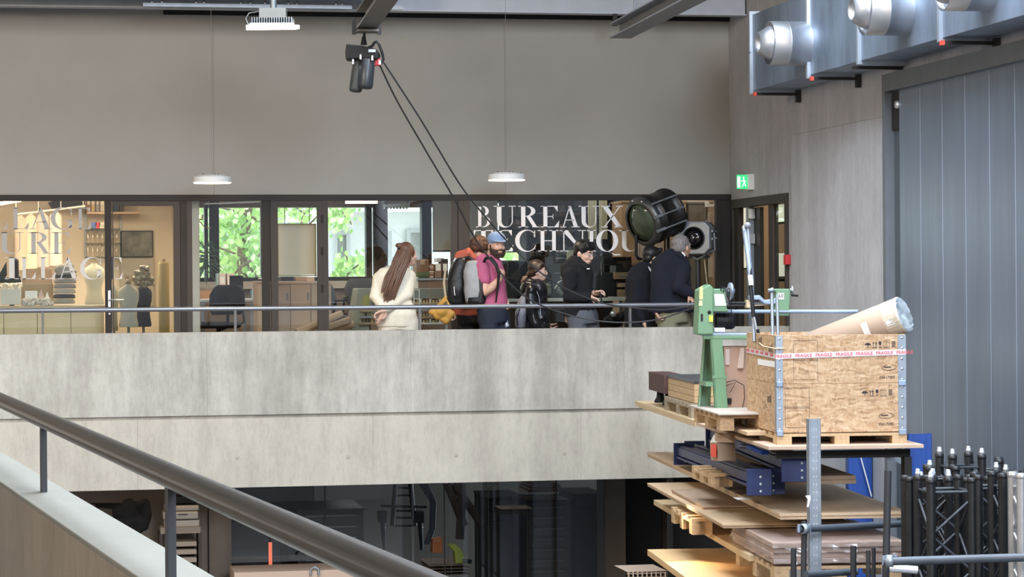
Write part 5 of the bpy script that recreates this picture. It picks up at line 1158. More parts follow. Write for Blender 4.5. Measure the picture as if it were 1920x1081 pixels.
    def legs(s, hip_l, hip_r, foot_l, foot_r, pants, m, r=(.095, .07, .055), mid=.02, name='trousers', voxel=.014, shoe=(.02, .02, .02)):
        for h, f in ((hip_l, foot_l), (hip_r, foot_r)):
            h, f = Vector(h), Vector(f); kn = h.lerp(f, .5)+Vector((mid, -.02, 0))
            s.body.cap([h, kn, f+Vector((0, 0, .06))], [.075, .052, .036], 12); s.body.cap([f+Vector((-.03, 0, .035)), f+Vector((.14, -.02, .03))], [.035, .03], 10)
            pants.cap([h, h.lerp(kn, .5), kn, kn.lerp(f, .5), f+Vector((0, 0, .07))], [r[0], r[0]*.92, r[1], (r[1]+r[2])/2, r[2]], 16)
        s.part(pants, name, m, voxel, 2, .006, 7, (1, 1, .5))
        for f in (foot_l, foot_r):
            f = Vector(f); s.part(MB().cap([f+Vector((-.05, 0, .045)), f+Vector((.06, 0, .045)), f+Vector((.17, -.02, .035))], [.045, .045, .035], 12).box(f+Vector((-.09, -.045, 0)), f+Vector((.2, .04, .02))), 'shoe', mat('shoe_%d' % int(shoe[0]*100), shoe, .5), 0)
    def finish(s): return s.part(s.body, 'body', s.skin, .0075, 1)

# 1 --- woman in cream overalls, seen from behind
P = Person('woman with very long brown hair and bun in cream clothes, hands clasped behind her', 745, 23.9, m_skin2)
L = P.L
T, Rm, k = P.head(L(766, 477, 0), 128, .98, face=True, neck=L(756, 508, .02))
m_creamcloth = mat('cream_cotton', (.74, .68, .55), .85, var=.05, vscale=10)
to = MB().loft([(L(746, 600).x, .0, L(740, 612).z, .20, .15), (L(746, 600).x, 0, L(740, 580).z, .185, .14), (L(742, 0).x, 0, L(740, 560).z, .165, .13), (L(738, 0).x, 0, L(740, 535).z, .18, .13), (L(738, 0).x, 0, L(740, 515).z, .185, .12), (L(742, 0).x, 0, L(740, 504).z, .15, .09), (L(748, 0).x, .01, L(748, 498).z, .08, .07)], 24)
P.body.loft([(.0, 0, .85, .13, .1), (0, 0, 1.1, .12, .09), (0, 0, 1.38, .14, .09), (0, 0, 1.42, .08, .06)], 16)
P.sleeve(to, L(712, 520, .0), L(706, 556, -.05), L(722, 573, -.13), (.068, .064, .050))
P.sleeve(to, L(768, 518, .02), L(764, 552, -.06), L(726, 578, -.17), (.072, .070, .052))
P.arm(L(712, 520), L(706, 556, -.05), L(728, 578, -.15)); P.arm(L(768, 518), L(764, 552, -.06), L(722, 582, -.19))
P.hand(L(722, 582, -.19), (-.9, -.1, -.35), (.2, -.2, -1), .75, 1); P.hand(L(728, 578, -.15), (-.25, .0, -1), (-.8, -.3, .1), .6, -1)
P.arm(L(722, 585, -.17), L(717, 594, -.17), L(711, 604, -.16), (.028, .026, .022))
P.part(to, 'jacket', m_creamcloth, .010, 2, .016, 6, (1, 1, .6))
pn = MB().loft([(L(748, 0).x, 0, .80, .185, .14), (L(748, 0).x, 0, .95, .185, .145), (L(746, 0).x, 0, 1.04, .17, .13)], 22)
P.legs(L(735, 0)*1 + Vector((0, 0, -3)) if False else Vector((-.06, 0, .86)), Vector((.10, 0, .86)), (-.06, 0, 0), (.10, .05, 0), pn, m_creamcloth, (.125, .11, .10), .01, 'overalls', .013)
hr_ = MB()
c = L(766, 477, 0)
hr_.ball(c+Vector((-.014, -.012, .028)), (.088, .095, .100), 18, 12)
random.seed(5)
P.part(hr_, 'hair', hairm('long_brown_hair', (.125, .062, .038)), .0085, 1, .003, 26, (2, 2, .25))
bn = MB()
for i in range(9): bn.ball(L(752+3.5*math.cos(i*.8), 460+2.5*math.sin(i*.8), -.05+.012*math.cos(i*2)), (.026, .024, .014), 9, 6)
P.part(bn, 'hair_bun', hairm('long_brown_hair', (1, 1, 1)), .006, 1)
st_ = MB()
for i in range(120):
    f = random.random(); dpt = random.uniform(-.03, .02); a = c+Vector((-.088+f*.150, -.05-.045*math.sin(f*PI), .055)); e = L(720+f*27+random.uniform(-4, 4), 552+16*math.sin(f*PI)+random.uniform(-16, 4), -.165+dpt)
    w1 = random.uniform(-.012, .012); m1 = a.lerp(e, .33)+Vector((.012+w1, -.035+dpt*.5, .02)); m2 = a.lerp(e, .68)+Vector((-.004-w1, -.02+dpt*.5, 0)); st_.tube([a, m1, m2, e], [.008, .011, .009, .003], 6)
P.part(st_, 'long_hair', hairm('long_brown_hair', (1, 1, 1)), 0)
P.part(MB().ball(L(754, 466, -.055), (.036, .03, .014), 12, 6), 'hair_tie', m_black, 0)
P.part(MB().ball(T(-.08, .0, -.045), .006, 8, 6), 'earring', m_chrome, 0)
P.finish()

# 2 --- curly haired person in the orange jacket
P = Person('person with curly hair in an orange red jacket walking behind the capped man', 886, 24.2, m_skin2)
L = P.L
T, Rm, k = P.head(L(902, 466, 0), 150, .98, face=False, neck=L(896, 492, .02))
m_org = mat('orange_jacket', (.42, .095, .055), .65, var=.08)
to = MB().loft([(L(888, 0).x, 0, L(0, 597).z+.0, .19, .15), (L(888, 0).x, 0, L(0, 575).z, .19, .15), (L(884, 0).x, 0, L(0, 540).z, .18, .14), (L(882, 0).x, 0, L(0, 505).z, .19, .12), (L(888, 0).x, 0, L(0, 492).z, .15, .09), (L(892, 0).x, 0, L(0, 485).z, .08, .07)], 22)
to = to
P.sleeve(to, L(866, 510, -.05), L(858, 550, -.02), L(850, 575, -.02), (.07, .062, .05)); P.sleeve(to, L(905, 505, .05), L(915, 545, .05), L(925, 560, -.0), (.07, .06, .05))
P.arm(L(866, 510, -.05), L(858, 550, -.02), L(848, 580, -.02)); P.arm(L(905, 505, .05), L(915, 545, .05), L(930, 562, 0))
P.hand(L(847, 582, -.02), (-.2, 0, -1), (0, -1, 0), .9, 1); P.hand(L(930, 562, 0), (1, 0, .2), (0, 0, -1), .5, 1)
P.body.loft([(0, 0, .85, .13, .1), (0, 0, 1.3, .13, .09), (0, 0, 1.42, .08, .06)], 16)
P.part(to, 'jacket', m_org, .011, 2, .010, 7)
P.part(MB().cap([L(866, 480, -.10), L(880, 476, -.12), L(896, 487, -.10)], [.055, .065, .035]).ball(L(872, 484, -.10), (.09, .07, .05)).cap([L(868, 486, -.1), L(895, 490, -.08)], .035), 'hood', m_org, .009, 2, .012, 9)
P.legs(Vector((-.02, .0, .9)), Vector((.10, .05, .9)), (-.05, 0, 0), (.14, .08, 0), MB().loft([(.03, 0, .84, .18, .14), (.03, 0, 1.0, .185, .145)], 18), m_black, (.10, .08, .065), .01)
hr_ = MB(); c = L(902, 463, 0); random.seed(6)
for i in range(110):
    a = random.uniform(0, 2*PI); z_ = random.uniform(-.55, 1); r_ = math.sqrt(max(0, 1-z_*z_)); p = c+Vector((.085*r_*math.cos(a)-.008, .09*r_*math.sin(a)-.01, .085*z_+.015))
    hr_.ball(p, random.uniform(.016, .026), 7, 5)
hr_.ball(c, (.08, .085, .085))
P.part(hr_, 'hair', mat('curly_hair', (.075, .032, .016), .7, var=.9, vscale=16), .009, 1)
P.part(MB().cap([L(899, 486, -.07), L(905, 494, -.08), L(903, 506, -.1)], .02), 'shoulder_strap', m_black, 0)
P.finish()
def backpack(lab, px, py0, py1, wpx, v, m, lean=0, name='backpack', group=None):
    """px, py0..py1: its outline in the photograph"""
    p0 = V(px, py1, v); D = (p0-O3).dot(fw); k = D/4600; h = (py1-py0)*k; w = wpx*k/2
    t = thing(name, lab, 'backpack', p0, -YAW)
    mb = MB().loft([(0, 0, -.0, w*.62, .07), (0, 0, h*.04, w*.88, .10), (lean*.1, 0, h*.2, w*.98, .125), (lean*.3, 0, h*.5, w, .125), (lean*.6, 0, h*.8, w*.86, .105), (lean*.85, 0, h*.95, w*.6, .075), (lean, 0, h, w*.35, .045)], 24)
    o = mb.build('bag', m, t, world=False); remesh(o, .012, 2, .010, 8)
    return t, k, h, w
t, k, h, w = backpack('large black backpack with a pale zip pull worn over the orange jacket', 856, 482, 571, 40, 23.95, mat('black_nylon', (.012, .012, .014), .5), .05)
MB().tube([(.0-.02, -.14, h*.38), (-.016, -.145, h*.25), (-.012, -.14, h*.2)], .005, 6).build('zip_pull', m_white, t, world=False)
MB().tube([(-.07, -.11, h*.18), (-.08, -.12, h*.5), (-.03, -.12, h*.80)], .006, 6).build('zip', m_black, t, world=False)
MB().cap([(-.02, -.1, h*.92), (-.005, -.11, h*.97)], .008).build('logo_tab', m_white, t, world=False)
MB().tube([(.03, .05, h*.95), (.13, .05, h*1.0), (.19, 0, h*.86), (.20, .04, h*.5)], .018, 8).build('shoulder_strap', m_black, t, world=False)
t = thing('cloth_bag', 'mustard yellow cloth bag hanging below the black backpack', 'bag', V(832, 612, 23.8), -YAW)
k = (V(832, 612, 23.8)-O3).dot(fw)/4600
bgm = MB()
def bp(px, py, d=0): return Vector(((px-832)*k, d, (612-py)*k))
for a, b, c_ in (((812, 584), .045, 0), ((830, 582), .08, 0), ((842, 590), .06, 0), ((836, 600), .05, 0), ((822, 592), .05, 0), ((826, 578), .05, 0)): bgm.ball(bp(*a), (b, b*.7, b*.8))
bgm.cap([bp(826, 578), bp(832, 566), bp(836, 556)], [.05, .028, .014])
o = bgm.build('bag', mat('mustard_cloth', (.50, .27, .05), .7, var=.15), t, world=False); remesh(o, .010, 2, .014, 9)
MB().tube([bp(836, 558), bp(833, 530), bp(836, 505)], .012, 8).build('strap', mat('pale_strap', (.45, .36, .24), .8), t, world=False)
MB().tube([bp(828, 572, -.05), bp(838, 562, -.05), bp(843, 572, -.05)], .012, 8).build('knot', mat('mustard_cloth', (1, 1, 1)), t, world=False)

# 3 --- bearded man with the cap
P = Person('bearded man in pink t-shirt and light blue cap looking towards the viewer', 925, 23.75)
L = P.L
T, Rm, k = P.head(L(934, 459, 0), 22, 1.03, face=True, neck=L(922, 487, .02), brow=(.10, .05, .03))
m_pink = mat('pink_cotton', (.44, .10, .19), .85, var=.05)
to = MB().loft([(L(924, 0).x, 0, L(0, 585).z, .155, .13), (L(924, 0).x, 0, L(0, 565).z, .15, .13), (L(922, 0).x, 0, L(0, 540).z, .145, .125), (L(920, 0).x, 0, L(0, 515).z, .15, .12), (L(917, 0).x, 0, L(0, 498).z, .145, .10), (L(916, 0).x, 0, L(0, 488).z, .11, .08), (L(920, 0).x, .01, L(0, 483).z, .07, .06)], 22)
sh = L(906, 502, -.10); el = L(914, 548, -.16); wr = L(938, 524, -.20)
to.cap([sh, sh.lerp(el, .45)], [.075, .068], 16)
P.arm(sh, el, wr, (.052, .046, .030)); P.hand(wr, (.55, -.1, .85), (-.6, .4, .3), 1.1, 1)
P.arm(L(930, 505, .12), L(935, 545, .12), L(945, 560, .0)); P.hand(L(945, 560, .0), (.5, 0, -1), (0, -1, 0), .7, -1)
P.body.loft([(0, 0, .85, .12, .1), (0, 0, 1.3, .12, .09), (-.03, 0, 1.45, .08, .06)], 16)
P.part(to, 'tshirt', m_pink, .009, 2, .008, 8)
P.legs(Vector((-.03, -.03, .92)), Vector((.07, .05, .92)), (-.05, -.03, 0), (.12, .08, 0), MB().loft([(.0, 0, .86, .150, .13), (.0, 0, L(0, 583).z, .152, .13)], 18), mat('navy_jean', (.016, .021, .038), .85), (.105, .08, .065), .01, shoe=(.3, .3, .3))
cp_ = MB().ball(T(0, -.01, .055), (.090*k, .105*k, .075*k), 20, 12, Rm)
cap_o = P.part(cp_, 'cap', mat('denim_blue', (.22, .31, .48), .8), .008, 2)
vz = [T(math.sin(R(a))*.080, .055+.085*math.cos(R(a)), .042-.018*math.cos(R(a))) for a in range(-80, 81, 16)]
vin = [T(math.sin(R(a))*.078, .03+.045*math.cos(R(a)), .055) for a in range(80, -81, -16)]
P.part(MB().prism(vz+vin, (0, 0, .008)), 'cap_visor', mat('denim_blue', (1, 1, 1)), 0)
bd = MB()
random.seed(11)
for a in range(-90, 91, 12):
    for zz in (-.05, -.075, -.098):
        rr = 1.0 if abs(a) > 35 or zz < -.06 else .7
        if abs(a) < 28 and zz > -.06: continue
        f = math.cos(R(a)); bd.ball(T(.066*math.sin(R(a))*(1+.0*zz)*(1.0 if zz > -.08 else .75), (.012+.072*f)*(1.0 if zz > -.08 else .92), zz-(.012*f)), (.014*k, .014*k, .018*k), 8, 6)
bd.cap([T(-.026, .092, -.052), T(0, .100, -.048), T(.026, .092, -.052)], .007*k)
for sx in (-1, 1): bd.cap([T(sx*.072, .005, .0), T(sx*.068, .018, -.05)], [.009*k, .013*k])
P.part(bd, 'beard', mat('dark_beard', (.035, .018, .010), .8, var=.4, vscale=60), .0065, 1, .003, 60)
hb_ = MB().ball(T(0, -.045, .005), (.078*k, .06*k, .055*k), 14, 9, Rm)
P.part(hb_, 'hair', hairm('short_brown_hair', (.08, .04, .02)), .009, 1)
P.finish()
t, k, h, w = backpack('pale grey backpack with black base on the back of the man in pink', 893, 488, 571, 44, 23.72, mat('pale_grey_nylon', (.33, .33, .33), .7, var=.05), -.03)
MB().loft([(0, 0, -.02, w*.5, .08), (0, 0, .0, w*.8, .11), (0.005, 0, .07, w*.99, .128), (0.005, 0, .075, w*.9, .11)], 20).build('base_panel', m_black, t, world=False)
o = MB().loft([(.04, -.03, .02, w*.4, .09), (.05, -.03, h*.4, w*.42, .1), (.05, -.03, h*.8, w*.35, .08)], 14).build('side_fabric', mat('black_nylon', (1, 1, 1)), t, world=False)
pk = lambda x, y, d: Vector(((x-893)*k, d, (571-y)*k))
MB().tube([pk(905, 496, -.05), pk(912, 484, -.12), pk(922, 484, -.17), pk(931, 497, -.19), pk(936, 514, -.2), pk(933, 545, -.17), pk(930, 567, -.15)], [.012, .016, .018, .018, .015, .010, .007], 10).build('shoulder_strap', m_black, t, world=False)
MB().tube([pk(908, 500, -.02), pk(905, 530, -.08), pk(912, 560, -.12)], .009, 8).build('back_edge', m_black, t, world=False)
t = thing('water_bottle', 'small clear bottle held low beside the man in pink', 'bottle', V(950, 606, 23.7), -YAW)
a = V(946, 598, 23.7); b = V(951, 612, 23.7)
MB().tube([a, a.lerp(b, .25), b], [.012, .026, .024], 14).build('bottle', mat('steel_blue_bottle', (.45, .5, .58), .25, .4), t); MB().tube([a+(a-b)*.12, a], .013, 10).build('cap', m_white, t)

# 4 --- woman in black leather jacket
P = Person('small woman with ponytail in a black leather jacket looking down to one side', 1006, 24.3, m_skin2)
L = P.L
T, Rm, k = P.head(L(1010, 508, 0), 88, .90, 0, face=True, neck=L(1000, 532, .02))
m_lea = mat('black_leather', (.014, .014, .016), .28, var=.3, vscale=12)
to = MB().loft([(L(1006, 0).x, 0, L(0, 622).z, .15, .14), (L(1006, 0).x, 0, L(0, 600).z, .145, .14), (L(1004, 0).x, 0, L(0, 575).z, .13, .12), (L(1003, 0).x, 0, L(0, 550).z, .14, .12), (L(1001, 0).x, 0, L(0, 537).z, .12, .10), (L(1001, 0).x, 0, L(0, 529).z, .07, .06)], 22)
P.sleeve(to, L(998, 546, -.13), L(997, 582, -.15), L(1006, 612, -.17), (.062, .055, .042)); P.sleeve(to, L(1006, 545, .13), L(1012, 580, .12), L(1022, 600, .1), (.06, .052, .042))
P.arm(L(998, 546, -.13), L(997, 582, -.15), L(1007, 616, -.17)); P.hand(L(1007, 616, -.17), (.2, 0, -1), (1, 0, 0), .6, 1); P.arm(L(1006, 545, .13), L(1012, 580, .12), L(1024, 604, .1)); P.hand(L(1024, 604, .1), (.6, 0, -.6), (0, 0, 1), .6, -1)
P.body.loft([(0, 0, .7, .1, .1), (0, 0, 1.1, .1, .08), (-.02, 0, 1.18, .07, .06)], 16)
P.part(to, 'leather_jacket', m_lea, .009, 1, .016, 8)
P.part(MB().tube([L(1005, 538, -.13), L(1012, 556, -.155), L(1015, 590, -.16)], .004, 6), 'zip', m_galv2, 0)
P.legs(Vector((-.03, -.03, .78)), Vector((.06, .05, .78)), (-.05, -.03, 0), (.1, .08, 0), MB().loft([(0, 0, .72, .14, .12), (0, 0, .86, .14, .12)], 18), mat('dark_jean', (.02, .025, .04), .8), (.09, .07, .055))
hr_ = MB().ball(T(0, -.016, .050), (.084*k, .098*k, .082*k), 18, 12, Rm).ball(T(0, -.05, -.02), (.074*k, .062*k, .06*k), 14, 9, Rm)
for sx in (-1, 1): hr_.cap([T(sx*.055, .055, .085), T(sx*.078, .02, .045), T(sx*.080, -.02, .0)], [.018, .022, .022], 8)
for i in range(14): a = T(random.uniform(-.05, .05), -.06, random.uniform(-.04, .05)); hr_.cap([a, L(990+random.uniform(-2, 2), 518+random.uniform(-3, 3), 0)], [.014, .012], 7)
P.part(hr_, 'hair', hairm('brown_ponytail_hair', (.045, .025, .017)), .008, 1, .003, 30)
po = MB()
for i in range(16): po.cap([L(990, 518, random.uniform(-.02, .02)), L(985+random.uniform(-3, 2), 521+random.uniform(-3, 3), random.uniform(-.03, .03)), L(982+random.uniform(-4, 7), 529+random.uniform(-4, 4), random.uniform(-.03, .03))], [.010, .012, .004], 6)
P.part(po, 'ponytail', hairm('light_brown_ends', (.28, .16, .09)), .008, 1)
P.finish()
t, k, h, w = backpack('small silver grey backpack hanging behind the woman in leather', 975, 553, 616, 22, 24.25, mat('silver_grey_cloth', (.22, .22, .25), .6, var=.1), .05)
MB().tube([(.04, -.03, h), (.09, -.05, h*1.15), (.12, -.06, h*1.05)], .01, 8).build('shoulder_strap', mat('silver_grey_cloth', (1, 1, 1)), t, world=False)
MB().tube([(-.02, -.11, h*.1), (-.03, -.12, h*.35), (0, -.12, h*.6)], .005, 6).build('zip', m_black, t, world=False)

# 5 --- man with glasses in black jacket
P = Person('man with black hair and thin glasses in a black jacket looking down', 1085, 23.9, m_skin2)
L = P.L
T, Rm, k = P.head(L(1097, 474, 0), 58, 1.0, 14, face=True, neck=L(1086, 500, .02), brow=(.01, .01, .01))
m_bj = mat('black_jacket', (.006, .0065, .009), .95, var=.15)
to = MB().loft([(L(1088, 0).x, 0, L(0, 600).z, .165, .14), (L(1088, 0).x, 0, L(0, 580).z, .16, .14), (L(1086, 0).x, 0, L(0, 550).z, .145, .13), (L(1084, 0).x, 0, L(0, 520).z, .165, .13), (L(1081, 0).x, 0, L(0, 505).z, .15, .11), (L(1082, 0).x, 0, L(0, 496).z, .10, .08), (L(1086, 0).x, .01, L(0, 487).z, .06, .06)], 22)
sh = L(1070, 515, -.14); el = L(1068, 555, -.16); wr = L(1104, 556, -.22)
P.sleeve(to, sh, el, wr, (.075, .072, .05)); P.arm(sh, el, L(1108, 556, -.22)); P.hand(L(1105, 556, -.22), (1, -.05, -.3), (-.1, -.2, -1), .55, -1)
P.sleeve(to, L(1096, 515, .15), L(1105, 545, .1), L(1112, 552, -.05), (.07, .06, .05)); P.arm(L(1096, 515, .15), L(1105, 545, .1), L(1116, 550, -.1)); P.hand(L(1115, 552, -.12), (1, -.1, .35), (0, -.6, -.8), .8, 1)
P.body.loft([(0, 0, .85, .13, .1), (0, 0, 1.3, .12, .09), (-.02, 0, 1.42, .08, .06)], 16)
P.part(to, 'jacket', m_bj, .009, 2, .010, 8)
P.part(MB().tube([T(-.05, .02, -.1), L(1096, 498, -.09), L(1102, 503, -.13)], [.02, .022, .016], 8), 'collar', m_bj, 0)
P.legs(Vector((-.0, -.03, .92)), Vector((.10, .05, .92)), (-.02, -.03, 0), (.14, .08, 0), MB().loft([(.04, 0, .84, .165, .14), (.03, 0, .98, .16, .135)], 18), mat('grey_trousers', (.10, .11, .13), .8), (.11, .09, .07))
hr_ = MB().ball(T(0, -.02, .048), (.088*k, .100*k, .088*k), 20, 12, Rm).ball(T(0, -.055, -.01), (.075*k, .055*k, .06*k), 14, 9, Rm)
for i in range(15): x = -.06+.12*i/14; hr_.cap([T(x, .04, .11), T(x*1.1, .088-abs(x)*.35, .078), T(x*1.15, .094-abs(x)*.45, .050+random.uniform(-.006, .006))], [.018, .013, .006], 7)
for sx in (-1, 1): hr_.cap([T(sx*.078, .03, .06), T(sx*.078, .025, .005)], [.018, .010], 8)
P.part(hr_, 'hair', hairm('black_hair', (.008, .008, .009)), .008, 1, .003, 30)
gs = MB()
for sx in (-1, 1):
    gs.tube([T(sx*.032+.022*math.cos(a*PI/8), .103, .002+.015*math.sin(a*PI/8)) for a in range(17)], .0022, 6); gs.tube([T(sx*.054, .1, .008), T(sx*.079, .02, .002)], .002, 5)
gs.tube([T(-.01, .105, .006), T(.01, .105, .006)], .002, 5)
P.part(gs, 'glasses', mat('silver_wire', (.6, .6, .6), .3, .8), 0)
P.part(MB().box((L(1105, 513).x-.02, -.165, L(0, 513).z), (L(1105, 513).x+.01, -.16, L(0, 511).z)), 'logo_patch', m_white, 0)
P.finish()
t = thing('phone', 'dark small phone held by the man with glasses', 'phone', V(1127, 565, 23.7), -YAW)
MB(Matrix.Translation(V(1127, 558, 23.66)) @ Matrix.Rotation(-YAW, 4, 'Z') @ Matrix.Rotation(R(-12), 4, 'Y')).box((-.008, -.035, -.065), (.006, .035, .065)).build('case', m_black, t, bev=.003)
MB(Matrix.Translation(V(1127, 558, 23.66)) @ Matrix.Rotation(-YAW, 4, 'Z') @ Matrix.Rotation(R(-12), 4, 'Y')).box((.0062, -.03, -.058), (.007, .03, .058)).build('screen', mat('phone_glass', (.02, .02, .03), .1), t)

# 6 --- man in dark coat with pale collar
P = Person('dark haired man in a long dark coat with pale shirt collar showing', 1208, 24.3, m_skin2)
L = P.L
T, Rm, k = P.head(L(1226, 484, 0), 112, .98, 10, face=True, neck=L(1216, 506, .02), brow=(.01, .01, .01))
m_nv = mat('dark_navy_coat', (.005, .0065, .012), .95, var=.15)
to = MB().loft([(L(1210, 0).x, 0, L(0, 628).z, .215, .16), (L(1210, 0).x, 0, L(0, 600).z, .205, .16), (L(1209, 0).x, 0, L(0, 560).z, .19, .15), (L(1208, 0).x, 0, L(0, 528).z, .18, .14), (L(1210, 0).x, 0, L(0, 510).z, .13, .11), (L(1214, 0).x, .01, L(0, 500).z, .07, .07)], 22)
P.sleeve(to, L(1196, 528, -.1), L(1193, 570, -.12), L(1206, 600, -.15), (.072, .065, .052)); P.arm(L(1196, 528, -.1), L(1193, 570, -.12), L(1208, 606, -.16)); P.hand(L(1208, 606, -.16), (.3, 0, -1), (1, 0, 0), .6, 1)
P.sleeve(to, L(1222, 528, .1), L(1226, 565, .12), L(1232, 590, .05), (.07, .06, .05)); P.arm(L(1222, 528, .1), L(1226, 565, .12), L(1233, 596, .05)); P.hand(L(1233, 596, .05), (.2, 0, -1), (-1, 0, 0), .6, 1)
P.body.loft([(0, 0, .8, .13, .1), (0, 0, 1.3, .12, .09), (.03, 0, 1.38, .08, .06)], 16)
P.part(to, 'coat', m_nv, .011, 2, .012, 6)
P.part(MB().tube([L(1211, 494, -.06), L(1218, 503, -.10), L(1227, 514, -.13)], [.010, .013, .006], 8), 'shirt_collar', mat('pale_blue_shirt', (.6, .66, .75), .7), 0)
P.legs(Vector((-.02, -.03, .86)), Vector((.09, .05, .86)), (-.05, -.03, 0), (.14, .08, 0), MB().loft([(.03, 0, .8, .15, .13), (.03, 0, .92, .15, .13)], 18), m_nv, (.10, .08, .065))
hr_ = MB().ball(T(0, -.025, .045), (.086*k, .098*k, .088*k), 20, 12, Rm).ball(T(0, -.06, -.01), (.072*k, .05*k, .055*k), 14, 9, Rm).cap([T(-.04, .055, .095), T(.04, .06, .095)], .026)
P.part(hr_, 'hair', hairm('black_hair', (1, 1, 1)), .008, 1, .004, 28)
P.finish()

# 7 --- grey haired man
P = Person('grey haired man in a navy jacket and khaki trousers, back turned, elbow bent', 1262, 23.85)
L = P.L
T, Rm, k = P.head(L(1281, 463, 0), 140, 1.03, 4, face=True, neck=L(1272, 488, .02), brow=(.2, .19, .18))
m_nb = mat('navy_jacket', (.0065, .009, .019), .95, var=.12)
to = MB().loft([(L(1262, 0).x, 0, L(0, 594).z, .245, .17), (L(1262, 0).x, 0, L(0, 575).z, .23, .17), (L(1260, 0).x, 0, L(0, 550).z, .21, .16), (L(1260, 0).x, 0, L(0, 520).z, .20, .15), (L(1259, 0).x, 0, L(0, 498).z, .19, .13), (L(1264, 0).x, 0, L(0, 483).z, .13, .09), (L(1268, 0).x, .01, L(0, 475).z, .075, .075)], 24)
P.sleeve(to, L(1283, 505, -.08), L(1271, 540, -.22), L(1293, 548, -.20), (.080, .075, .055)); P.arm(L(1283, 505, -.08), L(1271, 540, -.22), L(1291, 552, -.2)); P.hand(L(1290, 553, -.2), (.45, -.05, -.6), (-.6, .2, .2), .5, 1)
P.sleeve(to, L(1238, 508, .0), L(1233, 550, .0), L(1232, 583, -.08), (.08, .07, .055)); P.arm(L(1238, 508, 0), L(1233, 550, 0), L(1231, 586, -.1)); P.hand(L(1230, 586, -.12), (.45, 0, -.6), (.6, -.2, .4), .9, 1)
P.body.loft([(0, 0, .85, .15, .1), (0, 0, 1.3, .14, .09), (0, 0, 1.45, .08, .06)], 16)
P.part(to, 'jacket', m_nb, .010, 2, .015, 6, (1, 1, .7))
P.part(MB().tube([L(1262, 474, -.07), L(1274, 476, -.10), L(1284, 484, -.10), L(1291, 497, -.12)], [.022, .026, .022, .014], 10), 'collar', m_nb, 0)
P.part(MB().tube([L(1280, 473, -.09), L(1286, 480, -.11)], .010, 8), 'shirt_collar', m_white, 0)
P.legs(Vector((-.04, -.03, .92)), Vector((.08, .05, .92)), (-.10, -.06, 0), (.12, .1, 0), MB().loft([(.0, 0, .84, .17, .14), (.0, 0, 1.0, .18, .145)], 18), mat('khaki', (.24, .23, .15), .85), (.115, .095, .08), shoe=(.08, .04, .03))
hr_ = MB().ball(T(0, -.03, .040), (.084*k, .094*k, .086*k), 20, 12, Rm).ball(T(0, -.055, -.01), (.076*k, .058*k, .06*k), 14, 9, Rm)
for sx in (-1, 1): hr_.cap([T(sx*.076, .02, .03), T(sx*.075, .015, -.015)], [.016, .009], 8)
P.part(hr_, 'hair', mat('grey_hair', (.20, .185, .18), .6, var=.6, vscale=40, stretch=(3, 3, 1)), .008, 1, .004, 30)
P.finish()

# ------------------------------------------------------------------ two theatre lanterns on stands
vl = 24.55
t = thing('theatre_lantern', 'large black cylindrical theatre lantern with greenish lens tilted on its yoke', 'lantern', V(1228, 500, vl))
c0 = V(1217, 413, vl-.12); c1_ = V(1262, 397, vl+.10); ax = (c1_-c0).normalized()
ax = Vector((.83, .42, .28)).normalized()
c0 = V(1206, 416, vl-.1)
kk = (c0-O3).dot(fw)/4600
rf = 46*kk
MB().lathe([(rf*.98, .0), (rf*.98, .10), (rf*1.03, .10), (rf*1.03, .12), (rf*.98, .12), (rf*.98, .34), (rf*1.02, .34), (rf*1.02, .37), (rf*.8, .38), (0, .38)], c0, ax, 40).build('drum', mat('lantern_black', (.010, .010, .010), .35), t)
MB().lathe([(rf*.80, -.035), (rf*.90, -.04), (rf*1.03, -.01), (rf*1.04, .02), (rf*.97, .03)], c0, ax, 40).build('front_ring', mat('worn_steel', (.11, .115, .115), .4, .7, var=.4), t)
MB().lathe([(0, -.045), (rf*.4, -.04), (rf*.78, -.015), (rf*.82, .0), (0, .03)], c0, ax, 32).build('lens', mat('green_lens', (.07, .09, .06), .10, .25, var=.5, vscale=4), t)
sx_ = Vector((.3, -.9, .3)); per = ax.cross(Vector((0, 0, 1))).normalized(); per2 = per.cross(ax)
for d_ in (.2, -.35, .75):
    o = c0+ (per*math.cos(d_)+per2*math.sin(d_))*rf*1.06*(1 if per.y < 0 else -1)
    MB().tube([o+ax*.0, o+ax*.36], .009, 8).build('rib_rod', m_galv2, t)
for a_ in (.2, -.35): o = c0+(per*math.cos(a_)+per2*math.sin(a_))*rf*1.05*(1 if per.y < 0 else -1); MB().tube([o-ax*.05, o+ax*.06], .018, 8).build('latch', m_galv2, t)
for a_ in (1.2, 1.8): o = c0+(per*math.cos(a_)+per2*math.sin(a_))*rf*.95; MB().ball(o-ax*.03, .010).build('bolt', m_chrome, t)
MB().tube([V(1193, 440, vl), V(1193, 478, vl), V(1197, 485, vl), V(1248, 485, vl+.2), V(1253, 480, vl+.25), V(1253, 420, vl+.25)], .016, 8).build('yoke', m_black, t)
MB().tube([V(1222, 486, vl+.12), (V(1222, 486, vl+.12).x, vl+.12, .35)], .022, 10).build('stand_pole', m_black, t)
bx_ = V(1222, 486, vl+.12).x
for a_ in (.5, 2.6, 4.4): MB().tube([(bx_, vl+.12, .5), (bx_+.3*math.cos(a_), vl+.12+.18*math.sin(a_), .02)], .012, 8).build('leg', m_black, t)
t = thing('theatre_lantern', 'grey square bodied theatre lantern with round black lens on a slim stand', 'lantern', V(1312, 500, vl))
m_lg = mat('hammered_grey', (.25, .27, .29), .45, .4, var=.1)
Ml = Matrix.Translation(V(1303, 448, vl-.05)) @ Matrix.Rotation(R(52)-YAW, 4, 'Z')
def oct_(r, c): return [(-r, -r+c), (-r+c, -r), (r-c, -r), (r, -r+c), (r, r-c), (r-c, r), (-r+c, r), (-r, r-c)]
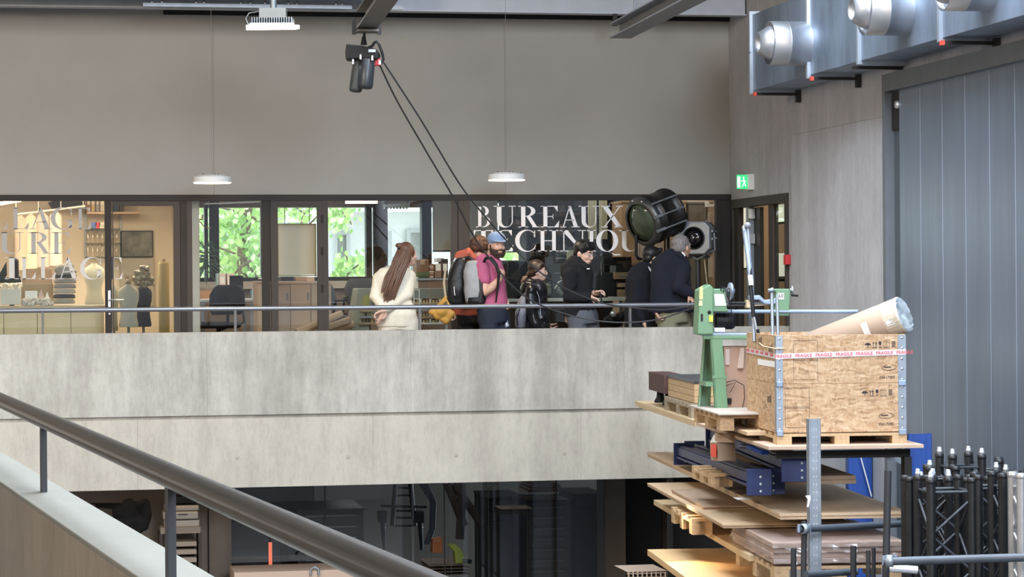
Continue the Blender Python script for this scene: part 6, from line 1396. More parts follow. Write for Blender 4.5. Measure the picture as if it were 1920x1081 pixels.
def octring(y0, r0, y1, r1, cc=.06): return [(x, y0, z) for x, z in oct_(r0, cc)], [(x, y1, z) for x, z in oct_(r1, cc)]
Ml = Matrix.Translation(V(1302, 446, vl-.1)) @ Matrix.Rotation(R(-32), 4, 'Z')
def octbody(y0, r0, y1, r1, cc=.055):
    a, b = octring(y0, r0, y1, r1, cc); mb = MB(Ml); n = 8
    return mb.add(a+b, [tuple(range(n)), tuple(range(2*n-1, n-1, -1))]+[(i, i+n, (i+1) % n+n, (i+1) % n) for i in range(n)])
octbody(-.02, .165, .05, .172).build('front_plate', m_lg, t, bev=.01)
octbody(.05, .155, .20, .16).build('housing', m_lg, t, bev=.01)
octbody(.20, .165, .235, .165).build('rear_band', m_steel_d, t, bev=.006)
octbody(.235, .15, .34, .10).build('rear_cover', m_steel_d, t, bev=.01)
MB(Ml).lathe([(.110, -.02), (.118, -.035), (.108, -.045), (.100, -.02)], (0, 0, 0), (0, 1, 0), 32).build('lens_ring', m_black, t)
MB(Ml).lathe([(0, -.05), (.05, -.046), (.102, -.024), (0, -.02)], (0, 0, 0), (0, 1, 0), 30).build('lens', mat('black_lens', (.01, .01, .012), .04, coat=1), t)
MB(Ml).tube([(-.18, .1, .05), (-.19, .1, -.12), (0, .1, -.22), (.19, .1, -.12), (.18, .1, .05)], .012, 8).build('yoke', m_lg, t)
MB(Ml).box((.17, .04, -.02), (.185, .2, .0)).box((.17, .04, .06), (.185, .2, .08)).build('side_rail', m_galv2, t)
for x, z in ((-.1, .16), (.1, .16), (.2, .0)): MB(Ml).tube([(x, .08, z), (x*1.08, .08, z*1.18)], .008, 6).build('knob', m_galv2, t)
pp = V(1310, 478, vl); MB().tube([(pp.x, vl+.04, pp.z), (pp.x, vl+.04, pp.z-.35)], .028, 10).tube([(pp.x, vl+.04, pp.z-.35), (pp.x, vl+.04, .3)], .022, 10).build('stand_pole', mat('stand_dark', (.04, .04, .042), .4, .5), t)
MB().box((pp.x-.09, vl, pp.z-.03), (pp.x+.12, vl+.07, pp.z)).build('bracket_plate', m_steel_d, t)
for a_ in (.4, 2.5, 4.5): MB().tube([(pp.x, vl+.04, .55), (pp.x+.28*math.cos(a_), vl+.04+.2*math.sin(a_), .02)], .014, 8).build('leg', m_steel_d, t)
MB().tube([(pp.x+.06, vl, pp.z-.05), (pp.x+.10, vl, pp.z-.4), (pp.x+.08, vl, pp.z-.9)], .006, 6).build('lead', m_cream, t)
# ------------------------------------------------------------------ pallet rack in front of the right wall
ang = YAW-R(5.3)
OR_ = C(1459, 833, 16.5)
RM = Matrix.Translation(OR_) @ Matrix.Rotation(-ang, 4, 'Z'); RMi = RM.inverted()
def rl(px, py, D): return RMi @ C(px, py, D)
def rthing(name, label, cat, px, py, D, group=None): return thing(name, label, cat, C(px, py, D), -ang, group)
def rbox(px0, px1, py, D, h, L, mb=None):
    a = rl(px0, py, D); w = (px1-px0)*D/4600
    return (mb or MB(RM)).box((a.x, a.y, a.z-h), (a.x+w, a.y+L, a.z))
def depth(py, D0, py0, hy=526): return D0*(py0-hy)/(py-hy)
def pallet(name, lab, px0, px1, py, D, L, hgt=.12, m=m_pal, nb=3, group=None, root=None):
    """py: top near edge; blocks and boards"""
    a = rl(px0, py, D); w = (px1-px0)*D/4600; t = root or thing(name, lab, 'pallet', RM @ Vector((a.x+w/2, a.y+L/2, a.z-hgt)), -ang, group)
    M_ = RM @ Matrix.Translation(a); n = max(4, int(L/.17))
    for i in range(n):
        y = i*(L-.1)/(n-1); MB(M_).box((0, y, -.02), (w, y+.10, 0)).build('deck_board', m, t)
    for i in range(3):
        x = i*(w-.1)/2; MB(M_).box((x, 0, -.038), (x+.1, L, -.0205)).build('stringer_board', m, t)
        for j in range(nb): y = j*(L-.14)/(nb-1); MB(M_).box((x, y, -hgt+.0), (x+.1, y+.14, -.0385)).build('block', m, t)
    return t, M_, w
def board(lab, px0, px1, py, D, th, L, m=m_ply, name='plywood_board', n=1, yaw=0, group=None, layers=False):
    a = rl(px0, py, D); w = (px1-px0)*D/4600; t = thing(name, lab, 'board', RM @ Vector((a.x+w/2, a.y+L/2, a.z-th)), -ang, group)
    M_ = RM @ Matrix.Translation(a) @ Matrix.Rotation(yaw, 4, 'Z')
    for i in range(n):
        z = -th*i/n; MB(M_ @ Matrix.Translation((.006*(i % 2), .01*(i % 3), 0))).box((0, 0, z-th/n+.0015), (w, L, z)).build('sheet', m, t, bev=.002)
    return t, M_, w
# levels
Dc = 16.5
t, _, _ = board('thin plywood sheet under the pallet of the strand board crate', 1441, 1738, 836.5, Dc-.15, .026, 2.9, mat('pink_ply_sheet', (.52, .37, .27), .65, var=.08), n=1)
t, Mc, wc = pallet('pallet', 'narrow wooden pallet directly under the strand board crate', 1457, 1705, 813, Dc, 1.1, .083, m_pine)
# crate: two collars of strand board with metal corner hinges
a = rl(1457, 812, Dc); top = rl(1457, 628, Dc).z; w = 246*Dc/4600; Lc = 1.06; hh = top-a.z
cr = thing('crate', 'two tier strand board crate with metal corners and red FRAGILE tape', 'crate', RM @ Vector((a.x+w/2, a.y+Lc/2, a.z)), -ang)
Mk = RM @ Matrix.Translation(a)
for k in range(2):
    z0 = k*hh/2+.002; z1 = (k+1)*hh/2-.001
    MB(Mk).box((0, 0, z0), (w, .012, z1)).build('front_panel', m_osb, cr, bev=.002); MB(Mk).box((0, Lc-.012, z0), (w, Lc, z1)).build('back_panel', m_osb, cr)
    MB(Mk).box((0, .012, z0), (.012, Lc-.012, z1)).build('side_panel', m_osb, cr, bev=.002); MB(Mk).box((w-.012, .012, z0), (w, Lc-.012, z1)).build('side_panel', m_osb, cr)
MB(Mk).box((.012, .012, .0), (w-.012, Lc-.012, .02)).build('floor_panel', m_osb, cr)
for x0, x1 in ((-.004, .042), (w-.05, w+.004)):
    for k in range(2):
        z0 = k*hh/2; z1 = (k+1)*hh/2-.006
        hg = MB(Mk).box((x0, -.004, z0), (x1, .0, z1)).box((x0 if x0 < .1 else x1-.004, 0, z0), ((x0 if x0 < .1 else x1-.004)+.004, .045, z1)).build('corner_plate', m_galv2, cr)
        for j in range(5): MB(Mk).lathe([(0, -.002), (.0085, -.002), (.0085, .001)], ((x0+x1)/2, -.004, z0+.025+j*(hh/2-.05)/4), (0, 1, 0), 12).build('rivet', m_alu, hg)
    for k in range(2): MB(Mk).box((x0+.0, -.016, k*hh/2-.02), (x1, .002, k*hh/2+.02)).build('hinge_knuckle', m_galv, cr, bev=.006)
tp = mat('tape_white', (.62, .55, .56), .4); tr_ = mat('tape_red', (.62, .05, .06), .5)
zt_ = rl(1459, 667, Dc).z-a.z
MB(Mk).hexa([(-.0055, -.0065, zt_-.02), (w+.0055, -.0065, zt_+.0), (w+.0055, -.0045, zt_+.0), (-.0055, -.0045, zt_-.02), (-.0055, -.0065, zt_+.015), (w+.0055, -.0065, zt_+.038), (w+.0055, -.0045, zt_+.038), (-.0055, -.0045, zt_+.015)]).hexa([(-.0055, -.006, zt_-.02), (-.0035, -.006, zt_-.02), (-.0035, Lc, zt_-.005), (-.0055, Lc, zt_-.005), (-.0055, -.006, zt_+.015), (-.0035, -.006, zt_+.015), (-.0035, Lc, zt_+.03), (-.0055, Lc, zt_+.03)]).build('fragile_tape', tp, cr)
for i in range(7):
    x = .025+i*(w-.05)/6; z = zt_-.003+.02*x/w
    Mt = Mk @ Matrix.Translation((x+.02, -.0072, z)) @ Matrix.Rotation(R(-1.3), 4, 'Y') @ Matrix.Rotation(PI/2, 4, 'X')
    text_mb('FRAGILE', Mt, .031, .0003).build('tape_letters', tr_, cr)
for i in range(6):
    Mt = Mk @ Matrix.Translation((-.0062, Lc*.93-i*Lc*.16, zt_+.002+.012*(1-i/6))) @ Matrix.Rotation(-PI/2, 4, 'Z') @ Matrix.Rotation(PI/2, 4, 'X')
    text_mb('FRAGILE', Mt, .030, .0003).build('tape_letters', tr_, cr)
inkm = mat('stamp_ink', (.035, .02, .02), .7)
def P_(px, py): q = rl(px, py, Dc); return q.x-a.x, q.z-a.z
def frame(px0, py0, px1, py1):
    x0, z1 = P_(px0, py0); x1, z0 = P_(px1, py1); e = .0016; mb = MB(Mk)
    for b in ((x0, z0, x1, z0+e), (x0, z1-e, x1, z1), (x0, z0, x0+e, z1), (x1-e, z0, x1, z1)): mb.box((b[0], -.0014, b[1]), (b[2], -.0002, b[3]))
    mb.build('stamp_frame', inkm, cr)
frame(1488, 638, 1535, 711); frame(1488, 674, 1535, 676); frame(1472, 727, 1519, 801); frame(1472, 762.5, 1519, 765)
for dy in (0, 92):
    mb = MB(Mk); ox = -6 if dy else 0
    def q(px, py): x, z = P_(px+ox, py+dy*.985); return x, z
    def bx(x0, y0, x1, y1):
        p = q(x0, y0); r_ = q(x1, y1); mb.box((p[0], -.0014, r_[1]), (r_[0], -.0002, p[1]))
    # umbrella
    p = q(1631, 646); rr = 6*Dc/4600
    mb.prism([(p[0]+rr*math.cos(PI*i/10), -.0014, p[1]-.004+rr*.75*math.sin(PI*i/10)) for i in range(11)][::-1], (0, .0012, 0))
    bx(1630.5, 645, 1631.7, 652)
    for x in (1641, 1646): bx(x, 642, x+1.2, 651); bx(x-1.4, 642, x+2.6, 643.4)
    bx(1639, 651.5, 1649, 652.5)
    bx(1652, 640, 1657, 646); bx(1654, 646, 1655, 651); bx(1652, 651, 1657, 652)
    for x in (1661, 1672): bx(x, 641, x+.5, 652)
    bx(1661, 651.6, 1672, 652.3); bx(1661, 641, 1672, 641.6)
    p0 = q(1666.5, 643); p1 = q(1663, 650); p2 = q(1670, 650)
    for u_, v_ in ((p0, p1), (p1, p2), (p2, p0)): mb.tube([(u_[0], -.001, u_[1]), (v_[0], -.001, v_[1])], .0009, 4)
    for y_ in (640, 643, 646, 649): bx(1677, y_, 1684, y_+1.7)
    p = q(1672, 689)
    for i in range(20):
        a0 = i*PI/10; a1 = a0+PI/10; r1 = 14*Dc/4600; r2 = 5*Dc/4600
        if 3 < i < 6: continue
        mb.tube([(p[0]+r1*math.cos(a0), -.001, p[1]+r2*math.sin(a0)+.003*math.cos(a0)), (p[0]+r1*math.cos(a1), -.001, p[1]+r2*math.sin(a1)+.003*math.cos(a1))], .0011+.0008*math.sin(a0/2), 4)
    bx(1662, 687.5, 1676, 689.5)
    mb.build('stamp_symbols', inkm, cr)
    p = q(1668, 707.5) if not dy else q(1672, 705)
    text_mb('35617005', Mk @ Matrix.Translation((p[0], -.001, p[1])) @ Matrix.Rotation(PI/2, 4, 'X'), .027, .0003).build('stamp_number', inkm, cr)
for y_, z_ in ((.25, .52), (.62, .56), (.3, .2)):
    Mt = Mk @ Matrix.Translation((-.0008, y_, z_*hh/.6*.98)) @ Matrix.Rotation(-PI/2, 4, 'Z') @ Matrix.Rotation(PI/2, 4, 'X')
    for j in range(3): MB(Mt @ Matrix.Translation((j*.05, 0, 0))).box((-.014, -.02, 0), (.014, .02+.006*j, .0004)).build('stamp_mark', inkm, cr)
MB(Mk @ Matrix.Translation((-.001, .35, hh*.70))).box((-.001, -.3, -.02), (0, .3, .02)).build('white_label', m_paper, cr)
tag(MB(RM).tube([(a.x+.0, a.y+.6, a.z+hh*.90), (a.x-.03, a.y+.3, a.z+hh*.875), (a.x-.01, a.y-.012, a.z+hh*.865), (a.x+.05, a.y-.014, a.z+hh*.865)], .005, 6).build('strap', m_cream), 'pale cord tied round the near corner of the crate', 'cord')

# cardboard tube lying on the crate
q0 = C(1470, 640, 17.25); q1 = C(1694, 591, 16.35)
t = thing('cardboard_tube', 'thick cardboard tube with taped plastic end lying on the crate', 'tube', C(1600, 627, 17))
rr = 35*16.4/4600
q0 = C(1500, 620, 17.5)+Vector((0, 0, .0)); ax_ = (q1-q0).normalized()
q0 = C(1478, 671, 17.1); q1 = C(1692, 590, 16.68); ax_ = (q1-q0).normalized()
MB().lathe([(0, 0), (rr*.88, 0), (rr*.94, .0), (rr, (q1-q0).length-.015), (rr*.98, (q1-q0).length)], q0, ax_, 40).build('tube', m_card and mat('tube_card', (.47, .35, .26), .7), t)
Lq = (q1-q0).length
MB().lathe([(rr*1.012, Lq-.10), (rr*1.02, Lq-.02), (rr*1.04, Lq+.003), (rr*1.0, Lq+.012)], q0, ax_, 26, False).build('tape_ring', mat('packing_tape', (.55, .47, .36), .3), t)
pf = MB().lathe([(rr*1.0, Lq+.012), (rr*.96, Lq+.016), (rr*.7, Lq-.005), (rr*.35, Lq+.008), (0, Lq-.01)], q0, ax_, 22)
pf = pf.build('plastic_end', mat('foil_plastic', (.60, .66, .70), .15, .4, var=.5, vscale=12, bump=1, bscale=18), t)
nrm_ = (O3-q1).normalized(); nrm_ = (nrm_-ax_*nrm_.dot(ax_)).normalized(); side = ax_.cross(nrm_)
for s0, wd, an, m_ in ((Lq-.26, .045, .5, m_paper), (Lq-.085, .045, .15, m_paper), (Lq-.05, .035, .62, mat('packing_tape', (1, 1, 1)))):
    mb = MB(); P0_ = []
    for i in range(9):
        th_ = -an+i*2*an/8+.15; P0_.append((th_, nrm_*math.cos(th_)+side*math.sin(th_)))
    vs = []; 
    for th_, n_ in P0_: vs += [q0+ax_*s0+n_*rr*1.012, q0+ax_*(s0+wd)+n_*rr*1.014]
    mb.add(vs, [(2*i, 2*i+2, 2*i+3, 2*i+1) for i in range(8)], True).build('white_label' if m_ is m_paper else 'tape_strip', m_, t)
random.seed(15)
for i in range(14):
    th_ = i*2*PI/14; n_ = nrm_*math.cos(th_)+side*math.sin(th_); n2 = nrm_*math.cos(th_+.3)+side*math.sin(th_+.3); l_ = random.uniform(.02, .06)
    MB().add([q0+ax_*(Lq-l_)+n_*rr*1.03, q0+ax_*(Lq+.02)+n_*rr*.98, q0+ax_*(Lq+.015)+n2*rr*.98, q0+ax_*(Lq-l_*.6)+n2*rr*1.03], [(0, 1, 2, 3)]).build('film_fold', mat('foil_plastic', (1, 1, 1)), t)
for k, (x, l_) in enumerate(((1446, 38), (1462, 30))): pass

# ---- wood lathe behind the crate
DL = 17.9; sL = DL/4600
def c(px, py, d=0): return rl(px, py, DL+d)
la = rthing('wood_lathe', 'green enamelled wood lathe with steel bed tubes and splayed legs', 'machine', 1380, 640, DL)
def gp(pts, d0, d1, name, m, par=None, bev=.006):
    mb = MB(RM); A_ = [c(x, y, d0) for x, y in pts]; return mb.prism(A_, (0, d1-d0, 0)).build(name, m, par or la, bev=bev)
hd = gp([(1312, 543), (1331, 532), (1338, 540), (1338, 627), (1308, 627)], -.06, .16, 'headstock_cover', m_green, bev=.01)
gp([(1312, 538), (1318, 536), (1318, 561), (1311, 561)], -.062, -.056, 'yellow_plate', mat('faded_yellow', (.62, .55, .22), .5), hd, .001)
gp([(1311, 563), (1317, 563), (1317, 573), (1310, 573)], -.062, -.056, 'label_plate', m_cream, hd, .001)
gp([(1314, 588), (1318, 588), (1318, 602), (1314, 602)], -.063, -.055, 'vent_slot', m_dark, hd, .001)
gp([(1330, 591), (1337, 591), (1337, 603), (1330, 603)], -.072, -.058, 'yellow_switch', mat('switch_yellow', (.65, .60, .06), .4), hd, .002)
MB(RM).ball(c(1330, 585, -.06), .014).build('knob', m_black, hd)
gp([(1335, 541), (1362, 541), (1363, 578), (1366, 580), (1366, 584), (1335, 584)], -.03, .12, 'headstock', m_green)
gp([(1339, 551), (1357, 551), (1362, 573), (1341, 573)], -.034, -.029, 'data_plate', m_paper, hd, .001)
MB(RM).lathe([(0, 0), (.022, 0), (.022, .02), (.058, .022), (.062, .03), (.058, .042), (.02, .045), (.018, .06), (0, .06)], c(1362, 545, .03), (1, .1, 0), 26).build('chuck', m_galv, la)
gp([(1338, 580), (1610, 580), (1610, 586), (1338, 586)], .0, .03, 'bed_tube', m_galv); gp([(1338, 581), (1608, 581), (1608, 587), (1338, 587)], .12, .15, 'bed_tube', m_galv)
gp([(1449, 541), (1480, 541), (1482, 547), (1480, 583), (1453, 583), (1455, 548)], -.0, .13, 'tailstock', m_green)
gp([(1450, 583), (1482, 583), (1480, 592), (1452, 592)], .02, .1, 'tailstock_clamp', m_green)
MB(RM).tube([c(1440, 544, .05), c(1449, 544, .05)], [.010, .024], 12).build('centre', m_alu, la)
ls = text_mb('LE', RM @ Matrix.Translation(c(1465, 554, -.004)) @ Matrix.Rotation(PI/2, 4, 'X'), .035, .0005).build('letters', m_dark, la)
gp([(1459, 549), (1470, 549), (1470, 561), (1459, 561)], -.0025, -.0005, 'white_label', m_paper)
MB(RM).lathe([(0, 0), (.018, 0), (.02, .012), (0, .015)], c(1481, 544, .05), (1, 0, 0), 18).build('handwheel_hub', m_alu, la)
MB(RM).lathe([(.028, 0), (.034, .004), (.034, .012), (.026, .014), (.012, .01), (.012, .0)], c(1483, 544, .05), (1, 0, 0), 22).build('handwheel', m_alu, la)
MB(RM).tube([c(1484, 553, .03), c(1496, 554, .0)], .008, 8).build('handle', m_black, la)
MB(RM).tube([c(1366, 568, .1), c(1402, 568, .1)], .011, 10).build('drive_bar', m_black, la)
MB(RM).box(c(1400, 562, .04), c(1407, 576, .12)).build('tool_post', m_cream, la)
gp([(1404, 554), (1425, 553), (1434, 562), (1450, 560), (1458, 556), (1460, 566), (1450, 571), (1434, 570), (1424, 562), (1405, 562)], .0, .05, 'tool_rest_arm', m_galv)
MB(RM).tube([c(1408, 573, .02), c(1440, 571, .02)], .004, 6).build('rest_bar', m_tan, la)
# motor
MB(RM).lathe([(0, 0), (.05, 0), (.058, .01), (.058, .13), (.05, .145), (0, .15)], c(1340, 602, .06), (1, 0, 0), 26).build('motor', m_black, la)
for k in range(6): MB(RM).lathe([(.058, 0), (.062, .003), (.058, .006)], c(1344+k*5, 602, .06), (1, 0, 0), 22).build('motor_fin', m_black, la)
gp([(1339, 614), (1360, 614), (1360, 622), (1339, 622)], .0, .06, 'capacitor_box', m_white)
MB(RM).tube([c(1352, 545, -.03), c(1352, 538, -.04), c(1360, 540, -.04), c(1366, 560, -.04), c(1371, 580, -.04), c(1372, 600, -.03)], .004, 6).tube([c(1356, 548, -.03), c(1358, 538, -.04), c(1366, 556, -.045), c(1370, 575, -.04)], .004, 6).build('cable', m_black, la)
for k in range(4): MB(RM).tube([c(1366+5*math.cos(i*PI/6)*(1-.1*k), 552+14*math.sin(i*PI/6)*(1-.08*k), -.03+.004*k) for i in range(13)], .0028, 5, False).build('cable_coil', mat('cable_grey', (.18, .16, .16), .5), la)
# stand
gp([(1318, 628), (1610, 628), (1610, 636), (1318, 636)], -.03, .0, 'frame_rail', m_green); gp([(1318, 624), (1610, 624), (1610, 629), (1318, 629)], -.03, .24, 'tray', m_galv)
gp([(1318, 628), (1610, 628), (1610, 636), (1318, 636)], .22, .25, 'frame_rail', m_green)
lf = gp([(1333, 636), (1354, 636), (1366, 775), (1342, 775)], -.045, -.03, 'leg', m_green, bev=.003)
gp([(1333, 636), (1336, 636), (1345, 775), (1342, 775)], -.045, .01, 'leg_flange', m_green, lf, .001)
lb_ = gp([(1320, 636), (1338, 636), (1332, 762), (1310, 762)], .24, .255, 'leg', m_green, bev=.003)
gp([(1320, 636), (1323, 636), (1313, 762), (1310, 762)], .20, .255, 'leg_flange', mat('flange_green', (.16, .27, .15), .45), lb_, .001)  # rear leg flange in a slightly lighter green than the leg
gp([(1595, 636), (1612, 636), (1622, 775), (1602, 775)], -.045, -.03, 'leg', m_green, bev=.003)
mb = MB(RM); p0 = c(1313, 708, .2); p1 = c(1338, 716, -.03)
mb.box((p0.x, p1.y, p1.z-.03), (p1.x+.02, p0.y, p1.z)).build('cross_brace', m_green, la)
gp([(1336, 704), (1363, 704), (1363, 709), (1336, 709)], -.047, -.044, 'bolt_strip', m_green, lf, .001)
# brown carton inside the stand
t = rthing('carton', 'tall brown carton with tape standing behind the lathe legs', 'box', 1378, 780, DL)
mb = MB(RM); p0 = c(1357, 650, .02); p1 = c(1420, 768, .02); mb.box((p0.x, p0.y, p1.z), (p1.x, p0.y+.32, p0.z)).build('body', mat('carton_brown', (.44, .28, .20), .8, var=.05), t, bev=.004)
gp([(1360, 654), (1368, 654), (1368, 684), (1360, 684)], .014, .019, 'tape', mat('clear_tape', (.55, .42, .36), .3), t, .001); gp([(1388, 652), (1396, 652), (1394, 690), (1382, 690)], .014, .019, 'tape', mat('clear_tape', (1, 1, 1)), t, .001)
MB(RM).tube([c(1362, 716, .0), c(1378, 712, .0), c(1384, 716, .0), c(1395, 722, .0), c(1396, 745, .0), c(1392, 765, .0)], .003, 5).tube([c(1362, 722, 0), c(1380, 716, 0), c(1368, 736, 0)], .003, 5).build('string', m_black, t)
gp([(1364, 746), (1372, 746), (1372, 755), (1370, 758), (1366, 758), (1364, 755)], .015, .018, 'glass_symbol', m_dark, t, .001)
# rolled metal tubes leaning on the crate: two slim steel rods and the long pole
t = rthing('steel_rods', 'two upright galvanised rods rising behind the near crate corner', 'rod', 1452, 640, 16.8)
for x0, x1, y0, sz in ((1447, 1449, 546, .012), (1457, 1459, 553, .0105)):
    MB(RM).tube([rl(x1, 640, 16.75), rl(x0, y0, 16.85)], sz, 12).build('rod', m_galv2, t)
MB(RM).ball(rl(1446.5, 544, 16.84), (.022, .02, .014), 12, 8).build('cap', m_galv, t)
t = rthing('pole', 'tall leaning black and silver pole with a grey ball top and white tape', 'pole', 1418, 640, 17.2)
MB(RM).tube([rl(1409, 530, 17.3), rl(1396, 424, 17.4)], .020, 14).build('grey_shaft', m_galv, t); MB(RM).tube([rl(1414, 640, 17.2), rl(1411, 560, 17.3), rl(1402, 422, 17.38)], .012, 10).build('back_shaft', m_galv2, t)
MB(RM).tube([rl(1413, 594, 17.2), rl(1407, 532, 17.25)], .014, 12).tube([rl(1408, 516, 17.3), rl(1403, 440, 17.4)], .011, 10).build('black_grip', m_black, t)
MB(RM).tube([rl(1408.5, 535, 17.24), rl(1406.5, 516, 17.26)], .0175, 12).build('white_tape', m_white, t)
MB(RM).tube([rl(1420, 624, 17.2), rl(1413, 590, 17.2)], .009, 10).build('chrome_shaft', m_alu, t)
MB(RM).ball(rl(1402, 422, 17.36), .022).build('ball_top', mat('grey_ball', (.25, .26, .30), .5), t)
MB(RM).tube([rl(1394, 422, 17.36), rl(1395, 432, 17.36)], .008, 8).build('hook', m_chrome, t)
MB(RM).tube([rl(1422, 627, 17.2), rl(1420, 617, 17.2)], .013, 10).build('foot', m_black, t)

# board and pallet carrying the lathe
pallet('pallet', 'pallet with a stamped oval on its block under the green lathe', 1350, 1520, 779, 17.2, 1.1, .105, m_pal)
board('grey plywood sheet lying on the pallet under the lathe legs', 1347, 1530, 775, 17.1, .014, 1.25, mat('grey_ply', (.42, .36, .30), .7, var=.08))
board('pale board running back under the lathe pallet', 1400, 1530, 809, 16.9, .028, 1.9, m_ply)
# far upper level board with pallet, crates
Df_ = 19.3
board('pale thick board reaching furthest back beside the walkway parapet', 1303, 1392, 788, Df_, .05, 3.3, mat('pale_pine', (.56, .42, .25), .65, var=.08, vscale=4, stretch=(10, 1, 10)), 'timber_board')
pallet('pallet', 'weathered grey pallet beside the lathe under the pine crate', 1296, 1372, 757, 19.6, 1.4, .13, mat('grey_pallet', (.30, .24, .165), .8, var=.2, vscale=6, stretch=(8, 1, 8)))
t = rthing('pine_box', 'pale pine box with a black lid on the weathered pallet', 'box', 1300, 757, 19.6)
b0 = rl(1302, 756, 19.65)
Mb = RM @ Matrix.Translation(b0)
for k in range(3): MB(Mb).box((0, 0, .002+k*.052), (.42, 1.35, .052+k*.052)).build('plank', m_pine, t, bev=.003)
MB(Mb).box((-.005, -.005, .158), (.425, 1.36, .185)).build('lid', mat('black_board', (.05, .052, .06), .35), t, bev=.003)
t = rthing('cast_iron_frame', 'rusty brown iron box section on two dark feet at the far board end', 'frame', 1245, 755, 21.3)
b0 = rl(1250, 738, 21.0); Mb = RM @ Matrix.Translation(b0)
o = MB(Mb).box((-.02, 0, 0), (.16, .9, .02)).box((-.02, 0, .14), (.16, .9, .16)).box((-.02, 0, .02), (.0, .9, .14))
for y in (0, .29, .58, .86): o.box((0, y, .02), (.16, y+.04, .14))
o.build('frame', mat('rust_brown', (.075, .035, .03), .7, var=.3, vscale=10), t)
for y in (.1, .55): MB(Mb).lathe([(0, 0), (.03, 0), (.035, -.05), (.055, -.085), (.055, -.10), (0, -.10)], (.03, y, 0), (0, 0, 1), 16).build('foot', m_black, t)

# blue beams lying on the second level
def beam(lab, px0, py0, D0, px1, py1, D1, w, h, m, wf=.05, open_=True):
    p = rl(px0, py0, D0); q = rl(px1, py1, D1); d = (q-p); L = d.length; t = thing('rack_beam', lab, 'beam', RM @ p, -ang)
    yaw = math.atan2(-d.x, d.y); M_ = RM @ Matrix.Translation(p) @ Matrix.Rotation(yaw, 4, 'Z') @ Matrix.Rotation(math.asin((q.z-p.z)/L), 4, 'X')
    MB(M_).box((0, 0, -h*.45), (w, L, -.0)).build('web', m, t, bev=.004)
    MB(M_).box((-.012, 0, -h*.62), (w+.01, L, -h*.5)).build('lower_flange', m, t, bev=.003); MB(M_).box((.02, 0, -.0), (w*.45, L, .012)).build('ridge', m, t)
    for y in (-.01, L):
        e = MB(M_).box((-.03, y, -h), (w+.015, y+.035, .035)).build('end_plate', m, t, bev=.004)
        for z in (0, .33, .66): MB(M_).lathe([(0, -.004), (.009, -.004), (.009, .0)], (w*.5, y, -h*.8+z*h), (0, 1, 0), 8).build('bolt', m_steel, e)
    return t
zb_ = 0
beam('dark blue steel rack beam nearest the viewer under the leaning carton', 1408, 888, 16.9, 1270, 838, 20.8, .13, .15, m_blued)
beam('dark blue steel rack beam lying beside the nearest one', 1432, 886, 17.0, 1290, 834, 21.2, .13, .15, m_blued)
beam('dark blue rack beam under the crate with its broad end plate showing', 1473, 862, 16.7, 1330, 806, 21.0, .22, .15, m_blued)
t = rthing('plastic_sheet', 'bright blue crumpled plastic strap heap under the crate board', 'plastic', 1400, 840, 17.6)
random.seed(19); o = MB(RM)
for k in range(16): o.tube([rl(1386+random.random()*10, 833+random.random()*6, 17.9), rl(1402+random.random()*14, 838+random.uniform(-3, 6), 17.5), rl(1428+random.random()*12, 848+random.uniform(-3, 3), 17.2)], random.uniform(.004, .012), 5)
o.build('straps', mat('bright_blue_plastic', (.02, .09, .48), .3), t, kind='stuff')
t = rthing('carton', 'small brown carton with white gable top and red label on the blue beams', 'box', 1358, 865, 17.6)
k2 = 17.6/4600
mb = MB(RM); A_ = [rl(x, y, 17.6) for x, y in ((1331, 862), (1346, 863), (1346, 829), (1331, 829))]
mb.prism([rl(1331, 829, 17.8), rl(1333, 862, 17.8), rl(1346, 864, 17.5), rl(1345, 829, 17.5)], (.14, .06, 0)).build('body', m_card, t)
MB(RM).prism([rl(1331, 829, 17.78), rl(1345, 829, 17.49), rl(1345, 812, 17.49), rl(1338, 815, 17.65)], (.004, .0, 0)).build('white_gable', m_paper, t)
MB(RM).prism([rl(1345, 829, 17.49), rl(1378, 829, 17.49), rl(1378, 813, 17.6), rl(1345, 812, 17.49)], (0, .1, 0)).build('flap', m_card, t)
MB(RM).prism([rl(1333.5, 832, 17.70), rl(1333.5, 855, 17.70), rl(1343.5, 857, 17.49), rl(1343.5, 833, 17.49)], (-.003, -.003, 0)).build('red_label', mat('red_orange_label', (.80, .07, .04), .5), t)
# plywood sheets beneath / levels
board('brown chipboard sheet under the broad blue beam, rounded at its near corner', 1452, 1607, 893, 17.0, .06, 2.6, mat('chipboard', (.33, .23, .15), .7, var=.1), 'chipboard', n=2)
pallet('pallet', 'small pallet under the near blue beams on the long thick board', 1333, 1374, 888, 18.0, .85, .095, m_pal)
board('long thick plywood board whose pale edge crosses the middle of the rack', 1462, 1708, 962, 16.6, .045, 6.1, mat('ply_main', (.52, .385, .25), .65, var=.08, vscale=3, stretch=(8, 1, 8)), n=2)
board('torn paper lying on the edge of the long thick board', 1383, 1412, 936, 17.3, .003, .18, m_paper, 'paper')
board('small ply sheet stack with dark top on the second board', 1318, 1450, 948, 18.3, .05, 1.5, mat('dark_ply_top', (.36, .25, .17), .7, var=.1), n=3)
board('wide pair of ply sheets beneath the long thick board', 1355, 1600, 982, 17.2, .032, 3.6, m_ply, n=2)
pallet('pallet', 'pallet between the wide ply pair and the lowest pale board', 1298, 1336, 972, 18.3, 1.0, .12, m_pal)
board('pale board sloping down to the wrapped stack', 1404, 1640, 1040, 17.0, .045, 4.4, mat('pale_pine', (1, 1, 1)), 'timber_board')
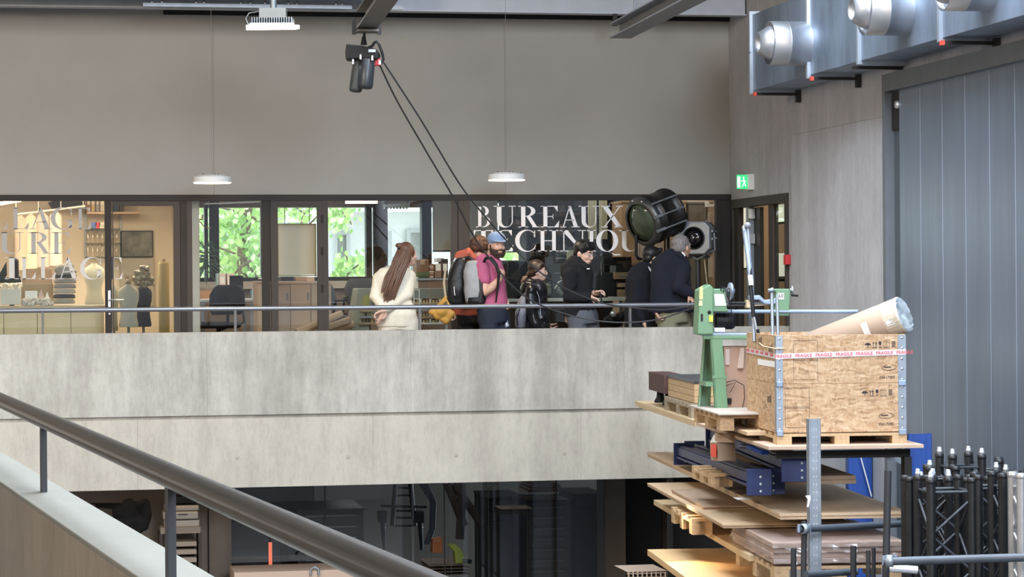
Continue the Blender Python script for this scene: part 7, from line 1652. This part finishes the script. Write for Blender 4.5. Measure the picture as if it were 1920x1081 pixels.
# wrapped stack
pallet('pallet', 'pallet under the plastic wrapped sheets', 1452, 1700, 1062, 16.3, 1.4, .14, m_pal)
t, Mw, ww = board('stack of sheets wrapped in clear plastic film on a pallet', 1449, 1702, 1018, 16.3, .14, 1.5, mat('wrapped_ply', (.50, .37, .28), .6, var=.06), 'wrapped_sheets', n=4)
fm = glass_mat('clear_film', (.9, .9, .95), .16, .25)
f = MB(Mw); random.seed(31)
nx, ny = 22, 8
vs = [(x*ww/nx-.004, -.012+random.uniform(-.008, .004), .006-y*.15/ny) for y in range(ny+1) for x in range(nx+1)]
f.add(vs, [(y*(nx+1)+x, (y+1)*(nx+1)+x, (y+1)*(nx+1)+x+1, y*(nx+1)+x+1) for y in range(ny) for x in range(nx)], False)
vs = [(-.012+random.uniform(-.006, .004), x*1.5/nx, .006-y*.15/ny) for y in range(ny+1) for x in range(nx+1)]
f.add(vs, [(y*(nx+1)+x, (y+1)*(nx+1)+x, (y+1)*(nx+1)+x+1, y*(nx+1)+x+1) for y in range(ny) for x in range(nx)], False)
vs = [(x*ww/nx, y*1.5/ny, .008+random.uniform(0, .008)) for y in range(ny+1) for x in range(nx+1)]
f.add(vs, [(y*(nx+1)+x, (y+1)*(nx+1)+x, (y+1)*(nx+1)+x+1, y*(nx+1)+x+1) for y in range(ny) for x in range(nx)], False)
f.build('film', fm, t)
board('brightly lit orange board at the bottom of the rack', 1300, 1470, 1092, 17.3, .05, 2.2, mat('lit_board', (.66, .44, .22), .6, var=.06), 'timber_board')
l = bpy.data.lights.new('rack_lamp', 'SPOT'); l.energy = 60; l.spot_size = R(60); l.spot_blend = .6; l.color = (1, .72, .42); l.shadow_soft_size = .05
o = bpy.data.objects.new('rack_lamp', l); COL.objects.link(o); o.location = C(1270, 925, 18.9)+Vector((-.15, 0, 0)); o.rotation_euler = (Vector(C(1330, 1070, 18.2))-o.location).to_track_quat('-Z', 'Y').to_euler()
t = thing('wooden_crate', 'pale slatted crate top at the bottom edge beside the lit board', 'crate', V(1212, 1090, 21.0))
for k in range(3): MB().box(*vbox(1176, 1072+k*7, 1250, 1076+k*7, 21+.02*k, .02)).build('slat', mat('pink_pine', (.50, .38, .29), .7), t)
MB().box(*vbox(1176, 1069, 1250, 1072, 21, .5)).build('rim', mat('pink_pine', (1, 1, 1)), t)
for k in range(9): MB().box(*vbox(1178+k*8.6, 1072, 1180+k*8.6, 1090, 20.98, .02)).build('batten', mat('pink_pine', (1, 1, 1)), t)

# rack uprights and rails
def upright(lab, px0, px1, py, D, dep, m, holes=True, name='rack_upright'):
    a = rl(px0, py, D); w = (px1-px0)*D/4600; t = thing(name, lab, 'post', RM @ Vector((a.x+w/2, a.y, 0))+Vector((0, 0, ZF)), -ang)
    t.location.z = ZF; zl = (RMi @ Vector((0, 0, ZF))).z
    e = w*.22
    MB(RM).box((a.x, a.y, zl), (a.x+w, a.y+.004, a.z)).box((a.x, a.y, zl), (a.x+.004, a.y+dep, a.z)).box((a.x+w-.004, a.y, zl), (a.x+w, a.y+dep, a.z)).build('profile', m, t)
    for s in (e, w-e): MB(RM).box((a.x+s-.003, a.y-.004, zl), (a.x+s+.003, a.y, a.z)).build('ridge', m, t)
    if holes:
        z = a.z-.06; k = 0
        while z > a.z-1.15:
            MB(RM).box((a.x+w*.36, a.y-.001, z-.012), (a.x+w*.42, a.y+.0, z)).box((a.x+w*.60, a.y-.001, z-.012), (a.x+w*.66, a.y, z)).build('slot_pair', mat('slot_light', (.5, .5, .5), .5), t); z -= .05
    return t, a, w
tt, a_, w_ = upright('grey galvanised perforated rack post in front of the crate', 1516, 1539, 785, 15.6, .07, m_galv2)
tt, ab, wb_ = upright('bright blue rack post standing right of the crate', 1703, 1748, 813, 17.6, .1, m_blue, False)
tt, ac, wc_ = upright('blue rack post far back between the shelves', 1590, 1636, 846, 21.2, .1, m_blue, False)
MB(RM).tube([rl(1612, 850, 21.15), rl(1634, 930, 21.15)], .006, 6).build('cable', m_white, tt)
tt, ad, wd_ = upright('dark rack post seen below at the far end of the boards', 1253, 1262, 900, 22.3, .06, m_steel_d, False)
t = rthing('rack_crossbar', 'dark steel bar carrying the sheet below the crate', 'beam', 1450, 850, 16.4)
MB(RM).box(rl(1455, 845, 16.6), rl(1706, 856, 16.7)).build('bar', m_steel_d, t); MB(RM).box(rl(1696, 856, 16.6), rl(1704, 975, 16.7)).build('post', m_steel_d, t)
MB(RM).hexa([rl(1634, 848, 17.2), rl(1652, 848, 17.2), rl(1652, 848, 17.3), rl(1634, 848, 17.3), rl(1696, 872, 17.2)+Vector((0, 0, 0)), rl(1704, 862, 17.2), rl(1704, 862, 17.3), rl(1696, 872, 17.3)]).build('diagonal', m_galv2, t)
# scaffold tubes in front
m_scaf = mat('scaffold_grey', (.075, .088, .105), .5, .3, var=.15, vscale=9); m_scd = mat('scaffold_dark', (.022, .023, .025), .6, .1, var=.2, vscale=8)
def stube(lab, pts, r, m, name='scaffold_tube', clamps=()):
    t = thing(name, lab, 'tube', C(*pts[0])); P = [C(*p) for p in pts]
    MB().tube(P, r, 18).build('tube', m, t)
    for p in clamps:
        q = C(*p); MB().lathe([(r*1.05, -.022), (r*1.5, -.02), (r*1.5, .02), (r*1.05, .022)], q, (P[-1]-P[0]).normalized(), 16).build('clamp', m_galv2, t)
        for s in (-1, 1): MB().tube([q+Vector((s*.035, 0, -.02)), q+Vector((s*.035, 0, .03))], .010, 6).build('clamp_bolt', m_galv, t)
    return t
stube('horizontal grey scaffold tube crossing below the long board', [(1497, 992, 15.3), (1712, 980, 15.9)], .022, m_scaf, clamps=((1508, 991, 15.3),))
stube('long horizontal scaffold tube across the black trusses', [(1657, 1052, 13.6), (1960, 1043, 13.4)], .0235, m_scaf, clamps=((1668, 1051, 13.6),))
stube('short low scaffold tube at the bottom edge between two stubs', [(1512, 1076, 15.0), (1606, 1071, 15.2)], .022, m_scaf)
stube('tall dark scaffold upright left of the trusses', [(1665, 882, 13.9), (1660, 1120, 13.85)], .0205, m_scd)
stube('dark scaffold upright clamped beside the galvanised post', [(1508, 976, 15.35), (1506, 1120, 15.3)], .018, m_scd)
stube('short dark stub tube leftmost of the row at the bottom', [(1488, 1028, 15.2), (1488, 1120, 15.2)], .018, m_scd)
stube('thick dark stub tube between the galvanised post and the tall upright', [(1600, 1023, 15.0), (1600, 1120, 15.0)], .019, m_scd)
stube('thin dark stub tube just left of the tall upright', [(1628, 1031, 14.8), (1628, 1120, 14.8)], .014, m_scd)
stube('thinner dark stub tube behind the thin stub', [(1638, 1026, 15.3), (1638, 1120, 15.3)], .013, m_scd)
stube('pale shiny short tube with a coupler under the long scaffold tube', [(1666, 1064, 14.2), (1720, 1068, 14.2)], .024, m_chrome)
# frosted film/tape on the post
t = rthing('tape_scrap', 'scrap of white tape stuck on the galvanised post', 'tape', 1516, 935, 15.5)
MB(RM).prism([rl(x, y, 15.52) for x, y in ((1510, 929), (1519, 928), (1520, 934), (1516, 950), (1513, 950), (1515, 936))], (0, .006, 0)).build('scrap', m_paper, t)

# black aluminium trusses standing on end
def truss(lab, px, pytop, D, w, rot, m, spig=(0, 1, 2, 3), group=None, mt=None):
    p = C(px, pytop, D); t = thing('truss', lab, 'truss', (p.x, p.y, ZF), -YAW+rot); h = p.z-ZF
    cs_ = [(-w/2, -w/2), (w/2, -w/2), (w/2, w/2), (-w/2, w/2)]
    for i, (x, y) in enumerate(cs_):
        ch = MB().tube([(x, y, 0), (x, y, h-.0)], .027, 16).build('chord', m, t, world=False)
        MB().lathe([(.027, h-.03), (.029, h-.028), (.029, h), (.012, h+.003), (0, h+.003)], (x, y, 0), (0, 0, 1), 16).build('end_collar', m, ch, world=False)
        if i in spig: MB().lathe([(0, h), (.0165, h+.002), (.0165, h+.02), (.013, h+.022), (.013, h+.036), (.010, h+.040), (0, h+.040)], (x, y, 0), (0, 0, 1), 14).build('spigot', m_chrome, ch, world=False)
    for i in range(4):
        x0, y0 = cs_[i]; x1, y1 = cs_[(i+1) % 4]; z = h-.08; k = i % 2
        MB().tube([(x0, y0, z), (x1, y1, z)], .009, 8).build('cross_strut', mt or m, t, world=False); z -= .04
        while z > h-1.6:
            a, b = ((x0, y0), (x1, y1)) if k else ((x1, y1), (x0, y0))
            MB().tube([(a[0], a[1], z), (b[0], b[1], z-w*.85)], .0085, 8).build('brace', mt or m, t, world=False); z -= w*.85; k = 1-k
        MB().tube([(x0, y0, .1), (x1, y1, .1)], .009, 8).build('cross_strut', m, t, world=False)
    return t
bt = m_blackpaint
mgs = mat('worn_strut', (.04, .045, .052), .45, .2, var=.5, vscale=20)
truss('black worn truss, frontmost, with its braces facing the viewer beside the tall upright', 1771, 893, 14.3, .245, R(8), bt, (3, 0), mt=mgs)
truss('black worn truss in front of the sliding door with scratched chords', 1869, 887, 14.3, .235, R(-6), bt, (), mt=mgs)
truss('black truss tight behind the frontmost one, flush at its corner', 1738, 893, 14.9, .19, R(20), bt, (0, 1, 2), mt=bt)
truss('taller black truss at the back with many bright spigots', 1801, 850, 15.6, .20, R(14), bt, (0, 1, 2, 3), mt=mgs)
truss('tall black truss at the back right with a single bright spigot', 1845, 858, 15.9, .19, R(-10), bt, (0, 3), mt=mgs)
truss('black truss behind the scratched one, two spigots showing', 1907, 880, 14.9, .20, R(5), bt, (0, 3), mt=mgs)
truss('black truss hidden in the middle of the bundle', 1815, 892, 15.0, .17, R(30), bt, (3,), mt=bt)
truss('unpainted silver truss at the outer end of the bundle', 1925, 885, 13.7, .12, R(12), mat('raw_aluminium', (.62, .60, .58), .3, .8, var=.2), (), mt=m_alu)
truss('black truss pressed against the tall dark upright at the bundle edge', 1722, 892, 14.55, .13, R(3), bt, (1,), mt=bt)
truss('black truss wedged between the scratched one and the silver one', 1893, 884, 14.05, .15, R(12), bt, (), mt=mgs)
truss('black truss at the back beside the blue post, half hidden', 1765, 872, 15.4, .16, R(-4), bt, (0,), mt=bt)
